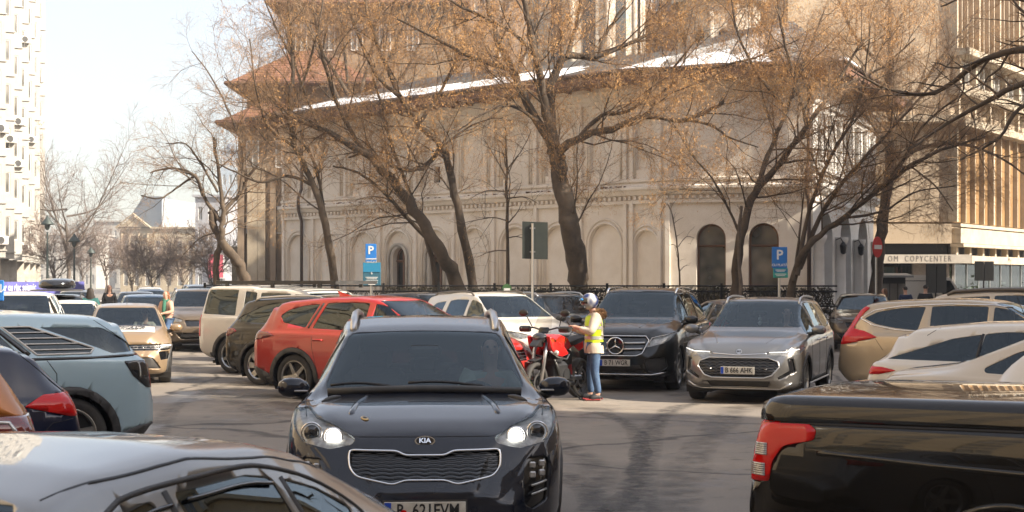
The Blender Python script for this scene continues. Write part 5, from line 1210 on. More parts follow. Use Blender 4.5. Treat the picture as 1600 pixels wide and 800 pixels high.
MB().box(PD - OFF + tDE * (LDE / 2) - nDE * 1.25 + Vector((0, 0, ZC)), (LDE - .05, 2.2, .3), rz=math.atan2(tDE.y, tDE.x)).obj('porch_ceiling', 'stucco_white', church)
for z, pr in ((ZC, [(0, -.42), (.10, -.42), (.10, -.3), (.05, -.28), (.05, -.16), (.16, -.12), (.30, .06), (.30, .14), (.12, .2), (.06, .3), (.14, .34), (.14, .42), (0, .46)]), (ZE - .7, [(0, -.2), (.1, -.2), (.2, 0), (.28, .1), (.28, .3), (0, .3)]), (.5, [(0, -.5), (.30, -.5), (.30, .0), (.22, .12), (.22, .38), (.12, .5), (0, .52)]), (5.62, [(0, -.1), (.12, -.1), (.16, .06), (0, .1)])):
    k = len(pr); V = []
    for q in (-.1, LDE + .1): V += [PD - OFF + tDE * q + nDE * d + Vector((0, 0, z + h)) for d, h in pr]
    MB().add(V, [(i, i + 1, i + 1 + k, i + k) for i in range(k - 1)] + [tuple(range(k)), tuple(range(2 * k - 1, k - 1, -1))]).obj('cornice', 'stucco_white', church)
for i in range(4):
    q = [.25, LDE * .35, LDE * .65, LDE - .25][i]; c = PD - OFF + tDE * q + nDE * .12
    MB().lathe([(.30, 1.0), (.30, 1.1), (.24, 1.16), (.22, 1.3), (.20, 3.1), (.26, 3.2), (.30, 3.3), (.30, 3.4)], 16, 'Z', (c.x, c.y, 0)).obj('column', 'stucco_white', church, smooth=True)
    MB().box(c + Vector((0, 0, .85)), (.66, .5, .4), rz=math.atan2(tDE.y, tDE.x)).obj('column_base', 'stucco_white', church)
for i in range(7):
    q = LDE * (.10 + .146 * i) - .24; c = PD - OFF + tDE * min(max(q, .15), LDE - .15) + nDE * .08
    MB().lathe([(.14, 5.72), (.10, 5.85), (.09, 7.4), (.14, 7.6)], 10, 'Z', (c.x, c.y, 0)).obj('colonnette', 'stucco_white', church, smooth=True)
for i in range(6):
    q = LDE * (.10 + .146 * i) + .42; MB().box(PD - OFF + tDE * q - nDE * .5 + Vector((0, 0, 6.7)), (.95, .04, 2.0), rz=math.atan2(tDE.y, tDE.x)).obj('window', 'gallery_pane' if i % 2 else 'dark_glass', church)
for q in (c3[0] + 1.35, c3[1] + 1.35):
    p = PD + tDE * q + nDE * .3; l_ = empty('wall_lantern', (p.x, p.y, 3.0), 0, 'black iron lantern on the %s pillar of the white portico' % ('left' if q < 5 else 'right'), 'lantern', 'lanterns on the portico')
    MB().lathe([(.02, .25), (.13, .12), (.10, -.15), (.03, -.2)], 6).obj('lantern_body', 'iron', l_); MB().tube([(0, 0, .2), (-.1, -.0, .38), (-.28, 0, .3)], .02, 5).obj('bracket', 'iron', l_)
# back walls so the volume closes
PF = PE + Vector((-13, 12, 0)); PG = PA + Vector((6, 9, 0))
MB().add([(p - OFF)[:2] + (z,) for p in (PE, PF, PG, PA) for z in (0, ZE)], [(0, 2, 3, 1), (2, 4, 5, 3), (4, 6, 7, 5)]).obj('rear_wall', 'stucco', church)
# rain pipes
for p_, nn in ((PD + Vector((-.15, -.12, 0)), None), (PA + Vector((1.0, -1.25, 0)) * 1.0, None)):
    MB().tube([p_ - OFF + Vector((0, 0, z)) for z in (.3, ZC - .5)] + [p_ - OFF + Vector((-.12, -.2, ZC)), p_ - OFF + Vector((-.12, -.2, ZC + .5)), p_ - OFF + Vector((0, 0, ZC + .9)), p_ - OFF + Vector((0, 0, ZE - .2))], .07, 6).obj('rain_pipe', mat('pipe_brown', (.07, .045, .035), .5, .3), church, smooth=True)
# ---- roof: eaves line out from the walls, a ridge behind, courses of slates, snow along the eaves
OV = 1.25
def out(p, n1, n2):
    b = (n1 + n2).normalized(); return p + b * (OV / max(.4, b.dot(n1)))
nAB = nrm(PA, PB)[1]; nCD = nrm(PC, PD)[1]; nL = Vector((-.8, .6, 0))
E0 = out(PA, nL, nAB); E1 = PB + (nAB * .5 + nCD * .5).normalized() * OV; E2 = out(PC, nAB * .3 + nCD, nCD) ; E3 = out(PD, nCD, nDE); E4 = out(PE, nDE, Vector((.3, .95, 0)).normalized())
ZR = 11.0
R0 = PA + (-nAB) * 5.2 + nrm(PA, PB)[0] * 5; R1 = PB - nAB * 5.5 + Vector((.5, 2, 0)); R3 = PD - nCD * 6.0 + Vector((-1.2, 0, 0)); R4 = PE - nDE * 5.2 + Vector((-1.5, -2, 0))
def rf(pts, z): return [(*(p - OFF)[:2], zz) for p, zz in zip(pts, z)]
ze = ZE + .28
faces = [([E0, E1, R1, R0], [ze, ze, ZR, ZR]), ([E1, E3, R3, R1], [ze, ze, ZR + .5, ZR]), ([E3, E4, R4, R3], [ze, ze, ZR + .5, ZR + .5]), ([R0, R1, PF, PG], [ZR, ZR, ze, ze]), ([R1, R3, R4, PF], [ZR, ZR + .5, ZR + .5, ze]), ([E0, R0, PG], [ze, ZR, ze]), ([E4, PF, R4], [ze, ze, ZR + .5])]
m = MB()
for ps, zz in faces: m.add(rf(ps, [z - .05 for z in zz]), [tuple(range(len(ps)))])
m.obj('roof', 'slate', church)
def slates(a, b, c, d, za, zc, name):
    """courses between eave a-b and ridge d-c"""
    A = Vector((*(a - OFF)[:2], za)); B = Vector((*(b - OFF)[:2], za)); Cc = Vector((*(c - OFF)[:2], zc)); D = Vector((*(d - OFF)[:2], zc))
    n = int(((A + B) / 2 - (Cc + D) / 2).length / .27); V = []; Fq = []
    for i in range(n):
        p0 = A.lerp(D, i / n); p1 = B.lerp(Cc, i / n); q0 = A.lerp(D, (i + 1.12) / n); q1 = B.lerp(Cc, (i + 1.12) / n); k = max(1, int((p1 - p0).length / .42))
        for j in range(k):
            u0, u1 = (j + .02 + (i % 2) * .0) / k, (j + .98) / k; h = .035 + rnd.random() * .02
            P = [p0.lerp(p1, u0), p0.lerp(p1, u1), q0.lerp(q1, u1), q0.lerp(q1, u0)]; o_ = len(V)
            V += [P[0], P[1], P[0] + Vector((0, 0, h)), P[1] + Vector((0, 0, h)), P[2] + Vector((0, 0, .004)), P[3] + Vector((0, 0, .004))]
            Fq += [(o_, o_ + 1, o_ + 3, o_ + 2), (o_ + 2, o_ + 3, o_ + 4, o_ + 5)]
    o = MB().add(V, Fq).obj(name, 'slate', church, fix=False); tag(o, kind='stuff')
slates(E0, E1, R1, R0, ze, ZR, 'roof_slates'); slates(E1, E3, R3, R1, ze, ZR + .5, 'roof_slates'); slates(E3, E4, R4, R3, ze, ZR + .5, 'roof_slates')
# eaves board and soffit
m = MB(); EE = [E0, E1, E3, E4]; WW = [PA, PB, PD, PE]
for i in range(3):
    m.add(rf([EE[i], EE[i + 1], EE[i + 1], EE[i]], [ze - .06, ze - .06, ze - .34, ze - .34]), [(0, 1, 2, 3)])
    m.add(rf([EE[i], EE[i + 1], WW[i + 1], WW[i]], [ze - .34, ze - .34, ZE - .12, ZE - .12]), [(0, 1, 2, 3)])
m.add(rf([E0, PG, PG, E0], [ze - .06, ze - .06, ze - .34, ze - .34]), [(0, 1, 2, 3)]); m.add(rf([E0, PG, PA], [ze - .34, ze - .34, ZE - .12]), [(0, 1, 2)])
m.obj('eaves', 'fascia_wood', church)
for i in range(3):
    MB().tube(rf([EE[i], EE[i + 1]], [ze - .02] * 2), .09, 6).obj('gutter', 'pipe_brown', church, smooth=True)
k = 0
for i in range(3):
    L_ = (EE[i + 1] - EE[i]).length; q = .5
    while q < L_:
        a = EE[i].lerp(EE[i + 1], q / L_); b_ = WW[i].lerp(WW[i + 1], q / L_); MB().tube([(*(a - OFF)[:2], ze - .38), (*(b_ - OFF)[:2], ZE - .15)], .06, 4).obj('rafter', 'fascia_wood', church); q += 1.1
def snow(a, b, c, d, z0, z1, u0, u1, reach, seed, parent=church, nm='snow_patch'):
    """drift with an uneven upper edge, lying on the slates between fractions u0-u1 of the eaves"""
    A = Vector((*(a - OFF)[:2], z0)); B = Vector((*(b - OFF)[:2], z0)); Cc = Vector((*(c - OFF)[:2], z1)); D = Vector((*(d - OFF)[:2], z1)); r = random.Random(seed)
    n = int((B - A).length * (u1 - u0) / .18) + 2; V = []; Fq = []; K = 6; ph = [r.random() * 6 for _ in range(4)]
    for i in range(n + 1):
        u = u0 + (u1 - u0) * i / n; e = min(1, min(i, n - i) / 5); h = reach * e ** .6 * (.62 + .2 * math.sin(i * .31 + ph[0]) + .13 * math.sin(i * .83 + ph[1]) + .08 * math.sin(i * 2.1 + ph[2]) + r.random() * .05)
        for k_ in range(K + 1):
            v = h * k_ / K; P = A.lerp(B, u).lerp(D.lerp(Cc, u), .01 + v); V.append(P + Vector((0, 0, .05 + .11 * e * math.sin(math.pi * min(1, (k_ + .6) / (K + .6))) + (r.random() - .5) * .02)))
    for i in range(n):
        for k_ in range(K): a_ = i * (K + 1) + k_; Fq.append((a_, a_ + K + 1, a_ + K + 2, a_ + 1))
    MB().add(V, Fq).obj(nm, 'snow', parent, smooth=True)
snow(E0, E1, R1, R0, ze, ZR, .10, .56, .46, 1); snow(E0, E1, R1, R0, ze, ZR, .52, .86, .62, 2); snow(E1, E3, R3, R1, ze, ZR + .5, .02, .22, .34, 3); snow(E1, E3, R3, R1, ze, ZR + .5, .25, .70, .55, 4); snow(E3, E4, R4, R3, ze, ZR + .5, .02, .3, .2, 5)
# drums and little domes above the roof
for (x, y, r0, z0, z1) in ((3.2, 66, 2.4, 9.8, 15.5), (9.0, 67, 1.7, 9.8, 14.0)):
    c = Vector((x, y, 0)) - OFF; N = 10
    P = [(c.x + r0 * math.cos(2 * math.pi * i / N), c.y + r0 * math.sin(2 * math.pi * i / N)) for i in range(N)]
    MB().prism(P, z1 - z0, (0, 0, z1), (1, 0, 0), (0, 1, 0)).obj('drum', 'stucco_grey', church)
    for i in range(N):
        a, b_ = Vector((*P[i], 0)), Vector((*P[(i + 1) % N], 0)); t_, n_ = nrm(a, b_)
        if n_.y > .2: t_, n_ = -t_, n_
        mid = (a + b_) / 2; o_ = (mid - Vector((c.x, c.y, 0))).normalized()
        MB().prism(arch(0, r0 * .22, z0 + 1.2, z1 - 1.6, 8), .1, mid + o_ * .03, Vector((-o_.y, o_.x, 0)), (0, 0, 1)).obj('window', 'dark_glass', church)
        MB().tube([(P[i][0], P[i][1], z0), (P[i][0], P[i][1], z1 - .4)], .13, 6).obj('colonnette', 'stucco_grey', church, smooth=True)
    MB().lathe([(r0 * 1.22, z1 - .15), (r0 * 1.22, z1), (r0 * .9, z1 + .8), (r0 * .5, z1 + 1.5), (.12, z1 + 2.1), (.0, z1 + 2.9)], 20, 'Z', (c.x, c.y, 0)).obj('drum_roof', 'slate', church, smooth=True)
# ================================================================ IRON FENCE
fa, fb = Vector((-3.6, 43.0, .13)), Vector((8.85, 41.8, .13)); fa0 = Vector((-9.5, 47.5, .13))
fence = empty('iron_fence', (0, 42, -.0), 0, 'low black iron fence with a scrolled lattice in front of the church', 'fence')
def fsec(a, b, n):
    for i in range(n):
        p, q = a.lerp(b, i / n), a.lerp(b, (i + 1) / n); t = (q - p).normalized(); Lx = (q - p).length; m = MB()
        for z in (.25, 1.05, 1.45, 1.60): m.tube([p + Vector((0, 0, z)), q + Vector((0, 0, z))], .022, 4)
        k = int(Lx / .11)
        for j in range(k): u = p + t * (j * .11 + .05); m.tube([u + Vector((0, 0, .2)), u + Vector((0, 0, 1.05))], .009, 3)
        k = int(Lx / .2)
        for j in range(k):
            u = p + t * (j * .2 + .1)
            m.tube([u + t * (.085 * math.cos(w_)) + Vector((0, 0, 1.25 + .18 * math.sin(w_))) for w_ in [2 * math.pi * e / 8 for e in range(8)]], .014, 3, close=True)
            m.tube([u - t * .09 + Vector((0, 0, 1.08)), u + t * .03 + Vector((0, 0, 1.25)), u + t * .09 + Vector((0, 0, 1.43))], .012, 3)
            m.tube([u + t * .09 + Vector((0, 0, 1.08)), u - t * .03 + Vector((0, 0, 1.25)), u - t * .09 + Vector((0, 0, 1.43))], .012, 3)
        o = m.obj('lattice', 'iron', fence, fix=False); o.location = (0, -42, 0); tag(o, kind='stuff')
        MB().box(p + Vector((0, -42, .80)), (.07, .07, 1.75)).obj('post', 'iron', fence)
fsec(fa, fb, 8); fsec(fa0, fa, 4)
# clipped hedge twigs that fill the fence from behind
def leaf_cloud(name, pts, s0, s1, m, parent=None, flat=False, seed=3):
    r = np.random.RandomState(seed); P = np.asarray(pts, dtype=np.float32); n = len(P)
    a = r.normal(size=(n, 3)); a /= np.linalg.norm(a, axis=1, keepdims=True); b = np.cross(a, r.normal(size=(n, 3))); b /= np.linalg.norm(b, axis=1, keepdims=True)
    s = r.uniform(s0, s1, (n, 1)); w = s * r.uniform(.25, .6, (n, 1))
    V = np.stack([P - a * s, P + b * w, P + a * s, P - b * w], 1).reshape(-1, 3); Q = np.arange(4 * n).reshape(-1, 4)
    return mobj(name, arr_mesh(name, V, Q), m, parent)
r_ = np.random.RandomState(5); nn_ = 26000; u_ = r_.rand(nn_, 1); hp = np.array(fa)[None] * (1 - u_) + np.array(fb)[None] * u_; hp[:, 2] = .2 + r_.rand(nn_) ** .7 * 1.48; hp[:, 1] += .35 + r_.rand(nn_) * .5
o = leaf_cloud('hedge', hp, .025, .06, mat('hedge_leaf', (.035, .035, .018), .7, col2=(.07, .05, .025), nscale=4)); tag(o, 'dark clipped hedge growing behind the iron fence', 'hedge', kind='stuff')
# ================================================================ APARTMENT BLOCK (left)
mat('white_render', (.43, .41, .375), .85, bump=.15, bscale=3, col2=(.34, .32, .285), nscale=.6, detail=8)
mat('frame_white', (.72, .70, .66), .5); mat('pane_glass', (.10, .10, .095), .06, spec=.9, coat=.5, col2=(.36, .34, .30), nscale=.7, detail=1); mat('curtain', (.50, .48, .43), .6)
mat('ac_white', (.55, .53, .49), .6); mat('ac_dark', (.06, .06, .06), .5)
_win = {}
def win_meshes(w, h, n=2):
    k = (round(w, 2), round(h, 2), n)
    if k not in _win:
        f = MB(); b = .06
        for x in [-w / 2 + b / 2, w / 2 - b / 2] + [-w / 2 + w * i / n for i in range(1, n)]: f.box((x, 0, h / 2), (b, .08, h))
        for z in (b / 2, h - b / 2): f.box((0, 0, z), (w, .07, b))
        o = f.obj('window', 'frame_white'); fm = o.data; bpy.data.objects.remove(o)
        o = MB().box((0, -.02, h / 2), (w - .02, .02, h - .02)).obj('pane', 'pane_glass'); pm = o.data; bpy.data.objects.remove(o); _win[k] = (fm, pm)
    return _win[k]
def window_at(parent, p, t, w, h, n=2, off=.0):
    """window whose outer face looks along t rotated clockwise"""
    fm, pm = win_meshes(w, h, n); o = mobj('window', fm, None, parent); nn = Vector((t.y, -t.x, 0)); o.location = p + nn * (off + .0); o.rotation_euler = (0, 0, math.atan2(t.y, t.x) + math.pi)
    mobj('pane', pm, None, o); return o
_ac = None
def ac_unit(loc, rz, label, group, parent=None):
    global _ac
    if _ac is None:
        o = MB().box((0, 0, 0), (.72, .30, .52), bev=.03).obj('air_conditioner', 'ac_white'); a = o.data; bpy.data.objects.remove(o)
        f = MB().lathe([(0, -.152), (.19, -.152), (.20, -.165), (.215, -.152)], 18, 'Y', (-.10, 0, 0))
        for i in range(5): f.box((-.10, -.162, -.16 + .08 * i), (.36 - abs(i - 2) * .06, .012, .012))
        o = f.obj('fan_grille', 'ac_dark'); b = o.data; bpy.data.objects.remove(o); _ac = (a, b)
    o = mobj('air_conditioner', _ac[0], None, parent); o.location = loc; o.rotation_euler = (0, 0, rz); mobj('fan_grille', _ac[1], None, o)
    if parent is None: tag(o, label, 'air conditioner', group)
    return o
def apartment():
    b = empty('apartment_block', (-36, 110, 0), 0, 'tall white apartment block with saw-tooth bays at the left edge', 'building'); O = Vector((-36, 110, 0))
    p = Vector((-31.0, 91.0, 0)) - Vector((1.7, -7.2, 0)) * -0.0; p = Vector((-31.9, 89.5, 0)); zf = [3.6 + 2.8 * i for i in range(10)]
    tA = Vector((.8, .6, 0)); tB = Vector((-.56, .8285, 0)); k = 0
    rr = random.Random(4)
    for mod in range(7):
        top = 33.5 - mod * 1.05; nf = int((top - 3.6) / 2.8)
        for t, Lx, wins in ((tA, 2.4, [(1.2, 1.85, 3)]), (tB, 6.4, [(1.3, 1.5, 2), (3.4, 1.2, 2), (5.3, 1.2, 2)])):
            o = p - O; nn = Vector((t.y, -t.x, 0)); hs = []
            for f in range(nf):
                for c, w, n in wins: hs.append([(c - w / 2, zf[f] + .95), (c + w / 2, zf[f] + .95), (c + w / 2, zf[f] + 2.3), (c - w / 2, zf[f] + 2.3)])
            MB().holed([(0, 3.2), (Lx, 3.2), (Lx, top), (0, top)], hs, .14, o, t, (0, 0, 1)).obj('wall', 'white_render', b)
            for f in range(nf):
                MB().box(o + t * (Lx / 2) + nn * .03 + Vector((0, 0, zf[f] + .02)), (Lx + .05, .12, .07), rz=math.atan2(t.y, t.x)).obj('floor_edge', 'white_render', b)
                for c, w, n in wins: window_at(b, o + t * c + Vector((0, 0, zf[f] + .95)), t, w, 1.35, n, -.08)
                if rr.random() < .42 and (t is tB or rr.random() < .5):
                    q = o + t * (rr.choice([.4, 2.4, 4.4, 6.0]) if t is tB else 2.1) + nn * .22 + Vector((0, 0, zf[f] + rr.choice([.55, .6, 1.6]))); ac_unit(q, math.atan2(t.y, t.x), None, None, b)
            # parapet, ground floor set back
            MB().box(o + t * (Lx / 2) + nn * .05 + Vector((0, 0, top + .05)), (Lx + .1, .3, .14), rz=math.atan2(t.y, t.x)).obj('parapet', 'white_render', b)
            MB().add([o - nn * 1.0 + t * q + Vector((0, 0, z)) for q, z in ((0, 0), (Lx, 0), (Lx, 3.3), (0, 3.3))], [(0, 1, 2, 3)]).obj('ground_floor_wall', 'stucco_grey', b)
            MB().add([o + t * 0 + Vector((0, 0, 3.2)), o + t * Lx + Vector((0, 0, 3.2)), o + t * Lx - nn * 1.2 + Vector((0, 0, 3.2)), o - nn * 1.2 + Vector((0, 0, 3.2))], [(0, 1, 2, 3)]).obj('soffit', 'white_render', b)
            p = p + t * Lx
        if mod < 6: MB().box(p - O + Vector((-3, 0, top - .55)), (6, .2, 1.1)).obj('roof_step', 'white_render', b)
        if mod % 2 == 0: MB().box(p - O - tB * 4 + Vector((-1.6, .4, 1.6)), (.7, .7, 3.2)).obj('column', 'stucco_grey', b)
    e = p - O; MB().prism([(e.x, e.y), (e.x - 14, e.y - 3), (Vector((-31, 89.5, 0)) - O).x - 14, -20.5, ][:0] or [(e.x - .02, e.y), (e.x - 14, e.y - 3.5), (e.x - 14, -24), (5.2, -20.6)], 22, (0, 0, 25), (1, 0, 0), (0, 1, 0)).obj('core', 'white_render', b)
apartment()
# blue street banner and the white sheeting beside it
def banner():
    b = empty('street_banner', (-22, 72, 0), 0, 'long violet blue cloth banner with white lettering across the far left street', 'banner'); O = Vector((-22, 72, 0))
    x0, x1 = (-5 - 800) / F * 66, (133 - 800) / F * 74; a = Vector((x0, 66, 0)); c = Vector((x1, 74, 0)); n = 48; V = []; Fq = []
    def pt(u, v, o=0):
        P = a.lerp(c, u); nn = Vector((c - a).normalized()); nn = Vector((nn.y, -nn.x, 0)); wv = .07 * math.sin(u * 31) + .05 * math.sin(u * 77 + v * 2)
        return P + nn * (wv + o) + Vector((0, 0, .55 + v * 1.25 + .06 * math.sin(u * 9) * (1 - v))) - O
    for i in range(n + 1):
        for j in range(6): V.append(pt(i / n, j / 5))
    for i in range(n):
        for j in range(5): q = i * 6 + j; Fq.append((q, q + 6, q + 7, q + 1))
    MB().add(V, Fq).obj('cloth', mat('banner_violet', (.085, .085, .30), .7, col2=(.13, .13, .36), nscale=2), b, smooth=True)
    t = (c - a).normalized(); ang = math.atan2(t.y, t.x)
    for s_, u, v in (('ar cu risc seismic', .02, .80), ('ect față de locuitori', .02, .46), ('Fii în siguranță', .02, .14)):
        p_ = pt(u, v, .14); text('lettering', s_, .44, 'frame_white', b, p_, (R(90), 0, ang), .002, 'LEFT', sx=.95, bold=.006)
    for u in (0, .33, .66, 1): MB().tube([pt(u, -.45, -.1), pt(u, 1.05, -.1)], .03, 5).obj('pole', 'satin_metal', b)
banner()
# ================================================================ PALACE AND OTHERS FAR DOWN THE STREET
mat('cream_stone', (.42, .35, .25), .9, col2=(.33, .27, .19), nscale=.4); mat('grey_roof', (.09, .11, .14), .6, col2=(.14, .16, .18), nscale=.3); mat('pale_roof', (.68, .69, .71), .6)
def block(name, label, px0, px1, d, zt, m, floors=3, cols=4, depth=14, ang=0.0, roof=None, cat='building', z0=0, fh=None, ww=None):
    a = at(px0, d); c = at(px1, d); W_ = (c - a).length; b = empty(name, (a.x, a.y, 0), ang, label, cat); fh = fh or (zt - 1) / floors; hs = []; ww = ww or W_ / cols * .42
    for i in range(cols):
        for f in range(floors):
            x = W_ * (i + .5) / cols; z = .9 + fh * f; hs.append([(x - ww / 2, z), (x + ww / 2, z), (x + ww / 2, z + fh * .6), (x - ww / 2, z + fh * .6)])
    MB().holed([(0, 0), (W_, 0), (W_, zt), (0, zt)], hs, .3).obj('wall', m, b)
    MB().box((W_ / 2, depth / 2 + .32, zt / 2), (W_, depth, zt)).obj('core', m, b)
    fm, pm = win_meshes(ww, fh * .6, 2)
    for i in range(cols):
        for f in range(floors):
            o = mobj('window', fm, None, b); o.location = (W_ * (i + .5) / cols, .2, .9 + fh * f); mobj('pane', pm, None, o)
    MB().box((W_ / 2, depth / 2, zt + .15), (W_ + .6, depth + .8, .3)).obj('cornice', m, b)
    return b, W_
b, w_ = block('palace', 'cream palace with a pointed gable and steep grey roof far down the street', 188, 306, 235, 9.6, 'cream_stone', 2, 7)
MB().prism([(-.3, 9.7), (4.5, 9.7), (2.1, 11.6)], 1.0, (0, -.4, 0)).obj('gable', 'cream_stone', b); MB().tube([(-.6, -.6, 9.75), (2.1, -.6, 11.9), (4.8, -.6, 9.75)], .16, 4).obj('gable_moulding', 'cream_stone', b)
MB().prism([(.2, 9.8), (6.2, 9.8), (6.2, 14.6), (3.4, 14.6)], 9, (0, .6, 0)).obj('steep_roof', 'grey_roof', b); MB().prism([(6.2, 9.8), (w_, 9.8), (w_ - .5, 13.6), (6.2, 14.4)], 9, (0, .8, 0)).obj('snowy_roof', 'pale_roof', b)
for x in (0.2, 1.4, 2.8, 4.2): MB().lathe([(.28, 3.6), (.22, 4.0), (.2, 8.4), (.3, 8.9)], 8, 'Z', (x, -.3, 0)).obj('column', 'cream_stone', b)
b, w_ = block('grey_house', 'narrow grey house right of the palace with a pink poster on its side', 305, 352, 200, 12.6, mat('cold_grey', (.33, .33, .35), .85, col2=(.26, .26, .28), nscale=.5), 4, 3)
po = MB().box(((338 - 305) / F * 200, -.3, 3.6), (1.9, .06, 3.0)).obj('poster', mat('pink', (.62, .09, .13), .6), b); MB().box(((349 - 305) / F * 200, -.3, 3.7), (1.2, .05, 3.4)).obj('poster_white', 'frame_white', b)
block('white_house', 'small white house with many windows behind the far bare trees', 146, 192, 330, 14.2, 'white_render', 3, 6); block('pale_terrace', 'long low pale terrace behind the far bare trees', 60, 150, 300, 10.5, 'white_render', 3, 9)
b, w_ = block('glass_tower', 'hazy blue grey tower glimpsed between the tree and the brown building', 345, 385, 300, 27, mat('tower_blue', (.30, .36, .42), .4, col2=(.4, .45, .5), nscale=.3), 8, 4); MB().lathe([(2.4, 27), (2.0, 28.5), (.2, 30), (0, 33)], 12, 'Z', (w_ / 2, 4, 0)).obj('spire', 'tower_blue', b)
# ================================================================ BROWN STONE HOUSE BEHIND THE CHURCH
mat('brown_stone', (.34, .26, .18), .9, bump=.3, bscale=3, col2=(.24, .175, .12), nscale=.7); mat('roof_tile', (.26, .12, .07), .8, col2=(.19, .095, .06), nscale=3); mat('sunlit_stone', (.50, .42, .31), .9, col2=(.36, .28, .19), nscale=1.5)
bh = empty('stone_house', (-12, 84, 0), 0, 'brown stone house with orange tiled hip roofs behind the church', 'building')
def hip(x0, x1, y0, y1, z, h, ov, run, name='roof'):
    V = [(x0 - ov, y0 - ov, z), (x1 + ov, y0 - ov, z), (x1 + ov, y1 + ov, z), (x0 - ov, y1 + ov, z), (x0 + run, y0 + run, z + h), (x1 - run, y0 + run, z + h), (x1 - run, y1 - run, z + h), (x0 + run, y1 - run, z + h)]
    MB().add(V, [(0, 1, 5, 4), (1, 2, 6, 5), (2, 3, 7, 6), (3, 0, 4, 7), (4, 5, 6, 7), (3, 2, 1, 0)]).obj(name, 'roof_tile', bh)
    MB().tube([V[0], V[1], V[2], V[3]], .13, 4, close=True).obj('gutter', 'fascia_wood', bh)
    m = MB(); n = int(h / .16)
    for i in range(n):      # tile courses
        u = (i + .5) / n; a, b_ = Vector(V[0]).lerp(Vector(V[4]), u), Vector(V[1]).lerp(Vector(V[5]), u); c = Vector(V[3]).lerp(Vector(V[7]), u); m.tube([c, a, b_], .035, 3, cap=False)
    tag(m.obj('roof_courses', 'roof_tile', bh, fix=False), kind='stuff')
S = 84 / F
for px0, px1, y0, y1, z, h, run in ((372, 470, 0, 9, 10.4, 1.9, 2.0), (378, 560, 1.5, 12, 12.7, 2.4, 2.6), (432, 700, 4, 16, 17.6, 3.0, 3.0)):
    x0, x1 = (px0 - 800) * S + 12, (px1 - 800) * S + 12
    MB().box(((x0 + x1) / 2, (y0 + y1) / 2, z / 2), (x1 - x0, y1 - y0, z)).obj('wall', 'brown_stone', bh); hip(x0, x1, y0, y1, z, h, 1.0, run)
    for i in range(int((x1 - x0) / 1.6)):
        for zz in ((z - 2.6,) if z > 11 else (z - 2.4, 4.4)):
            o = window_at(bh, Vector((x0 + .8 + 1.6 * i, y0 - .02, zz)), Vector((1, 0, 0)), .7, 1.5, 2, 0)
for px, w_, m_ in ((378, .35, 'brown_stone'), (396, .55, 'sunlit_stone'), (410, .40, 'sunlit_stone'), (428, .3, 'brown_stone'), (446, .35, 'brown_stone')):  # two pilasters in paler stone, sunshine put into their colour
    MB().box(((px - 800) * S + 12, -.15, 4.0), (w_, .5, 8)).obj('pilaster', m_, bh)
MB().box(((425 - 800) * S + 12, -.9, 1.55), (3.2, 1.8, .12), rx=.25).obj('shed_roof', 'fascia_wood', bh); MB().box(((372 - 800) * S + 12, -.1, 2.2), (.6, .3, 3.0)).obj('door', 'dark_glass', bh)
# ================================================================ LARGE BUILDINGS BEHIND THE TREES
mat('pale_concrete', (.40, .34, .28), .9, col2=(.30, .25, .20), nscale=.6); mat('pale_rose', (.40, .32, .26), .9, col2=(.31, .24, .19), nscale=.7)
def slab(name, label, px0, px1, d, zt, m, floors, cols, fins=False):
    b, W_ = block(name, label, px0, px1, d, zt, m, floors, cols, 12)
    if fins:
        for i in range(cols * 2 + 1): MB().box((W_ * i / (cols * 2), -.3, zt / 2 + 2), (.28, .6, zt - 4)).obj('fin', m, b)
slab('tenement', 'pale rose tenement rising behind the middle of the church roof', 690, 1085, 92, 21.5, 'pale_rose', 6, 10); slab('office_slab', 'grey beige office slab with upright fins behind the right trees', 1050, 1500, 100, 25, 'pale_concrete', 7, 12, True)
# ================================================================ OFFICE WITH SHOPS (right)
mat('travertine', (.46, .37, .27), .85, bump=.15, bscale=4, col2=(.36, .285, .20), nscale=.8); mat('ochre_panel', (.29, .165, .065), .6, col2=(.21, .12, .045), nscale=.7); mat('ledge_stone', (.46, .39, .295), .85, col2=(.34, .285, .21), nscale=1.4)
mat('sign_band', (.50, .46, .40), .6, col2=(.38, .34, .29), nscale=2); glass('shop_glass', (.75, .80, .76), .9, .06)
OC = Vector((19.4, 68, 0)); tR = Vector((.56, .83, 0)).normalized(); tL = Vector((1, 0, 0)); nR = Vector((tR.y, -tR.x, 0)); nF = Vector((0, -1, 0)); LR = 42; LL = 7.2
of = empty('office_building', OC, 0, 'ochre office building with white upright fins above a glazed shop corner', 'building')
A0 = Vector((-LL, 0, 0))
def ln(o, t, q, z, nn, k=0): return o + t * q + nn * k + Vector((0, 0, z))
rzR = math.atan2(tR.y, tR.x)
# core volumes: travertine left face, ochre right face, each level
def quad(a, b_, z0, z1, name, m, off=Vector()): return MB().add([a + off + Vector((0, 0, z0)), b_ + off + Vector((0, 0, z0)), b_ + off + Vector((0, 0, z1)), a + off + Vector((0, 0, z1))], [(0, 1, 2, 3)]).obj(name, m, of, fix=False)
Z0 = Vector(); RE = tR * LR
for i in range(4): MB().box(A0 + Vector((LL * (i + .5) / 4, .12, 6.6)), (LL / 4 - .03, .2, 4.3)).obj('wall_panel', 'travertine', of)
for i in range(4): MB().box(A0 + Vector((LL * (i + .5) / 4, .12, 14.5)), (LL / 4 - .03, .2, 11)).obj('wall_panel', 'travertine', of)
MB().prism([(-LL, .2), (-.15, .2), (RE.x - .3, RE.y - .1), (RE.x - 16, RE.y + 4), (-LL, 20)], 19.2, (0, 0, 22), (1, 0, 0), (0, 1, 0)).obj('core', 'travertine', of)
MB().box(A0 + Vector((LL / 2, -.2, 8.95)), (LL, 1.4, .3)).obj('ledge', 'ledge_stone', of)
for z0, z1, pr in ((4.40, 8.75, 0.0), (9.9, 10.0, 0)): pass
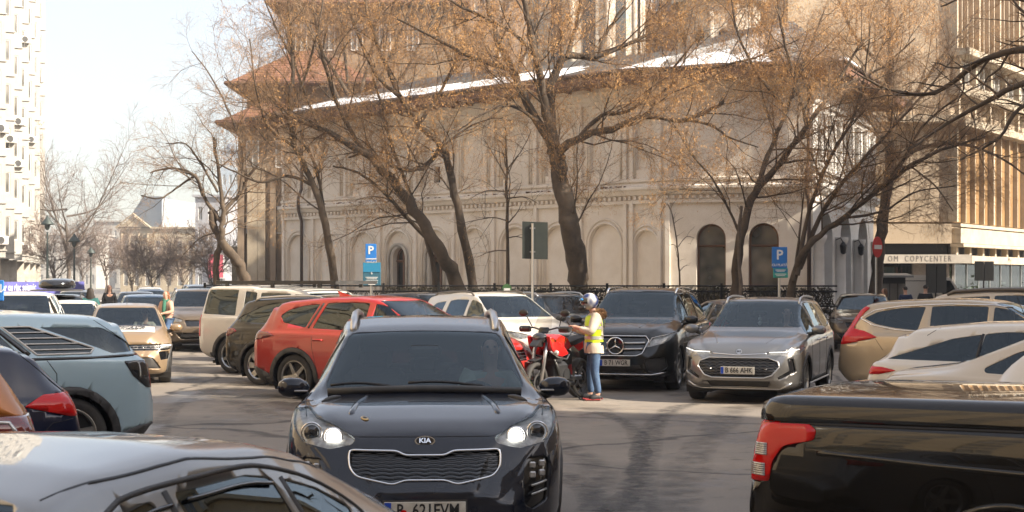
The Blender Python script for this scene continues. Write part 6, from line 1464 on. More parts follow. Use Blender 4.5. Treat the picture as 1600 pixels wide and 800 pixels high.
panels = [(4.45, 8.70, 1.35, 'ochre_panel'), (12.1, 16.5, .8, 'ochre_panel'), (16.6, 21.5, .8, 'ochre_panel')]
for z0, z1, st, mm in panels:
    q = 0; i = 0
    while q < LR - st:
        MB().box(tR * (q + st / 2) + nR * .0 + Vector((0, 0, (z0 + z1) / 2)), (st - .06, .12, z1 - z0), rz=rzR).obj('panel', mm, of)
        MB().box(tR * q + nR * .14 + Vector((0, 0, (z0 + z1) / 2)), (.07 if i % 4 else .18, .28 if i % 4 else .4, z1 - z0), rz=rzR).obj('fin', 'ledge_stone', of); q += st; i += 1
for z, h, dpt in ((4.30, .14, .5), (8.85, .34, .7), (10.35, .50, .5), (11.95, .30, .9)):
    MB().box(tR * (LR / 2 - .1) + nR * dpt / 2 + Vector((0, 0, z)), (LR, dpt, h), rz=rzR).obj('ledge', 'ledge_stone', of)
q = .4
while q < LR:
    MB().box(tR * q + nR * .2 + Vector((0, 0, 11.15)), (.28, .3, 1.15), rz=rzR).obj('stub_column', 'ledge_stone', of); MB().box(tR * q + nR * .2 + Vector((0, 0, 9.55)), (.2, .2, 1.1), rz=rzR).obj('stub_column', 'ledge_stone', of)
    window_at(of, tR * (q + 1.1) + nR * .05 + Vector((0, 0, 10.6)), tR, 1.6, 1.1, 2, .03); q += 2.3
# first-floor band, dark slot, sign band, shops
MB().box(A0 + Vector((LL / 2 - .1, -.15, 3.92)), (LL + .1, .5, .86)).obj('band', 'travertine', of); MB().box(tR * (LR / 2) + nR * .2 + Vector((0, 0, 3.84)), (LR, .55, .66), rz=rzR).obj('band', 'ledge_stone', of)
MB().box(tR * (LR / 2) + nR * .3 + Vector((0, 0, 3.42)), (LR, .6, .14), rz=rzR).obj('band', 'ledge_stone', of)
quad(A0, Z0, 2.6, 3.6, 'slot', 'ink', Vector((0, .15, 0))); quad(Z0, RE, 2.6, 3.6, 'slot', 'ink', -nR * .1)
for q in np.arange(.3, LR, 1.9): MB().box(tR * q + nR * .1 + Vector((0, 0, 3.18)), (.25, .25, .42), rz=rzR).obj('stub_column', 'ledge_stone', of)
sb = MB().box(A0 + Vector((LL / 2 + .35, -.55, 2.80)), (LL + .6, .9, .38)).obj('sign_band', 'sign_band', of); MB().box(tR * (LR / 2 + .3) + nR * .45 + Vector((0, 0, 2.78)), (LR, .85, .34), rz=rzR).obj('sign_band', 'ledge_stone', of)
text('sign_letters', 'OM  COPYCENTER', .36, mat('letter_grey', (.14, .13, .12), .6), of, Vector((-1.62, -1.005, 2.80)), (R(90), 0, 0), .004, sx=.74, spacing=1.30, bold=-.002)
text('graffiti', 'VERDE', .5, mat('graffiti_pink', (.42, .11, .13), .8), of, A0 + Vector((2.2, -.405, 3.98)), (R(90), R(4), 0), .002, sx=1.2)
text('graffiti', 'M y', .34, 'ink', of, tR * 6 + nR * .88 + Vector((0, 0, 2.8)), (R(90), 0, rzR), .002)
for i, x in enumerate((-5.55, -4.45)):
    ac_unit((OC.x + x, OC.y - .62, 3.28), 0, ('left' if i == 0 else 'right') + ' of the two air conditioners above the copy shop sign', 'air conditioners over the copy shop')
# shop fronts
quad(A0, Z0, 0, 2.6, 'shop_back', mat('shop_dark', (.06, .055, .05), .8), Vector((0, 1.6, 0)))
for i, (x, w, cc) in enumerate(((-5.9, 1.6, (.42, .38, .32)), (-4.4, .7, (.40, .33, .24)), (-3.45, .55, (.32, .10, .05)), (-2.95, .35, (.12, .28, .32)), (-2.5, .5, (.12, .28, .32)), (-2.05, .25, (.38, .03, .03)))):
    MB().box(Vector((x, .9, 1.7)), (w, .1, 1.5)).obj('display_board', mat('board%s' % 'abcdef'[i], cc, .7), of)
MB().box(Vector((-4.0, .2, 1.25)), (6.2, .06, 2.5)).obj('shop_window', 'shop_glass', of); MB().box(Vector((-.9, -.1, 1.3)), (1.6, .25, 2.6)).obj('stone_pier', mat('grey_marble', (.22, .20, .19), .4, col2=(.35, .32, .29), nscale=3), of)
pass
for x in (-7.1, -5.1, -3.8, -2.2): MB().box(Vector((x, .15, 1.3)), (.10, .14, 2.6)).obj('post', 'iron', of)
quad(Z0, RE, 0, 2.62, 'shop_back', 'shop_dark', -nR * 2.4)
q = .1; i = 0
while q < LR - 1.6:
    MB().box(tR * (q + .85) + nR * .12 + Vector((0, 0, 1.32)), (1.66, .04, 2.5), rz=rzR).obj('shop_window', 'shop_glass', of); MB().box(tR * q + nR * .12 + Vector((0, 0, 1.3)), (.07, .12, 2.6), rz=rzR).obj('mullion', 'satin_metal', of)
    MB().box(tR * (q + .5) - nR * .8 + Vector((0, 0, 1.35)), (.34, .04, 2.3), rz=rzR).obj('curtain', mat('sheer', (.40, .43, .38), .8, col2=(.22, .27, .20), nscale=2), of); q += 1.72; i += 1
rp = np.random.RandomState(8); pts = []
for c in range(24):
    q = rp.uniform(.5, 22); ctr = np.array(OC) + np.array(tR) * q - np.array(nR) * rp.uniform(.2, .6) + np.array((0, 0, rp.uniform(.5, 1.6))); pts.append(ctr + rp.normal(size=(260, 3)) * np.array((.25, .25, .38)))
o = leaf_cloud('window_plants', np.concatenate(pts), .05, .12, mat('plant_green', (.06, .10, .04), .6, col2=(.11, .15, .07), nscale=3), seed=9); o.parent = of; o.location = -OC; tag(o, kind='stuff')
# ================================================================ HOUSES BESIDE AND BEHIND THE CAMERA (they close the square; cars mirror them; right row shaped to shade the road, its gap lets a sunbeam through)
mat('tan_render', (.50, .40, .27), .9, col2=(.41, .32, .215), nscale=.4)
def street_house(name, label, x0, x1, y0, y1, h, m='tan_render', faces='W', fl=3.1):
    b = empty(name, ((x0 + x1) / 2, (y0 + y1) / 2, 0), 0, label, 'building'); cx, cy = (x0 + x1) / 2, (y0 + y1) / 2
    MB().box((0, 0, h / 2), (x1 - x0, y1 - y0, h)).obj('wall', m, b)
    MB().box((0, 0, h + .2), (x1 - x0 + .9, y1 - y0 + .9, .4)).obj('cornice', 'ledge_stone', b)
    for f in faces:
        if f in 'WE': t = Vector((0, 1, 0)) if f == 'E' else Vector((0, -1, 0)); Ln = y1 - y0; ctr = Vector(((x1 if f == 'E' else x0) - cx, 0, 0))
        else: t = Vector((-1, 0, 0)) if f == 'N' else Vector((1, 0, 0)); Ln = x1 - x0; ctr = Vector((0, (y1 if f == 'N' else y0) - cy, 0))
        nn = Vector((t.y, -t.x, 0)); gl = MB(); fr = MB(); n = max(1, int(Ln / 3.0)); rz = math.atan2(t.y, t.x)
        for k in range(int((h - 1) / fl)):
            for i in range(n):
                p = ctr + t * (-Ln / 2 + Ln * (i + .5) / n) + nn * .03 + Vector((0, 0, 1.1 + fl * k + .9)); gl.box(p, (1.3, .06, 1.8), rz=rz)
                fr.box(p + nn * .03 + Vector((0, 0, 1.0)), (1.6, .2, .16), rz=rz).box(p + nn * .03 - Vector((0, 0, .98)), (1.6, .26, .12), rz=rz).box(p + nn * .05, (.07, .05, 1.8), rz=rz)
            fr.box(ctr + nn * .05 + Vector((0, 0, fl * (k + 1) + .15)), (Ln, .22, .22), rz=rz)
        tag(gl.obj('windows', 'pane_glass', b), kind='stuff'); tag(fr.obj('window_trim', 'ledge_stone', b), kind='stuff')
street_house('corner_house', 'tall tan house to the right of the camera, unseen, sized to shade the road', 24, 29, -34, 11.2, 27, faces='WN')
street_house('low_house', 'tan four storey house at the right of the square, unseen, sized to shade the cars', 24, 40, 15.8, 34, 17.2, faces='WS')
street_house('lower_house', 'lower tan house before the side street, unseen, sized to shade the portico', 24, 38, 34.2, 56.5, 13.6, faces='W')
street_house('left_house', 'tan houses along the left side of the square, outside the picture', -46, -27, -34, 46, 31, faces='E')
street_house('rear_house', 'tan house with many windows behind the camera, outside the picture', -27, 24, -52, -36, 24, faces='N')

# thin winter haze: one closed box round the whole scene
hz = MB().box((0, 170, 24), (700, 460, 54)).obj('haze', None); tag(hz, 'pale thin winter haze over the whole street', 'haze', kind='stuff')
hm_ = bpy.data.materials.new('haze_air'); hm_.use_nodes = True; n, l = nodes(hm_); n.remove(n['Principled BSDF']); pv = n.new('ShaderNodeVolumePrincipled'); pv.inputs['Density'].default_value = .0009; pv.inputs['Color'].default_value = (.96, .96, .97, 1); pv.inputs['Anisotropy'].default_value = .3
l.new(pv.outputs[0], n['Material Output'].inputs['Volume']); hz.data.materials.append(hm_)
# ================================================================ TREES
mat('bark', (.10, .072, .048), .9, bump=.6, bscale=14, col2=(.055, .04, .028), nscale=5); mat('bark_grey', (.15, .12, .095), .9, bump=.5, bscale=14, col2=(.09, .07, .055), nscale=5)
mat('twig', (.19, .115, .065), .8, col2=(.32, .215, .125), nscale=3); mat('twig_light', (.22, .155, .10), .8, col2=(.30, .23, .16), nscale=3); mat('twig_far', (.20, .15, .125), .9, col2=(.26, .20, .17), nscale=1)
mat('seed_orange', (.48, .24, .07), .75, col2=(.60, .35, .13), nscale=1.6); mat('seed_brown', (.24, .12, .05), .8, col2=(.34, .19, .08), nscale=1.6)
RM = [.003]
def catmull(P, R_, k=4):
    P = [np.array(p, dtype=float) for p in P]; out = []; rr = []
    for i in range(len(P) - 1):
        p0 = P[max(i - 1, 0)]; p1 = P[i]; p2 = P[i + 1]; p3 = P[min(i + 2, len(P) - 1)]
        for j in range(k):
            t = j / k; out.append(.5 * (2 * p1 + (p2 - p0) * t + (2 * p0 - 5 * p1 + 4 * p2 - p3) * t * t + (3 * p1 - p0 - 3 * p2 + p3) * t ** 3)); rr.append(R_[i] * (1 - t) + R_[i + 1] * t)
    out.append(P[-1]); rr.append(R_[-1]); return np.array(out), np.array(rr)
def tubes_mesh(name, lines, n):
    """lines: list of (pts (k,3), radii (k,)); grouped by length and built with numpy"""
    by = {}
    for p, r in lines: by.setdefault(len(p), []).append((p, r))
    Vs = []; Qs = []; off = 0; ang = np.arange(n) * 2 * np.pi / n
    for k, L_ in by.items():
        P = np.stack([a for a, _ in L_]); Rr = np.stack([b for _, b in L_]); T = np.empty_like(P); T[:, 1:-1] = P[:, 2:] - P[:, :-2]; T[:, 0] = P[:, 1] - P[:, 0]; T[:, -1] = P[:, -1] - P[:, -2]
        T /= np.linalg.norm(T, axis=2, keepdims=True) + 1e-9
        up = np.where(np.abs(T[:, :1, 2:3]) < .9, np.array([0, 0, 1.0]), np.array([1.0, 0, 0])); up = np.repeat(up, k, 1)
        U = np.cross(T, up); U /= np.linalg.norm(U, axis=2, keepdims=True) + 1e-9; W = np.cross(T, U)
        V = P[:, :, None] + Rr[:, :, None, None] * (U[:, :, None] * np.cos(ang)[None, None, :, None] + W[:, :, None] * np.sin(ang)[None, None, :, None])
        m = len(L_); Vs.append(V.reshape(-1, 3)); base = off + (np.arange(m) * k * n)[:, None, None] + (np.arange(k - 1) * n)[None, :, None]
        a = base + np.arange(n)[None, None]; b = base + ((np.arange(n) + 1) % n)[None, None]
        Qs.append(np.stack([a, b, b + n, a + n], -1).reshape(-1, 4)); off += V.size // 3
    return arr_mesh(name, np.concatenate(Vs), np.concatenate(Qs), True)
def grow(lines, rs, p, r, spec, lvl, tips, z_up=.25, flat=1.0):
    """side shoots along the polyline p; spec[lvl] = (spacing, length, ratio, droop)"""
    if lvl >= min(2, len(spec)): return
    sp, ln_, ratio, droop = spec[lvl]; seg = np.linalg.norm(np.diff(p, axis=0), axis=1); L_ = seg.sum(); n = max(1, int(L_ / sp)); cum = np.concatenate([[0], np.cumsum(seg)]) / L_
    t0 = .18 if lvl else .12
    for i in range(n):
        t = t0 + (1 - t0) * (i + rs.rand()) / n; j = min(len(p) - 2, np.searchsorted(cum, t) - 1); j = max(j, 0); f = (t - cum[j]) / max(1e-6, cum[j + 1] - cum[j]); base = p[j] * (1 - f) + p[j + 1] * f; rb = r[j] * (1 - f) + r[j + 1] * f
        d = p[j + 1] - p[j]; d /= np.linalg.norm(d) + 1e-9; q = rs.normal(size=3); q -= d * q.dot(d); q /= np.linalg.norm(q) + 1e-9; a = rs.uniform(.5, 1.15); v = d * math.cos(a) + q * math.sin(a); v[2] += z_up * (1 - lvl * .2); v[1] *= flat; v /= np.linalg.norm(v)
        Lc = ln_ * rs.uniform(.5, 1.25) * (1.15 - .55 * t); k = 7 if lvl == 0 else (5 if lvl == 1 else 4); pts = [base]; dirv = v.copy()
        for s in range(k - 1):
            dirv = dirv + rs.normal(size=3) * (.20 if lvl else .16); dirv[2] -= droop; dirv /= np.linalg.norm(dirv); pts.append(pts[-1] + dirv * Lc / (k - 1))
        pts = np.array(pts); r0 = max(RM[0] * 1.4, min(rb * ratio, .028)); rr = np.linspace(r0, max(RM[0], r0 * .25), k); lines[lvl].append((pts, rr)); grow(lines, rs, pts, rr, spec, lvl + 1, tips, z_up, flat)
def last_twigs(lines, rs, spec, tips):
    """the finest twigs, all at once"""
    src = lines[min(1, len(spec) - 2)] if len(spec) > 2 else lines[-1 if len(spec) < 2 else 1]
    if not src: return
    if len(spec) < 3: tips += [p[-1] for p, _ in src]; return
    spg, ln_, ratio, droop = spec[2]; P = np.stack([p for p, _ in src]); Rr = np.stack([r for _, r in src]); m, k = Rr.shape
    n = max(2, int(np.linalg.norm(np.diff(P, axis=1), axis=2).sum(1).mean() / spg)); t = (np.arange(n)[None] + rs.rand(m, n)) / n * .88 + .10; j = np.minimum((t * (k - 1)).astype(int), k - 2); f = (t * (k - 1) - j)[..., None]
    I = np.arange(m)[:, None]; base = P[I, j] * (1 - f) + P[I, j + 1] * f; d = P[I, j + 1] - P[I, j]; d /= np.linalg.norm(d, axis=2, keepdims=True) + 1e-9
    q = rs.normal(size=d.shape); q -= d * (q * d).sum(2, keepdims=True); q /= np.linalg.norm(q, axis=2, keepdims=True) + 1e-9; a = rs.uniform(.4, 1.2, (m, n, 1)); v = d * np.cos(a) + q * np.sin(a); Lc = ln_ * rs.uniform(.4, 1.3, (m, n, 1)) * (1.15 - .5 * t[..., None]); pts = [base]; dv = v
    for s in range(3): dv = dv + rs.normal(size=dv.shape) * .26; dv[..., 2] -= droop; dv /= np.linalg.norm(dv, axis=2, keepdims=True); pts.append(pts[-1] + dv * Lc / 3)
    pts = np.stack(pts, 2).reshape(-1, 4, 3); r0 = np.clip(Rr[I, j] * ratio, RM[0] * 1.2, RM[0] * 2.3).reshape(-1, 1); rr = r0 * np.array([[1, .8, .62, .45]])
    lines[2] += list(zip(pts, rr)); tips += list(pts[:, -1])
def tree(name, label, base, limbs, spec, seed, seeds=0, seed_mat='seed_orange', bark='bark', twig='twig', group=None, sides=8, z_up=.25, trunk_n=1, seed_size=(.012, .036), cl=9, cat='tree', zmin=2.6):
    """limbs: list of (points, r0, r1); the first trunk_n are the trunk, the rest boughs"""
    t = empty(name, base, 0, label, cat, group); rs = np.random.RandomState(seed); B = np.array(base); lines = [[], [], []]; tips = []
    trunk = []; boughs = []
    for i, (pts, r0, r1) in enumerate(limbs):
        pts = [np.array(p) - B for p in pts]; n = len(pts); r0, r1 = (r0 * .74, r1 * .62) if i < trunk_n else (r0 * .66, r1 * .55); P, Rr = catmull(pts, list(np.linspace(r0, r1, n)), 5); Rr = Rr * (1 + .07 * np.sin(np.arange(len(Rr)) * 1.9 + i)); 
        P = P + rs.normal(size=P.shape) * min(.03, r1 * .5)
        if i < trunk_n and i == 0: Rr[:3] *= np.array([1.35, 1.18, 1.05])
        (trunk if i < trunk_n else boughs).append((P, Rr))
    for P, Rr in trunk + boughs:
        hi = P[:, 2] > zmin
        if hi.sum() > 3: grow(lines, rs, P[hi], Rr[hi], spec, 0, tips, z_up)
    last_twigs(lines, rs, spec, tips)
    mobj('trunk', tubes_mesh('trunk', trunk, sides + 2), bark, t)
    for b in boughs: mobj('bough', tubes_mesh('bough', [b], sides), bark, t)
    if lines[0]: tag(mobj('branches', tubes_mesh('branches', lines[0], 5), bark, t), kind='stuff')
    tw = lines[1] + lines[2]
    if tw: tag(mobj('twigs', tubes_mesh('twigs', tw, 3), twig, t), kind='stuff')
    if seeds and tips:
        tips = np.array(tips); pick = tips[rs.randint(0, len(tips), seeds)]; pts = np.repeat(pick, cl, 0) + rs.normal(size=(seeds * cl, 3)) * np.array((.05, .05, .10)) - np.array((0, 0, .06))
        a = rs.normal(size=pts.shape) * np.array((.5, .5, 1.2)); a /= np.linalg.norm(a, axis=1, keepdims=True); b = np.cross(a, rs.normal(size=a.shape)); b /= np.linalg.norm(b, axis=1, keepdims=True); s = rs.uniform(*seed_size, (len(pts), 1)); w = s * .30
        V = np.stack([pts - a * s - b * w * .6, pts - a * s * .6 + b * w, pts + a * s * 1.2], 1).reshape(-1, 3); tag(mobj('seed_clusters', arr_mesh('seed_clusters', V, np.arange(len(V)).reshape(-1, 3)), seed_mat, t), kind='stuff')
    return t
def P3(px, py, d): v = atp(px, py, d); return (v.x, v.y, max(v.z, 0.0))
def LM(d, pts, r0, r1, dd=0.0):
    """a limb through photo points; dd = how much deeper (m) its tip lies than its foot"""
    n = len(pts); return ([P3(x, y, d + dd * i / (n - 1) + .25 * math.sin(i * 2.1)) for i, (x, y) in enumerate(pts)], r0, r1)
S3 = [(.55, 2.3, .55, .02), (.34, 1.05, .6, .03), (.20, .48, .6, .05)]
def sp(a=1.0, b=1.0, l=1.0): return [(.44 * a, 2.6 * l, .42, .01), (.185 * b, 1.15 * l, .45, .02), (.095 * b, .46 * l, .6, .03)]
D = 43.5
tree('ash_tree', 'biggest leaning tree with orange seed bunches, thick forked trunk before the church', at(905, D), [
    LM(D, [(908, 545), (905, 440), (892, 360), (878, 290), (868, 232)], .46, .36), LM(D, [(868, 232), (840, 190), (800, 110), (770, 40), (755, -60)], .25, .08, 1.5), LM(D, [(868, 232), (850, 160), (838, 90), (820, 10), (812, -80)], .24, .09, -1),
    LM(D, [(872, 240), (905, 215), (960, 200), (1010, 182), (1075, 187), (1130, 160)], .20, .08, -2.5), LM(D, [(1075, 187), (1110, 195), (1140, 215), (1185, 230)], .08, .03, -1), LM(D, [(868, 232), (860, 140), (885, 90), (930, 90), (945, 55), (975, 10)], .22, .07, 2),
    LM(D, [(885, 90), (900, 40), (915, -40)], .12, .05), LM(D, [(905, 215), (940, 180), (985, 172), (1040, 120), (1090, 60)], .11, .04, -1.5), LM(D, [(1010, 182), (1040, 140), (1100, 110), (1180, 90), (1250, 60)], .10, .03, -2), LM(D, [(800, 110), (740, 90), (680, 60), (620, 30)], .12, .04, 1),
    LM(D, [(838, 90), (800, 50), (720, 10), (660, -30)], .10, .04, -1), LM(D, [(930, 90), (1000, 60), (1070, 20), (1120, -20)], .10, .04, 1), LM(D, [(840, 190), (800, 165), (760, 175), (715, 205)], .08, .03, -1)], sp(.85, .95, 1.05), 11, 12000, cl=8)
D = 46
tree('ash_tree', 'dark tree with three crooked stems crossing before the church doors', at(715, D), [
    LM(D, [(722, 540), (712, 440), (690, 395), (655, 340), (615, 285), (570, 240), (500, 200), (440, 180)], .34, .09, -1), LM(D, [(738, 540), (738, 440), (722, 360), (708, 290), (690, 230), (655, 195), (625, 150), (600, 95), (575, 20), (560, -60)], .24, .06, .5),
    LM(D, [(672, 535), (680, 440), (668, 380), (650, 325), (620, 250), (600, 180), (580, 110)], .15, .05, 1), LM(D, [(692, 395), (640, 345), (600, 300), (560, 270), (520, 260)], .12, .04, -1), LM(D, [(690, 230), (660, 262), (620, 262), (580, 240), (545, 245)], .13, .05, -.5),
    LM(D, [(625, 150), (590, 120), (560, 60), (540, -10)], .10, .04, 1), LM(D, [(500, 200), (470, 130), (450, 60), (430, 0)], .07, .03, 0), LM(D, [(570, 240), (530, 170), (505, 90), (490, 10), (480, -60)], .11, .05, .6), LM(D, [(655, 195), (690, 140), (720, 80), (760, 20)], .09, .03, .5),
    LM(D, [(690, 230), (730, 200), (770, 185), (800, 190)], .06, .02)], sp(.95, .95, 1.0), 12, 5200, cl=8)
D = 45
tree('ash_tree', 'slim tree leaning left in front of the left end of the church', at(528, D), [
    LM(D, [(530, 540), (522, 440), (508, 350), (490, 290), (462, 230), (452, 180), (458, 90), (450, 0)], .19, .05), LM(D, [(490, 290), (450, 275), (410, 285), (370, 270), (330, 250)], .08, .03, -1), LM(D, [(508, 350), (500, 290), (478, 230), (430, 190), (385, 150), (350, 120)], .07, .03, 0),
    LM(D, [(462, 230), (420, 200), (400, 140), (390, 60)], .07, .03, -1), LM(D, [(452, 180), (480, 110), (500, 30), (510, -40)], .07, .03, .5), LM(D, [(458, 90), (430, 40), (410, -10)], .05, .03)], sp(.9, .9, .95), 13, 1000, cl=7)
D = 52
tree('pollard_tree', 'crooked pruned tree with an upright sawn stem at the left of the church', at(385, D), [
    LM(D, [(398, 520), (382, 435), (360, 395), (340, 365), (330, 330)], .30, .17), LM(D, [(340, 520), (338, 420), (345, 370), (350, 330), (343, 280), (333, 215)], .19, .09), LM(D, [(345, 345), (320, 310), (305, 275), (270, 262), (235, 270)], .12, .04), LM(D, [(350, 330), (375, 300), (400, 260), (430, 240)], .12, .05, .5),
    LM(D, [(305, 275), (280, 290), (250, 310), (220, 305)], .07, .03), LM(D, [(340, 300), (310, 250), (290, 225), (260, 225)], .07, .03), LM(D, [(375, 300), (380, 240), (360, 180), (330, 120), (300, 80)], .08, .03, .5)], sp(.8, .9, .85), 14, bark='bark')
D = 44
tree('young_tree', 'small upright young tree with straight stem behind the dark green sign', at(793, D), [
    LM(D, [(794, 540), (793, 400), (792, 300), (791, 250), (790, 200)], .085, .03), LM(D, [(793, 345), (770, 340), (740, 345), (715, 350)], .03, .012), LM(D, [(793, 300), (760, 298), (735, 310)], .03, .012), LM(D, [(793, 372), (810, 370), (830, 378)], .03, .012), LM(D, [(793, 280), (770, 240), (755, 215)], .03, .012), LM(D, [(793, 310), (820, 308), (840, 318)], .03, .012), LM(D, [(792, 265), (815, 235), (830, 205)], .03, .012), LM(D, [(793, 392), (770, 392), (745, 402)], .03, .01)],
    [(.25, 1.1, .6, .0), (.22, .5, .6, .02), (.2, .3, .6, .03)], 15, 60, z_up=.1)
D = 41
tree('ash_tree', 'tall forked tree rising between the two arched church windows', at(1150, D), [
    LM(D, [(1148, 545), (1150, 440), (1158, 370), (1180, 300), (1220, 255), (1262, 195), (1300, 140), (1350, 60)], .21, .05), LM(D, [(1180, 300), (1205, 230), (1230, 170), (1260, 90), (1290, 10)], .12, .04, 1), LM(D, [(1220, 255), (1262, 250), (1310, 255)], .06, .02, -1), LM(D, [(1262, 195), (1240, 120), (1220, 40), (1210, -40)], .09, .03, .5), LM(D, [(1230, 170), (1180, 110), (1150, 40), (1140, -40)], .08, .03, 1),
    LM(D, [(1300, 140), (1370, 110), (1430, 60)], .07, .03, .5), LM(D, [(1158, 370), (1120, 290), (1080, 240), (1050, 190)], .06, .02, -.5)], sp(.85, .9, 1.0), 16, 7500, cl=8)
D = 40
tree('ash_tree', 'spreading tree with low stems fanning right past the white portico', at(1235, D), [
    LM(D, [(1228, 545), (1240, 440), (1262, 385), (1320, 340), (1400, 275), (1470, 235), (1540, 215)], .16, .04), LM(D, [(1250, 420), (1280, 340), (1330, 270), (1385, 210), (1440, 150), (1490, 90)], .11, .03, .5), LM(D, [(1246, 430), (1262, 340), (1290, 260), (1330, 190), (1350, 120), (1360, 40)], .10, .03, -.5), LM(D, [(1320, 340), (1380, 330), (1430, 300), (1500, 290)], .06, .02, .5), LM(D, [(1240, 440), (1250, 360), (1256, 300)], .07, .02), LM(D, [(1400, 275), (1440, 200), (1500, 150), (1560, 120)], .06, .02)], sp(.75, .9, 1.0), 17, 600, cl=7)
D = 56
tree('plane_tree', 'leaning dark trunk with a wide crown between the portico and the copy shop', at(1368, D), [
    LM(D, [(1362, 505), (1368, 440), (1376, 360), (1388, 280), (1392, 200), (1388, 110), (1392, 20), (1400, -60)], .34, .12), LM(D, [(1388, 280), (1430, 235), (1500, 225), (1560, 245), (1610, 280)], .15, .04, -1), LM(D, [(1390, 230), (1350, 180), (1300, 150), (1250, 140)], .12, .04), LM(D, [(1392, 200), (1430, 150), (1470, 90), (1520, 30)], .13, .05), LM(D, [(1388, 110), (1340, 60), (1310, 0), (1290, -50)], .12, .04), LM(D, [(1392, 270), (1420, 260), (1460, 290), (1490, 330)], .08, .03, -1)], sp(.9, .85, 1.15), 18, 3200, cl=8)
D = 24
tree('plane_tree', 'dark boughs reaching in from a tree beyond the right edge', at(1740, D), [
    ([P3(1760, 640, D), P3(1750, 440, D), P3(1740, 250, D), P3(1710, 100, D), P3(1720, -100, D)], .26, .12), LM(D, [(1730, 200), (1650, 30), (1600, 75), (1520, 100), (1440, 145), (1400, 160)][0:1] + [(1670, 90), (1610, 78), (1540, 92), (1460, 145), (1390, 140), (1330, 110)], .13, .02, 1), LM(D, [(1735, 240), (1660, 130), (1600, 130), (1530, 165), (1470, 200), (1420, 235)], .11, .02), LM(D, [(1740, 260), (1660, 200), (1600, 165), (1560, 240), (1500, 290), (1440, 300)][0:3] + [(1560, 215), (1500, 250)], .09, .02, -1), LM(D, [(1710, 100), (1650, 20), (1600, 0), (1530, -10), (1470, 10)], .08, .02), LM(D, [(1720, 150), (1650, 60), (1600, 20), (1560, -30)], .07, .02, 1)],
    [(.32, 1.2, .5, .01), (.22, .55, .6, .02), (.16, .25, .6, .03)], 19, zmin=3.4)
D = 41.5
tree('sapling', 'pale thin sapling with a hooked top right of the big trunk', at(1060, D), [LM(D, [(1062, 540), (1062, 440), (1058, 385), (1050, 335), (1040, 318), (1030, 345)], .04, .012), LM(D, [(1060, 385), (1072, 370), (1085, 372)], .02, .008)], [(.3, .5, .6, .03), (.2, .25, .6, .03)], 20, bark='bark_grey', twig='twig_light', zmin=1.5)
# stump-like poles at the right of the church window
D = 39.5
tree('pollard_tree', 'bare sawn-off stem with a dark top left of the right parking sign', at(1157, 38), [LM(38, [(1156, 550), (1156, 420), (1157, 320)], .07, .06)], [(.8, .3, .3, .0)], 21, bark='bark_grey')
# the thicket behind the church roof
for i, (px, d, sd, lab) in enumerate(((560, 76, 31, 'hazy brown tree crown above the left part of the church roof'), (760, 80, 32, 'orange brown tree crown behind the church drum'), (1010, 80, 33, 'orange tree crown behind the right part of the church roof'), (1200, 78, 34, 'golden feathery tree crown behind the portico roof'), (1330, 74, 35, 'golden tree crown between the portico roof and the office slab'))):
    s = d / F; x0 = (px - 800) * s
    L_ = [([(x0, d, 0), (x0 + .3, d, 5), (x0 - .2, d, 10)], .3, .22)] + [([(x0 - .2, d, 8 + .5 * k), (x0 + math.cos(k * 1.9) * 2.2, d + math.sin(k * 1.9) * 1.5, 12 + .4 * k), (x0 + math.cos(k * 1.9) * 4.2, d + math.sin(k * 1.9) * 2.6, 16 + .5 * k), (x0 + math.cos(k * 1.9) * 5, d, 20.5)], .16, .05) for k in range(6)]
    tree('ash_tree', lab, (x0, d, 0), L_, [(.65, 2.8, .5, .0), (.42, 1.3, .6, .02), (.28, .6, .6, .04)], sd, (2400, 4000, 5600, 7000, 6200)[i], ('seed_brown', 'seed_orange', 'seed_orange', 'seed_orange', 'seed_orange')[i], twig='twig_light', cl=9, seed_size=(.025, .06), zmin=8.5)
# far trees down the street
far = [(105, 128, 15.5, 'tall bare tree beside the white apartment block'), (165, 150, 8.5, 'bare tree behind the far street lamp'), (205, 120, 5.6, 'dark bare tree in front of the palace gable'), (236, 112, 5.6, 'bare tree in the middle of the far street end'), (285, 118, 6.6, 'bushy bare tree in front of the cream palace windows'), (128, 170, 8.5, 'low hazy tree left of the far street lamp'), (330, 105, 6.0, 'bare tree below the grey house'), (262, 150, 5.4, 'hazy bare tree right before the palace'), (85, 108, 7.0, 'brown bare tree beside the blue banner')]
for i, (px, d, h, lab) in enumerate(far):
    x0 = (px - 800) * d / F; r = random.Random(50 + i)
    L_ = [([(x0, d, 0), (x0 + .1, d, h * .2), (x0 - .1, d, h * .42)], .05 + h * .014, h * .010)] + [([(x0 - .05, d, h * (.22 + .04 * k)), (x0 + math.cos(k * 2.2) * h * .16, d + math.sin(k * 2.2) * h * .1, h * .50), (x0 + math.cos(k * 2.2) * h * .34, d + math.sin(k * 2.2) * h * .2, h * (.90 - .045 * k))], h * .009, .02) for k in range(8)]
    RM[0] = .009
    tree('bare_tree', lab, (x0, d, 0), L_, [(h * .036, h * .26, .5, .0), (h * .030, h * .12, .6, .02), (h * .022, h * .055, .6, .03)], 60 + i, twig='twig_far', bark='bark_grey', group='bare trees down the street', zmin=h * .15)
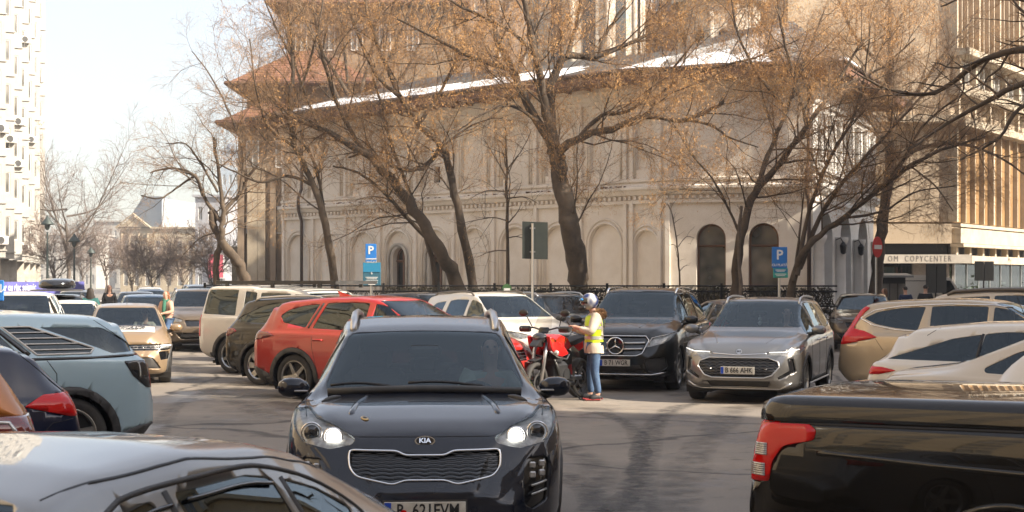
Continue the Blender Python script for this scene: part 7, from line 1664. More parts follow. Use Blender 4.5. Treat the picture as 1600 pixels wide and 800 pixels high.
# ================================================================ SIGNS AND LAMPS
mat('sign_blue', (.02, .17, .52), .45, coat=.3); mat('sign_teal', (.02, .20, .36), .45); mat('sign_dark_teal', (.03, .11, .16), .5); mat('sign_green', (.04, .38, .30), .5); mat('sign_back', (.022, .028, .025), .6, .2, col2=(.035, .042, .036), nscale=4); mat('white_paint', (.72, .72, .70), .5); mat('red_paint', (.50, .02, .02), .5)
def board(parent, nm, px0, py0, px1, py1, d, m, th=.03, yo=0.0, org=None):
    a, b = atp(px0, py1, d), atp(px1, py0, d); o = MB().box(((a.x + b.x) / 2 - org.x, yo, (a.z + b.z) / 2), (b.x - a.x, th, b.z - a.z), bev=.008).obj(nm, m, parent); return (a.x + b.x) / 2 - org.x, (a.z + b.z) / 2, b.x - a.x, b.z - a.z
d = 40.5; org = at(580, d); s_ = empty('parking_sign', org, 0, 'blue parking sign over a larger teal tariff board, left of the church door', 'sign')
MB().tube([(0, .04, 0), (0, .04, 2.85)], .035, 8).obj('post', 'satin_metal', s_)
cx_, cz, w, h = board(s_, 'sign_panel', 571, 381, 588, 409, d, 'sign_blue', org=org); text('lettering', 'P', .30, 'white_paint', s_, (cx_, -.02, cz + .06), bold=.006); text('lettering', 'CU PLATĂ', .06, 'white_paint', s_, (cx_, -.02, cz - .17))
cx_, cz, w, h = board(s_, 'tariff_board', 567, 410, 595, 446, d, 'sign_dark_teal', org=org); MB().box((cx_, -.02, cz + h * .28), (w - .02, .012, h * .40)).obj('tariff_heading', 'sign_teal', s_)
for z, t_, sz in ((.31, 'CU PLATĂ', .06), (.02, '6', .10)): text('lettering', t_, sz, 'white_paint', s_, (cx_, -.03, cz + z), (R(90), 0, 0), .001)
for z, w_ in ((.40, .30), (.22, .34), (.17, .26), (-.09, .36), (-.13, .30), (-.18, .36), (-.23, .33), (-.28, .2)): MB().box((cx_, -.021, cz + z), (w_ * .9, .006, .016)).obj('print_line', 'white_paint', s_)
d = 38.8; org = at(1218, d); s_ = empty('parking_sign', org, 0, 'blue parking sign with a green lower panel before the right church window', 'sign')
MB().tube([(0, .04, 0), (0, .04, 2.65)], .035, 8).obj('post', 'satin_metal', s_)
cx_, cz, w, h = board(s_, 'sign_panel', 1206, 386, 1230, 419, d, 'sign_blue', org=org); text('lettering', 'P', .34, 'white_paint', s_, (cx_, -.02, cz + .06), (R(90), 0, 0), .002, bold=.007); text('lettering', 'CU PLATĂ', .085, 'white_paint', s_, (cx_, -.02, cz - .19), bold=.002)
cx_, cz, w, h = board(s_, 'lower_panel', 1208, 419, 1231, 434, d, 'sign_green', org=org); MB().box((cx_, -.018, cz + .06), (w - .02, .01, .10)).obj('panel_band', 'sign_teal', s_); [MB().box((cx_, -.026, cz + z), (w_, .006, .018)).obj('print_line', 'white_paint', s_) for z, w_ in ((.075, .26), (.045, .2), (-.03, .28), (-.07, .22))]
d = 34; org = at(832, d); s_ = empty('road_sign', org, 0, 'dark green back of a square road sign on a galvanised post', 'sign')
MB().tube([(0, -.04, 0), (0, -.04, 3.15)], .03, 8).obj('post', 'satin_metal', s_)
a, b = atp(816, 404, d), atp(856, 346, d); MB().prism([(a.x - org.x, a.z - .0), (b.x - org.x, a.z - .02), (b.x - org.x, b.z - .02), (a.x - org.x, b.z)], .02, (0, 0, 0)).obj('sign_panel', 'sign_back', s_)
for z in (a.z + .15, b.z - .15): MB().box((0, -.03, z), (.12, .05, .03)).obj('clamp', 'satin_metal', s_)
d = 36; org = at(1371, d + 8); s_ = empty('no_entry_sign', org, R(50), 'red and white no entry sign seen at an angle beside the leaning trunk', 'sign')
z_ = atp(1371, 386, d + 8).z; MB().tube([(0, .04, 0), (0, .04, z_ + .2)], .03, 8).obj('post', 'satin_metal', s_); MB().lathe([(0, -.01), (.30, -.01), (.30, .01), (0, .01)], 28, 'Y', (0, 0, z_)).obj('disc', 'red_paint', s_); MB().box((0, -.018, z_), (.46, .008, .12)).obj('bar', 'white_paint', s_)
d = 42.0; org = at(792, d); s_ = empty('garden_plaque', org, 0, 'small green arched plaque fixed above the iron fence', 'plaque'); z_ = atp(792, 452, d).z
MB().prism(arch(0, .26, z_ - .12, z_ + .02, 10), .02, (0, 0, 0)).obj('plaque_panel', mat('plaque_green', (.05, .13, .04), .6), s_); MB().box((0, -.012, z_ - .02), (.17, .01, .1)).obj('plaque_print', 'white_paint', s_); MB().tube([(0, .03, .1), (0, .03, z_)], .02, 5).obj('post', 'iron', s_)
d = 26; org = at(2, d); s_ = empty('parking_sign', org, 0, 'blue sign cut off by the left edge', 'sign'); MB().tube([(-.1, .04, 0), (-.1, .04, 2.0)], .03, 8).obj('post', 'satin_metal', s_); board(s_, 'sign_panel', -22, 438, 6, 470, d, 'sign_blue', org=org); text('lettering', '↓', .2, 'white_paint', s_, (0, -.02, 1.75))
for k, (px, pz, d) in enumerate(((1455, 2.6, 60), (1537, 2.85, 63))):
    org = at(px, d); s_ = empty('notice_board', org, R(28), 'black perforated %s notice panel in front of the green shop windows' % ('left' if k == 0 else 'right'), 'notice board', 'notice panels before the shops'); 
    org = at((1462, 1537)[k], d); s_.location = org
    MB().tube([(0, 0, 0), (0, 0, 2.4)], .03, 6).obj('post', 'iron', s_)
    for sx in (-.27, .27): MB().box((sx, -.03, 1.95 + k * .3), (.5, .03, 1.15 - k * .35)).obj('panel', 'iron', s_)
def lamp(px, d, ztop, label, dx=0):
    org = at(px, d); s_ = empty('street_lamp', org, 0, label, 'street lamp', 'street lamps along the left street')
    MB().tube([(0, 0, 0), (0, 0, .6), (0, 0, ztop - .9)], [.12, .08, .05], 8).obj('pole', 'lamp_green', s_)
    MB().lathe([(.0, .55), (.06, .5), (.12, .38), (.34, .12), (.36, .05), (.15, .02), (.12, -.18), (.05, -.25), (.0, -.25)], 12, 'Z', (dx, 0, ztop - .55)).obj('lantern', 'lamp_green', s_, smooth=True)
    if dx: MB().tube([(0, 0, ztop - 1.0), (dx * .4, 0, ztop + .1), (dx, 0, ztop)], .04, 6).obj('bracket', 'lamp_green', s_)
mat('lamp_green', (.05, .065, .06), .5, .3)
lamp(116, 90, 4.6, 'nearest dark green lantern post before the far bare trees'); lamp(142, 118, 4.4, 'second lantern post half hidden by bare branches'); lamp(74, 84, 5.4, 'lamp with a hooked bracket beside the white apartment block', .0)
# white van beside the portico and the little kiosk
def van():
    root = empty('van', (16.3, 62.2, 0), R(-10), 'white panel van standing before the copy shop', 'van'); L, W, H = 4.2, 1.9, 2.08
    prof = [(-L / 2, .5), (-L / 2, H - .15), (-L / 2 + .12, H), (1.0, H), (1.35, H - .15), (1.75, 1.28), (2.05, 1.0), (2.1, .5), (1.9, .32), (-L / 2 + .1, .32)]
    MB().prism(rnd_poly(prof, .1, 3), W, (0, -W / 2, 0)).obj('body', 'paint_white', root, smooth=False)
    MB().prism([(1.0, 1.25), (1.62, 1.28), (1.3, H - .22), (1.0, H - .2)], .02, (0, -W / 2 - .01, 0)).obj('side_window', 'privacy_glass', root)
    side = [(-1.9, 1.85), (.8, 1.85), (.8, .6), (-1.9, .6)]; MB().tube([(x, -W / 2 - .005, z) for x, z in side], .012, 4, close=True).obj('panel_seam', 'ink', root)
    db, dt, dr = wheel_meshes(.33, .2, 'steel', 'alloy')
    for ax in (-1.3, 1.35):
        for sd in (1, -1):
            w_ = mobj('wheel', db, None, root); w_.location = (ax, sd * (W / 2 - .1), .33); w_.rotation_euler = (0, 0, 0 if sd > 0 else math.pi); mobj('tyre', dt, None, w_); mobj('rim', dr, None, w_)
    MB().box((-L / 2, .8, 1.0), (.04, .14, .4)).obj('tail_light', 'lamp_red', root); MB().box((-L / 2, -.8, 1.0), (.04, .14, .4)).obj('tail_light', 'lamp_red', root)
van()
k_ = empty('kiosk', at(1392, 58), 0, 'small dark kiosk with a sloping grey top beside the van', 'kiosk'); MB().box((0, 0, 1.0), (.9, .8, 2.0)).obj('cabinet', 'iron', k_); MB().box((.05, -.1, 2.06), (1.3, 1.1, .08), rx=.08).obj('top', mat('zinc', (.30, .31, .31), .5, .5), k_)
for x in (-.3, 0, .3): MB().box((x, -.41, 1.3), (.26, .03, .9)).obj('glazing', 'pane_glass', k_)
# ================================================================ PEOPLE
mat('skin', (.48, .28, .20), .55); mat('denim', (.035, .07, .15), .85, bump=.3, bscale=60, col2=(.075, .13, .22), nscale=9); mat('jacket_cream', (.58, .50, .40), .8, bump=.5, bscale=9); mat('hi_vis', (.62, .85, .02), .55, emit=None); mat('reflective', (.55, .55, .52), .3, .3); mat('fur', (.40, .24, .12), .95, bump=.9, bscale=40)
mat('hair_dark', (.02, .014, .01), .7); mat('hair_ginger', (.20, .075, .03), .7, bump=.6, bscale=30); mat('coat_pink', (.50, .30, .22), .85); mat('coat_teal', (.015, .09, .085), .85); mat('cloth_black', (.015, .015, .018), .9); mat('cloth_navy', (.02, .03, .07), .9); mat('scarf_green', (.03, .12, .08), .9); mat('shoe', (.02, .02, .022), .6); mat('shoe_red', (.25, .02, .02), .6); mat('bag_grey', (.20, .17, .15), .7)
def skin_obj(name, J, E, m, parent, sub=2, root=None):
    """one continuous surface grown round a skeleton: J {joint: (x, y, z, r)}, E [(a, b)]"""
    names = list(J); me = bpy.data.meshes.new(name); me.from_pydata([J[k][:3] for k in names], [(names.index(a), names.index(b)) for a, b in E], [])
    o = bpy.data.objects.new(name, me); C.objects.link(o); md = o.modifiers.new('s', 'SKIN'); md.use_smooth_shade = True
    for i, k in enumerate(names):
        r = J[k][3]; r = (r, r) if not isinstance(r, tuple) else r; me.skin_vertices[0].data[i].radius = r; me.skin_vertices[0].data[i].use_root = (k == (root or names[0]))
    s = o.modifiers.new('u', 'SUBSURF'); s.levels = s.render_levels = sub
    dg = bpy.context.evaluated_depsgraph_get(); m2 = bpy.data.meshes.new_from_object(o.evaluated_get(dg)); bpy.data.objects.remove(o); return mobj(name, m2, m, parent, True)
def person(label, loc, rz, S=1.0, top='cloth_black', legs='denim', hair='hair_dark', pose=None, long_hair=False, coat_len=0.0, group=None, shoes='shoe', sub=2, sit=False, upper_only=False, cat='person', scarf=None):
    """x right of the body, y forward, z up; pose overrides joints"""
    p = empty('person', loc, rz, label, cat, group)
    J = dict(pelvis=(0, 0, .95, (.15, .11)), waist=(0, .0, 1.08, (.135, .10)), chest=(0, .01, 1.28, (.165, .115)), nb=(0, 0, 1.44, (.10, .08)), neck=(0, .015, 1.50, .055), h0=(0, .03, 1.58, (.068, .075)), h1=(0, .035, 1.66, (.076, .09)), h2=(0, .02, 1.735, (.055, .06)),
        shL=(-.17, 0, 1.40, .065), elL=(-.23, -.02, 1.13, .045), wrL=(-.24, .07, .90, .032), shR=(.17, 0, 1.40, .065), elR=(.23, -.02, 1.13, .045), wrR=(.24, .07, .90, .032),
        hiL=(-.09, 0, .90, .095), knL=(-.10, .02, .50, .062), anL=(-.10, -.01, .10, .042), toL=(-.11, .13, .04, .038), hiR=(.09, 0, .90, .095), knR=(.10, .02, .50, .062), anR=(.10, -.01, .10, .042), toR=(.11, .13, .04, .038))
    for k, v in (pose or {}).items(): J[k] = tuple(v) + (J[k][3],) if len(v) == 3 else tuple(v)
    up = lambda ks, g=0.0, **o: {k: (J[k][0], J[k][1], J[k][2], (tuple(x + g for x in J[k][3]) if isinstance(J[k][3], tuple) else J[k][3] + g) if k not in o else o[k]) for k in ks}
    # body: one continuous mesh, with five fingers on each hand
    JB = dict(J); EB = [('pelvis', 'waist'), ('waist', 'chest'), ('chest', 'nb'), ('nb', 'neck'), ('neck', 'h0'), ('h0', 'h1'), ('h1', 'h2'), ('chest', 'shL'), ('shL', 'elL'), ('elL', 'wrL'), ('chest', 'shR'), ('shR', 'elR'), ('elR', 'wrR'), ('pelvis', 'hiL'), ('hiL', 'knL'), ('knL', 'anL'), ('anL', 'toL'), ('pelvis', 'hiR'), ('hiR', 'knR'), ('knR', 'anR'), ('anR', 'toR')]
    if upper_only:
        for k in ('hiL', 'knL', 'anL', 'toL', 'hiR', 'knR', 'anR', 'toR'): JB.pop(k)
        EB = [e for e in EB if e[0] in JB and e[1] in JB]
    for s, sg in (('L', -1), ('R', 1)):
        w_ = Vector(J['wr' + s][:3]); e = Vector(J['el' + s][:3]); dr = (w_ - e).normalized(); sd = dr.cross(Vector((0, 0, 1))); sd = sd.normalized() if sd.length > .2 else Vector((0, 1, 0)); dn = dr.cross(sd).normalized()
        pm = w_ + dr * .075; JB['pa' + s] = (*pm, (.034, .018)); EB.append(('wr' + s, 'pa' + s))
        for f in range(4):
            b = pm + dr * .01 + sd * (.026 - .017 * f); l_ = (.062, .07, .066, .05)[f]; c_ = b + dr * l_ * .6 + dn * .008; t_ = b + dr * l_ + dn * .028
            JB['f%d%s' % (f, s)] = (*b, .010); JB['g%d%s' % (f, s)] = (*c_, .009); JB['t%d%s' % (f, s)] = (*t_, .007); EB += [('pa' + s, 'f%d%s' % (f, s)), ('f%d%s' % (f, s), 'g%d%s' % (f, s)), ('g%d%s' % (f, s), 't%d%s' % (f, s))]
        b = w_ + dr * .03 + sd * .03; t_ = b + dr * .045 + sd * .03 + dn * .02; JB['th' + s] = (*b, .011); JB['ti' + s] = (*t_, .008); EB += [('pa' + s, 'th' + s), ('th' + s, 'ti' + s)]
    skin_obj('body', JB, EB, 'skin', p, sub, 'pelvis')
    # clothes follow the body
    JT = up(['pelvis', 'waist', 'chest', 'nb', 'shL', 'elL', 'wrL', 'shR', 'elR', 'wrR'], .022); JT['nb'] = (J['nb'][0], J['nb'][1], J['nb'][2], (.09, .075)); ET = [('pelvis', 'waist'), ('waist', 'chest'), ('chest', 'nb'), ('chest', 'shL'), ('shL', 'elL'), ('elL', 'wrL'), ('chest', 'shR'), ('shR', 'elR'), ('elR', 'wrR')]
    for s in 'LR':
        w_ = Vector(J['wr' + s][:3]); e = Vector(J['el' + s][:3]); w_ = w_ - (w_ - e).normalized() * .02; JT['wr' + s] = (*w_, .038)
    if coat_len: JT['hem'] = (J['pelvis'][0], J['pelvis'][1] - .01, J['pelvis'][2] - coat_len, (.21, .17)); ET.append(('pelvis', 'hem'))
    else: JT['hem'] = (J['pelvis'][0], J['pelvis'][1], J['pelvis'][2] - .06, (.165, .13)); ET.append(('pelvis', 'hem'))
    skin_obj('coat' if coat_len else 'jacket', JT, ET, top, p, sub, 'pelvis')
    if not upper_only:
        JL = up(['pelvis', 'hiL', 'knL', 'anL', 'hiR', 'knR', 'anR'], .016); skin_obj('trousers', JL, [('pelvis', 'hiL'), ('hiL', 'knL'), ('knL', 'anL'), ('pelvis', 'hiR'), ('hiR', 'knR'), ('knR', 'anR')], legs, p, sub, 'pelvis')
        for s in 'LR':
            a, t_ = Vector(J['an' + s][:3]), Vector(J['to' + s][:3]); hl_ = a - (t_ - a).normalized() * .03; skin_obj('shoe', dict(a=(a.x, a.y, a.z + .0, .060), b=(a.x, a.y - .0, .055, .062), c=(*((a + t_) / 2 + Vector((0, 0, -.005))), (.062, .066)), d=(*(t_ + (t_ - a).normalized() * .03), (.058, .055))), [('a', 'b'), ('b', 'c'), ('c', 'd')], shoes, p, 2)
    h = Vector(J['h1'][:3]); hd = (Vector(J['h2'][:3]) - Vector(J['h0'][:3])).normalized()
    fw = Vector((0, 1, 0)); fw = (Vector((pose or {}).get('face', (0, 1, 0)))).normalized() if pose and 'face' in pose else fw
    if hair:
        if long_hair:
            JH = dict(a=(*(h + hd * .075 - fw * .01), (.085, .085)), b=(*(h - fw * .055), (.095, .07)), c=(*(h - fw * .085 - hd * .16), (.12, .06)), d=(*(h - fw * .09 - hd * .30), (.13, .05)), e=(*(h - fw * .07 - hd * .42), (.08, .03)))
            skin_obj('hair', JH, [('a', 'b'), ('b', 'c'), ('c', 'd'), ('d', 'e')], hair, p, 2)
        else: skin_obj('hair', dict(a=(*(h + hd * .07 + fw * .015), (.078, .07)), b=(*(h - fw * .035), (.083, .07)), c=(*(h - fw * .05 - hd * .07), (.06, .045))), [('a', 'b'), ('b', 'c')], hair, p, 2)
    rt = fw.cross(hd).normalized()
    if hair is not None:
        f_ = MB()
        for sg in (-1, 1): f_.ball(tuple(h + fw * .082 + rt * .03 * sg + hd * .012), .011, 6)
        f_.obj('eyes', 'ink', p, smooth=True); MB().ball(tuple(h + fw * .095 - hd * .02), .014, 6, (.8, 1, 1.5)).obj('nose', 'skin', p, smooth=True); MB().ball(tuple(h + fw * .083 - hd * .055), .018, 6, (1.3, .5, .35)).obj('mouth', mat('lips', (.35, .12, .10), .5), p, smooth=True)
        e_ = MB(); [e_.ball(tuple(h + rt * .078 * sg - hd * .01), .022, 6, (.4, .8, 1.2)) for sg in (-1, 1)]; e_.obj('ears', 'skin', p, smooth=True)
    if scarf:
        c = Vector(J['neck'][:3]); MB().tube([c + Vector((.075 * math.cos(a), .075 * math.sin(a) + .0, -.02 + .02 * math.sin(a * 2))) for a in [2 * math.pi * i / 14 for i in range(14)]], .04, 7, close=True).tube([c + Vector((-.04, .10, -.03)), c + Vector((-.06, .16, -.25)), c + Vector((-.05, .17, -.62))], [.05, .055, .05], 6).obj('scarf', scarf, p, smooth=True)
    p.scale = (S, S, S); return p
# rider standing beside the motorcycle, facing left, looking down at the phone
BD = 24.6
RB = at(929, BD - .25)
rid = person('rider in a yellow safety vest, cream jacket, jeans and full helmet', RB, R(97), .94, 'jacket_cream', 'denim', None, dict(shL=(-.175, 0, 1.39, .082), shR=(.175, 0, 1.39, .082), elL=(-.25, .11, 1.15, .064), wrL=(-.14, .32, 1.23), elR=(.25, .09, 1.14, .064), wrR=(.13, .34, 1.19), neck=(0, .03, 1.51), h0=(0, .06, 1.58, (.068, .075)), h1=(0, .085, 1.66, (.076, .09)), h2=(0, .085, 1.73, (.055, .06)), anL=(-.12, -.05, .10), toL=(-.14, .10, .04), knL=(-.11, .02, .50), anR=(.12, .04, .10), toR=(.14, .19, .04), knR=(.11, .05, .5)), shoes='shoe')
# vest: follows the torso, open at the arms
V = []; Fq = []; prof = [(1.43, .145, .10), (1.40, .19, .135), (1.30, .205, .152), (1.18, .195, .15), (1.08, .185, .147), (.98, .195, .155), (.93, .20, .158)]
K = 28
def vest_ring(z, a, b): return [(a * math.copysign(abs(math.cos(t)) ** .8, math.cos(t)), .01 + b * math.copysign(abs(math.sin(t)) ** .8, math.sin(t)), z) for t in [2 * math.pi * i / K for i in range(K)]]
for z, a, b in prof: V += vest_ring(z, a, b)
for i in range(len(prof) - 1):
    for k in range(K): Fq.append((i * K + k, i * K + (k + 1) % K, (i + 1) * K + (k + 1) % K, (i + 1) * K + k))
MB().add(V, Fq).obj('safety_vest', 'hi_vis', rid, smooth=True)
for z, a, b in ((1.20, .203, .157), (1.03, .197, .155)):
    V = vest_ring(z, a, b) + vest_ring(z + .055, a + .002, b + .001); MB().add(V, [(k, (k + 1) % K, (k + 1) % K + K, k + K) for k in range(K)]).obj('reflective_band', 'reflective', rid, smooth=True)
for sx in (-.11, .11): MB().add([(sx - .03, -.145, 1.42), (sx + .03, -.145, 1.42), (sx + .03, -.152, 1.2), (sx - .03, -.152, 1.2)], [(0, 1, 2, 3)]).obj('reflective_band', 'reflective', rid)
V = []
for z, a, b in ((1.0, .19, .15), (.93, .205, .165), (.86, .205, .165), (.80, .195, .155)): V += vest_ring(z, a, b)
MB().add(V, [(i * K + k, i * K + (k + 1) % K, (i + 1) * K + (k + 1) % K, (i + 1) * K + k) for i in range(3) for k in range(K)]).obj('jacket_hem', 'jacket_cream', rid, smooth=True)
MB().ball((0, -.075, 1.45), .13, 14, (1.35, .85, .62)).obj('fur_collar', 'fur', rid, smooth=True)
_r = np.random.RandomState(2); _p = _r.normal(size=(900, 3)); _p /= np.linalg.norm(_p, axis=1, keepdims=True); _p = _p * np.array((.18, .115, .085)) + np.array((0, -.075, 1.45)); tag(leaf_cloud('fur_tufts', _p, .02, .045, 'fur', rid), kind='stuff')
hc = Vector((0, .085, 1.665)); hm = MB(); hm.ball(hc, .145, 20, (.88, 1.05, 1.0)); hm.obj('helmet', mat('helmet_white', (.55, .53, .50), .25, coat=.6, col2=(.015, .03, .12), nscale=9, detail=0), rid, smooth=True)
hm = MB(); V = []; Fq = []
for i in range(7):
    for j in range(9):
        th = R(68 + 36 * i / 6); ph = R(22 + 136 * j / 8); V.append((hc.x + .150 * math.sin(th) * math.cos(ph) * .9, hc.y + .156 * math.sin(th) * math.sin(ph) * 1.02, hc.z + .148 * math.cos(th)))
for i in range(6):
    for j in range(8): a = i * 9 + j; Fq.append((a, a + 1, a + 10, a + 9))
hm.add(V, Fq).obj('visor', 'lamp_smoked', rid, smooth=True)
MB().tube([hc + Vector((-.11, .10, -.10)), hc + Vector((0, .165, -.115)), hc + Vector((.11, .10, -.10))], [.03, .04, .03], 8).obj('chin_guard', 'ink', rid, smooth=True)
MB().ball(hc + Vector((-.0, .14, .03)), .10, 12, (1.0, .35, .28)).obj('visor_rim', mat('helmet_blue', (.02, .22, .55), .25, coat=.6), rid, smooth=True)
for s in (-1, 1): MB().box((s * .115, -.105, .035), (.09, .02, .03), bev=.01).box((s * .13, .06, .02), (.11, .27, .025), bev=.01).obj('sole', 'shoe_red', rid)
ph = empty('phone', RB, R(97), 'dark phone held in the hands of the rider', 'phone'); MB().box((-.02 * .94, .43 * .94, 1.27 * .94), (.075, .02, .15), rx=-.6, bev=.006).obj('phone_body', 'ink', ph)
# woman walking with the long ginger hair, and the others
wm = person('woman with long ginger hair in a pale pink coat walking between the cars', at(260, 40.0), R(150), .92, 'coat_pink', 'denim', 'hair_ginger', dict(elL=(-.26, .06, 1.16), wrL=(-.12, .26, 1.12), elR=(.25, .02, 1.14), wrR=(.26, .20, .98), knL=(-.10, .18, .52), anL=(-.10, .22, .12), toL=(-.11, .36, .06), knR=(.10, -.04, .50), anR=(.10, -.26, .14), toR=(.11, -.14, .05)), True, .42, scarf='scarf_green')
hb = empty('handbag', wm.location, R(150), 'grey handbag hanging at the hip of the ginger-haired woman', 'bag'); MB().box((.22, .22, .72), (.34, .16, .22), bev=.04).obj('bag_body', 'bag_grey', hb); MB().tube([(.10, .22, .82), (.16, .2, .98), (.28, .2, .98), (.34, .22, .82)], .012, 5).obj('handle', 'bag_grey', hb)
person('woman in a dark teal coat with long dark hair seen from behind', at(141, 40.5), R(10), .97, 'coat_teal', 'cloth_black', 'hair_dark', None, True, .35)
person('person in black beside the teal coat, farther down the street', at(171, 55), R(200), .98, 'cloth_black', 'denim', 'hair_dark', None, True, .2)
person('brown-haired person left of the two dark jackets before the copy shop', at(1383, 50), R(60), .93, 'cloth_black', 'denim', mat('hair_brown', (.10, .045, .02), .8), None, True, 0)
person('left of the two people in dark jackets walking towards the van', at(1415, 50), R(10), .97, 'cloth_navy', 'denim', 'hair_dark'); person('right of the two people in dark jackets walking towards the van', at(1446, 49), R(-20), 1.0, 'cloth_black', 'cloth_black', 'hair_dark')
# drivers
def driver(label, car_loc, hd, L, W, H, top, hair, S=.92, long_hair=False, x=.02):
    c = Vector((car_loc[0], car_loc[1], 0)); hh = R(hd); lx, ly = x * L - .05, W * .21; loc = c + Vector((lx * math.cos(hh) - ly * math.sin(hh), lx * math.sin(hh) + ly * math.cos(hh), .42 * H - .20 + .18 - .88 * S))
    return person(label, loc, hh - math.pi / 2, S, top, 'denim', hair, dict(elL=(-.24, .16, 1.20), wrL=(-.16, .40, 1.27), elR=(.24, .16, 1.20), wrR=(.16, .40, 1.27)), long_hair, 0, upper_only=True)
driver('driver in a grey top at the wheel of the black crossover in the middle', (-.56, 12.05), -86.4, 4.48, 1.855, 1.635, 'sheer', 'hair_dark'); driver('dark-haired woman driving the silver grey crossover', (4.22, 25.75), -109, 4.67, 1.89, 1.62, 'cloth_black', 'hair_dark', .9, True); driver('driver of the small sand coloured car in pale clothes', (-7.42, 29.6), -76, 3.73, 1.64, 1.46, 'jacket_cream', 'hair_brown', .86)
# ================================================================ MOTORCYCLE
def motorcycle():
    """x forward, y left, z up"""
    c = at(872, 24.35); root = empty('motorcycle', c, R(240), 'red and black adventure motorcycle on its side stand', 'motorcycle'); r = .32
    mat('bike_red', (.52, .012, .01), .22, coat=1.0); mat('bike_black', (.02, .02, .02), .35); mat('engine', (.06, .06, .062), .45, .7)
    for ax, nm in ((.74, 'front_wheel'), (-.70, 'rear_wheel')):
        t = MB(); w = .06 if ax > 0 else .078; t.lathe([(r * .80, -w * .8), (r * .93, -w), (r, -w * .35), (r, w * .35), (r * .93, w), (r * .80, w * .8), (r * .80, -w * .8)], 34, 'Y', (0, 0, 0)); wh = t.obj(nm, 'rubber', root, smooth=True); wh.location = (ax, 0, r)
        q = MB(); q.lathe([(r * .78, -.035), (r * .83, -.04), (r * .83, .04), (r * .78, .035), (r * .78, -.035)], 30, 'Y'); q.lathe([(.0, -.06), (.045, -.06), (.045, .06), (0, .06)], 12, 'Y')
        for i in range(6): a = i * math.pi / 3; q.tube([(.03 * math.cos(a), 0, .03 * math.sin(a)), (.26 * math.cos(a + .12), 0, .26 * math.sin(a + .12))], [.018, .012], 5)
        q.obj('rim', 'engine', wh, smooth=False); d_ = MB().lathe([(.11, -.055), (.15, -.055), (.15, -.060), (.11, -.060)], 24, 'Y').lathe([(.11, .055), (.15, .055), (.15, .060), (.11, .060)], 24, 'Y').obj('brake_disc', 'satin_metal', wh)
    for s in (-1, 1): MB().tube([(.745, s * .10, r), (.60, s * .10, .78), (.50, s * .095, 1.02)], [.03, .032, .026], 8).obj('fork', 'satin_metal', root, smooth=True)
    MB().box((.72, 0, .68), (.34, .13, .03), ry=.12, bev=.012).obj('mudguard', 'bike_black', root)
    MB().box((.10, 0, .45), (.42, .30, .34), bev=.06).box((.18, 0, .66), (.30, .26, .18), ry=.4, bev=.04).obj('engine_block', 'engine', root)
    MB().lathe([(0, -.17), (.11, -.17), (.12, -.14), (.12, .14), (.11, .17), (0, .17)], 18, 'Y', (.0, 0, .40)).obj('clutch_cover', 'engine', root)
    MB().tube([(.32, .02, .80), (.30, .14, .55), (.2, .17, .28), (-.2, .17, .26)], .035, 6).tube([(.32, -.02, .80), (.30, -.14, .55), (.2, -.17, .28), (-.2, -.17, .26)], .035, 6).obj('frame', 'bike_black', root, smooth=True)
    MB().box((-.38, 0, .34), (.64, .14, .08), ry=-.03, bev=.02).obj('swingarm', 'satin_metal', root)
    def shellpart(name, m, prof, hw, y0=0.0):
        P = rnd_poly(prof, .04, 3); n = len(P); cx_ = sum(p[0] for p in P) / n; cz_ = sum(p[1] for p in P) / n; V = []; Fq = []
        for (k, y) in ((.86, -hw), (.97, -hw * .8), (1.0, 0), (.97, hw * .8), (.86, hw)): V += [(cx_ + (x - cx_) * k, y0 + y, cz_ + (z - cz_) * k) for x, z in P]
        for i in range(4):
            for k in range(n): Fq.append((i * n + k, i * n + (k + 1) % n, (i + 1) * n + (k + 1) % n, (i + 1) * n + k))
        Fq += [tuple(range(n)), tuple(4 * n + k for k in range(n))]; return MB().add(V, Fq).obj(name, m, root, smooth=False)
    shellpart('fuel_tank', 'bike_red', [(.38, .98), (.20, 1.06), (-.06, 1.00), (-.20, .86), (.02, .76), (.36, .80)], .15)
    for s in (-1, 1):
        shellpart('side_fairing', 'bike_red', [(.66, 1.05), (.46, .99), (.16, .86), (.00, .74), (.22, .70), (.46, .74), (.60, .86)], .035, s * .17)
        MB().tube([(.60, s * .19, .80), (.40, s * .22, .70), (.12, s * .22, .66), (-.0, s * .20, .73)], .012, 6).obj('crash_bar', 'satin_metal', root, smooth=True)
        shellpart('tail_fairing', 'bike_red', [(-.30, .86), (-.80, .95), (-.86, .90), (-.50, .76)], .02, s * .11)
        MB().tube([(.44, s * .05, 1.12), (.42, s * .20, 1.16), (.36, s * .40, 1.15)], .014, 6).obj('handlebar', 'bike_black', root, smooth=True); MB().tube([(.365, s * .30, 1.15), (.345, s * .42, 1.145)], .022, 8).obj('grip', 'rubber', root)
        shellpart('hand_guard', 'bike_black', [(.42, 1.20), (.50, 1.16), (.46, 1.08), (.38, 1.10)], .09, s * .35)
        MB().tube([(.40, s * .24, 1.16), (.46, s * .30, 1.32), (.45, s * .34, 1.36)], .008, 5).obj('mirror_stalk', 'bike_black', root); mr = MB().ball((0, 0, 0), .075, 12, (.3, 1.15, .75)).obj('mirror', 'bike_black', root, smooth=True); mr.location = (.46, s * .37, 1.39)
        MB().tube([(.0, s * .14, .34), (.0, s * .27, .33)], .014, 5).obj('footpeg', 'engine', root)
        MB().ball((.56, s * .27, .78), .045, 10).obj('fog_lamp', 'lamp_clear', root, smooth=True)
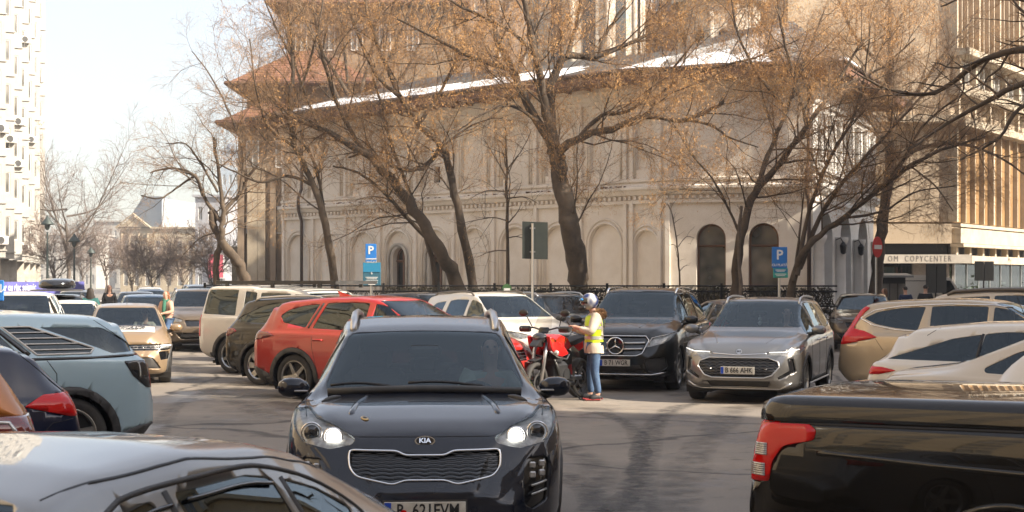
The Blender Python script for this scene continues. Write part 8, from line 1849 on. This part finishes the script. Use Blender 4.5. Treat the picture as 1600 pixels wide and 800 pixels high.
    MB().ball((.60, s * .0, 1.0), .12, 14, (.8, 1.1, .75)).obj('headlight', 'lamp_smoked', root, smooth=True); shellpart('beak', 'bike_black', [(.56, 1.06), (.78, .93), (.84, .88), (.60, .86)], .07)
    V = []; Fq = []
    for i in range(7):
        for j in range(7): a = (j - 3) / 3; V.append((.60 - .05 * i * .62 - .05 * a * a, a * (.17 - .010 * i), 1.08 + .062 * i))
    for i in range(6):
        for j in range(6): q = i * 7 + j; Fq.append((q, q + 1, q + 8, q + 7))
    MB().add(V, Fq).obj('windshield', 'visor_glass', root, smooth=True)
    MB().box((.47, 0, 1.12), (.05, .18, .11), ry=-.5, bev=.02).obj('instrument_panel', 'gloss_black', root)
    shellpart('seat', 'seat_fabric', [(-.08, .92), (-.24, .86), (-.46, .88), (-.80, .96), (-.82, 1.01), (-.46, .97), (-.20, .93)], .14)
    MB().tube([(-.62, .13, .96), (-.92, .12, 1.0), (-.92, -.12, 1.0), (-.62, -.13, .96)], .014, 6).obj('grab_rail', 'bike_black', root); MB().box((-.86, 0, .92), (.06, .16, .06), bev=.02).obj('tail_light', 'lamp_red', root)
    MB().box((-.92, 0, .62), (.02, .16, .34), ry=.35).obj('plate_holder', 'bike_black', root); MB().box((-.96, 0, .60), (.01, .18, .18), ry=.35).obj('number_plate', 'plate_white', root)
    MB().tube([(.30, -.10, .50), (.34, -.12, .30), (-.1, -.14, .24), (-.32, -.15, .30), (-.78, -.17, .52)], [.025, .025, .028, .055, .06], 10).obj('exhaust', 'satin_metal', root, smooth=True); MB().box((-.52, -.22, .42), (.34, .015, .09), ry=.42, bev=.006).obj('heat_shield', 'bike_black', root)
    MB().tube([(-.06, .10, .28), (-.14, .32, .02), (-.18, .36, .0)], .014, 5).obj('side_stand', 'engine', root); MB().box((-.22, 0, .66), (.2, .2, .26), bev=.04).obj('battery_box', 'bike_black', root)
    MB().tube([(-.30, .06, .40), (-.24, .05, .72)], .04, 8).obj('shock_absorber', mat('spring_red', (.35, .03, .03), .4), root)
motorcycle()
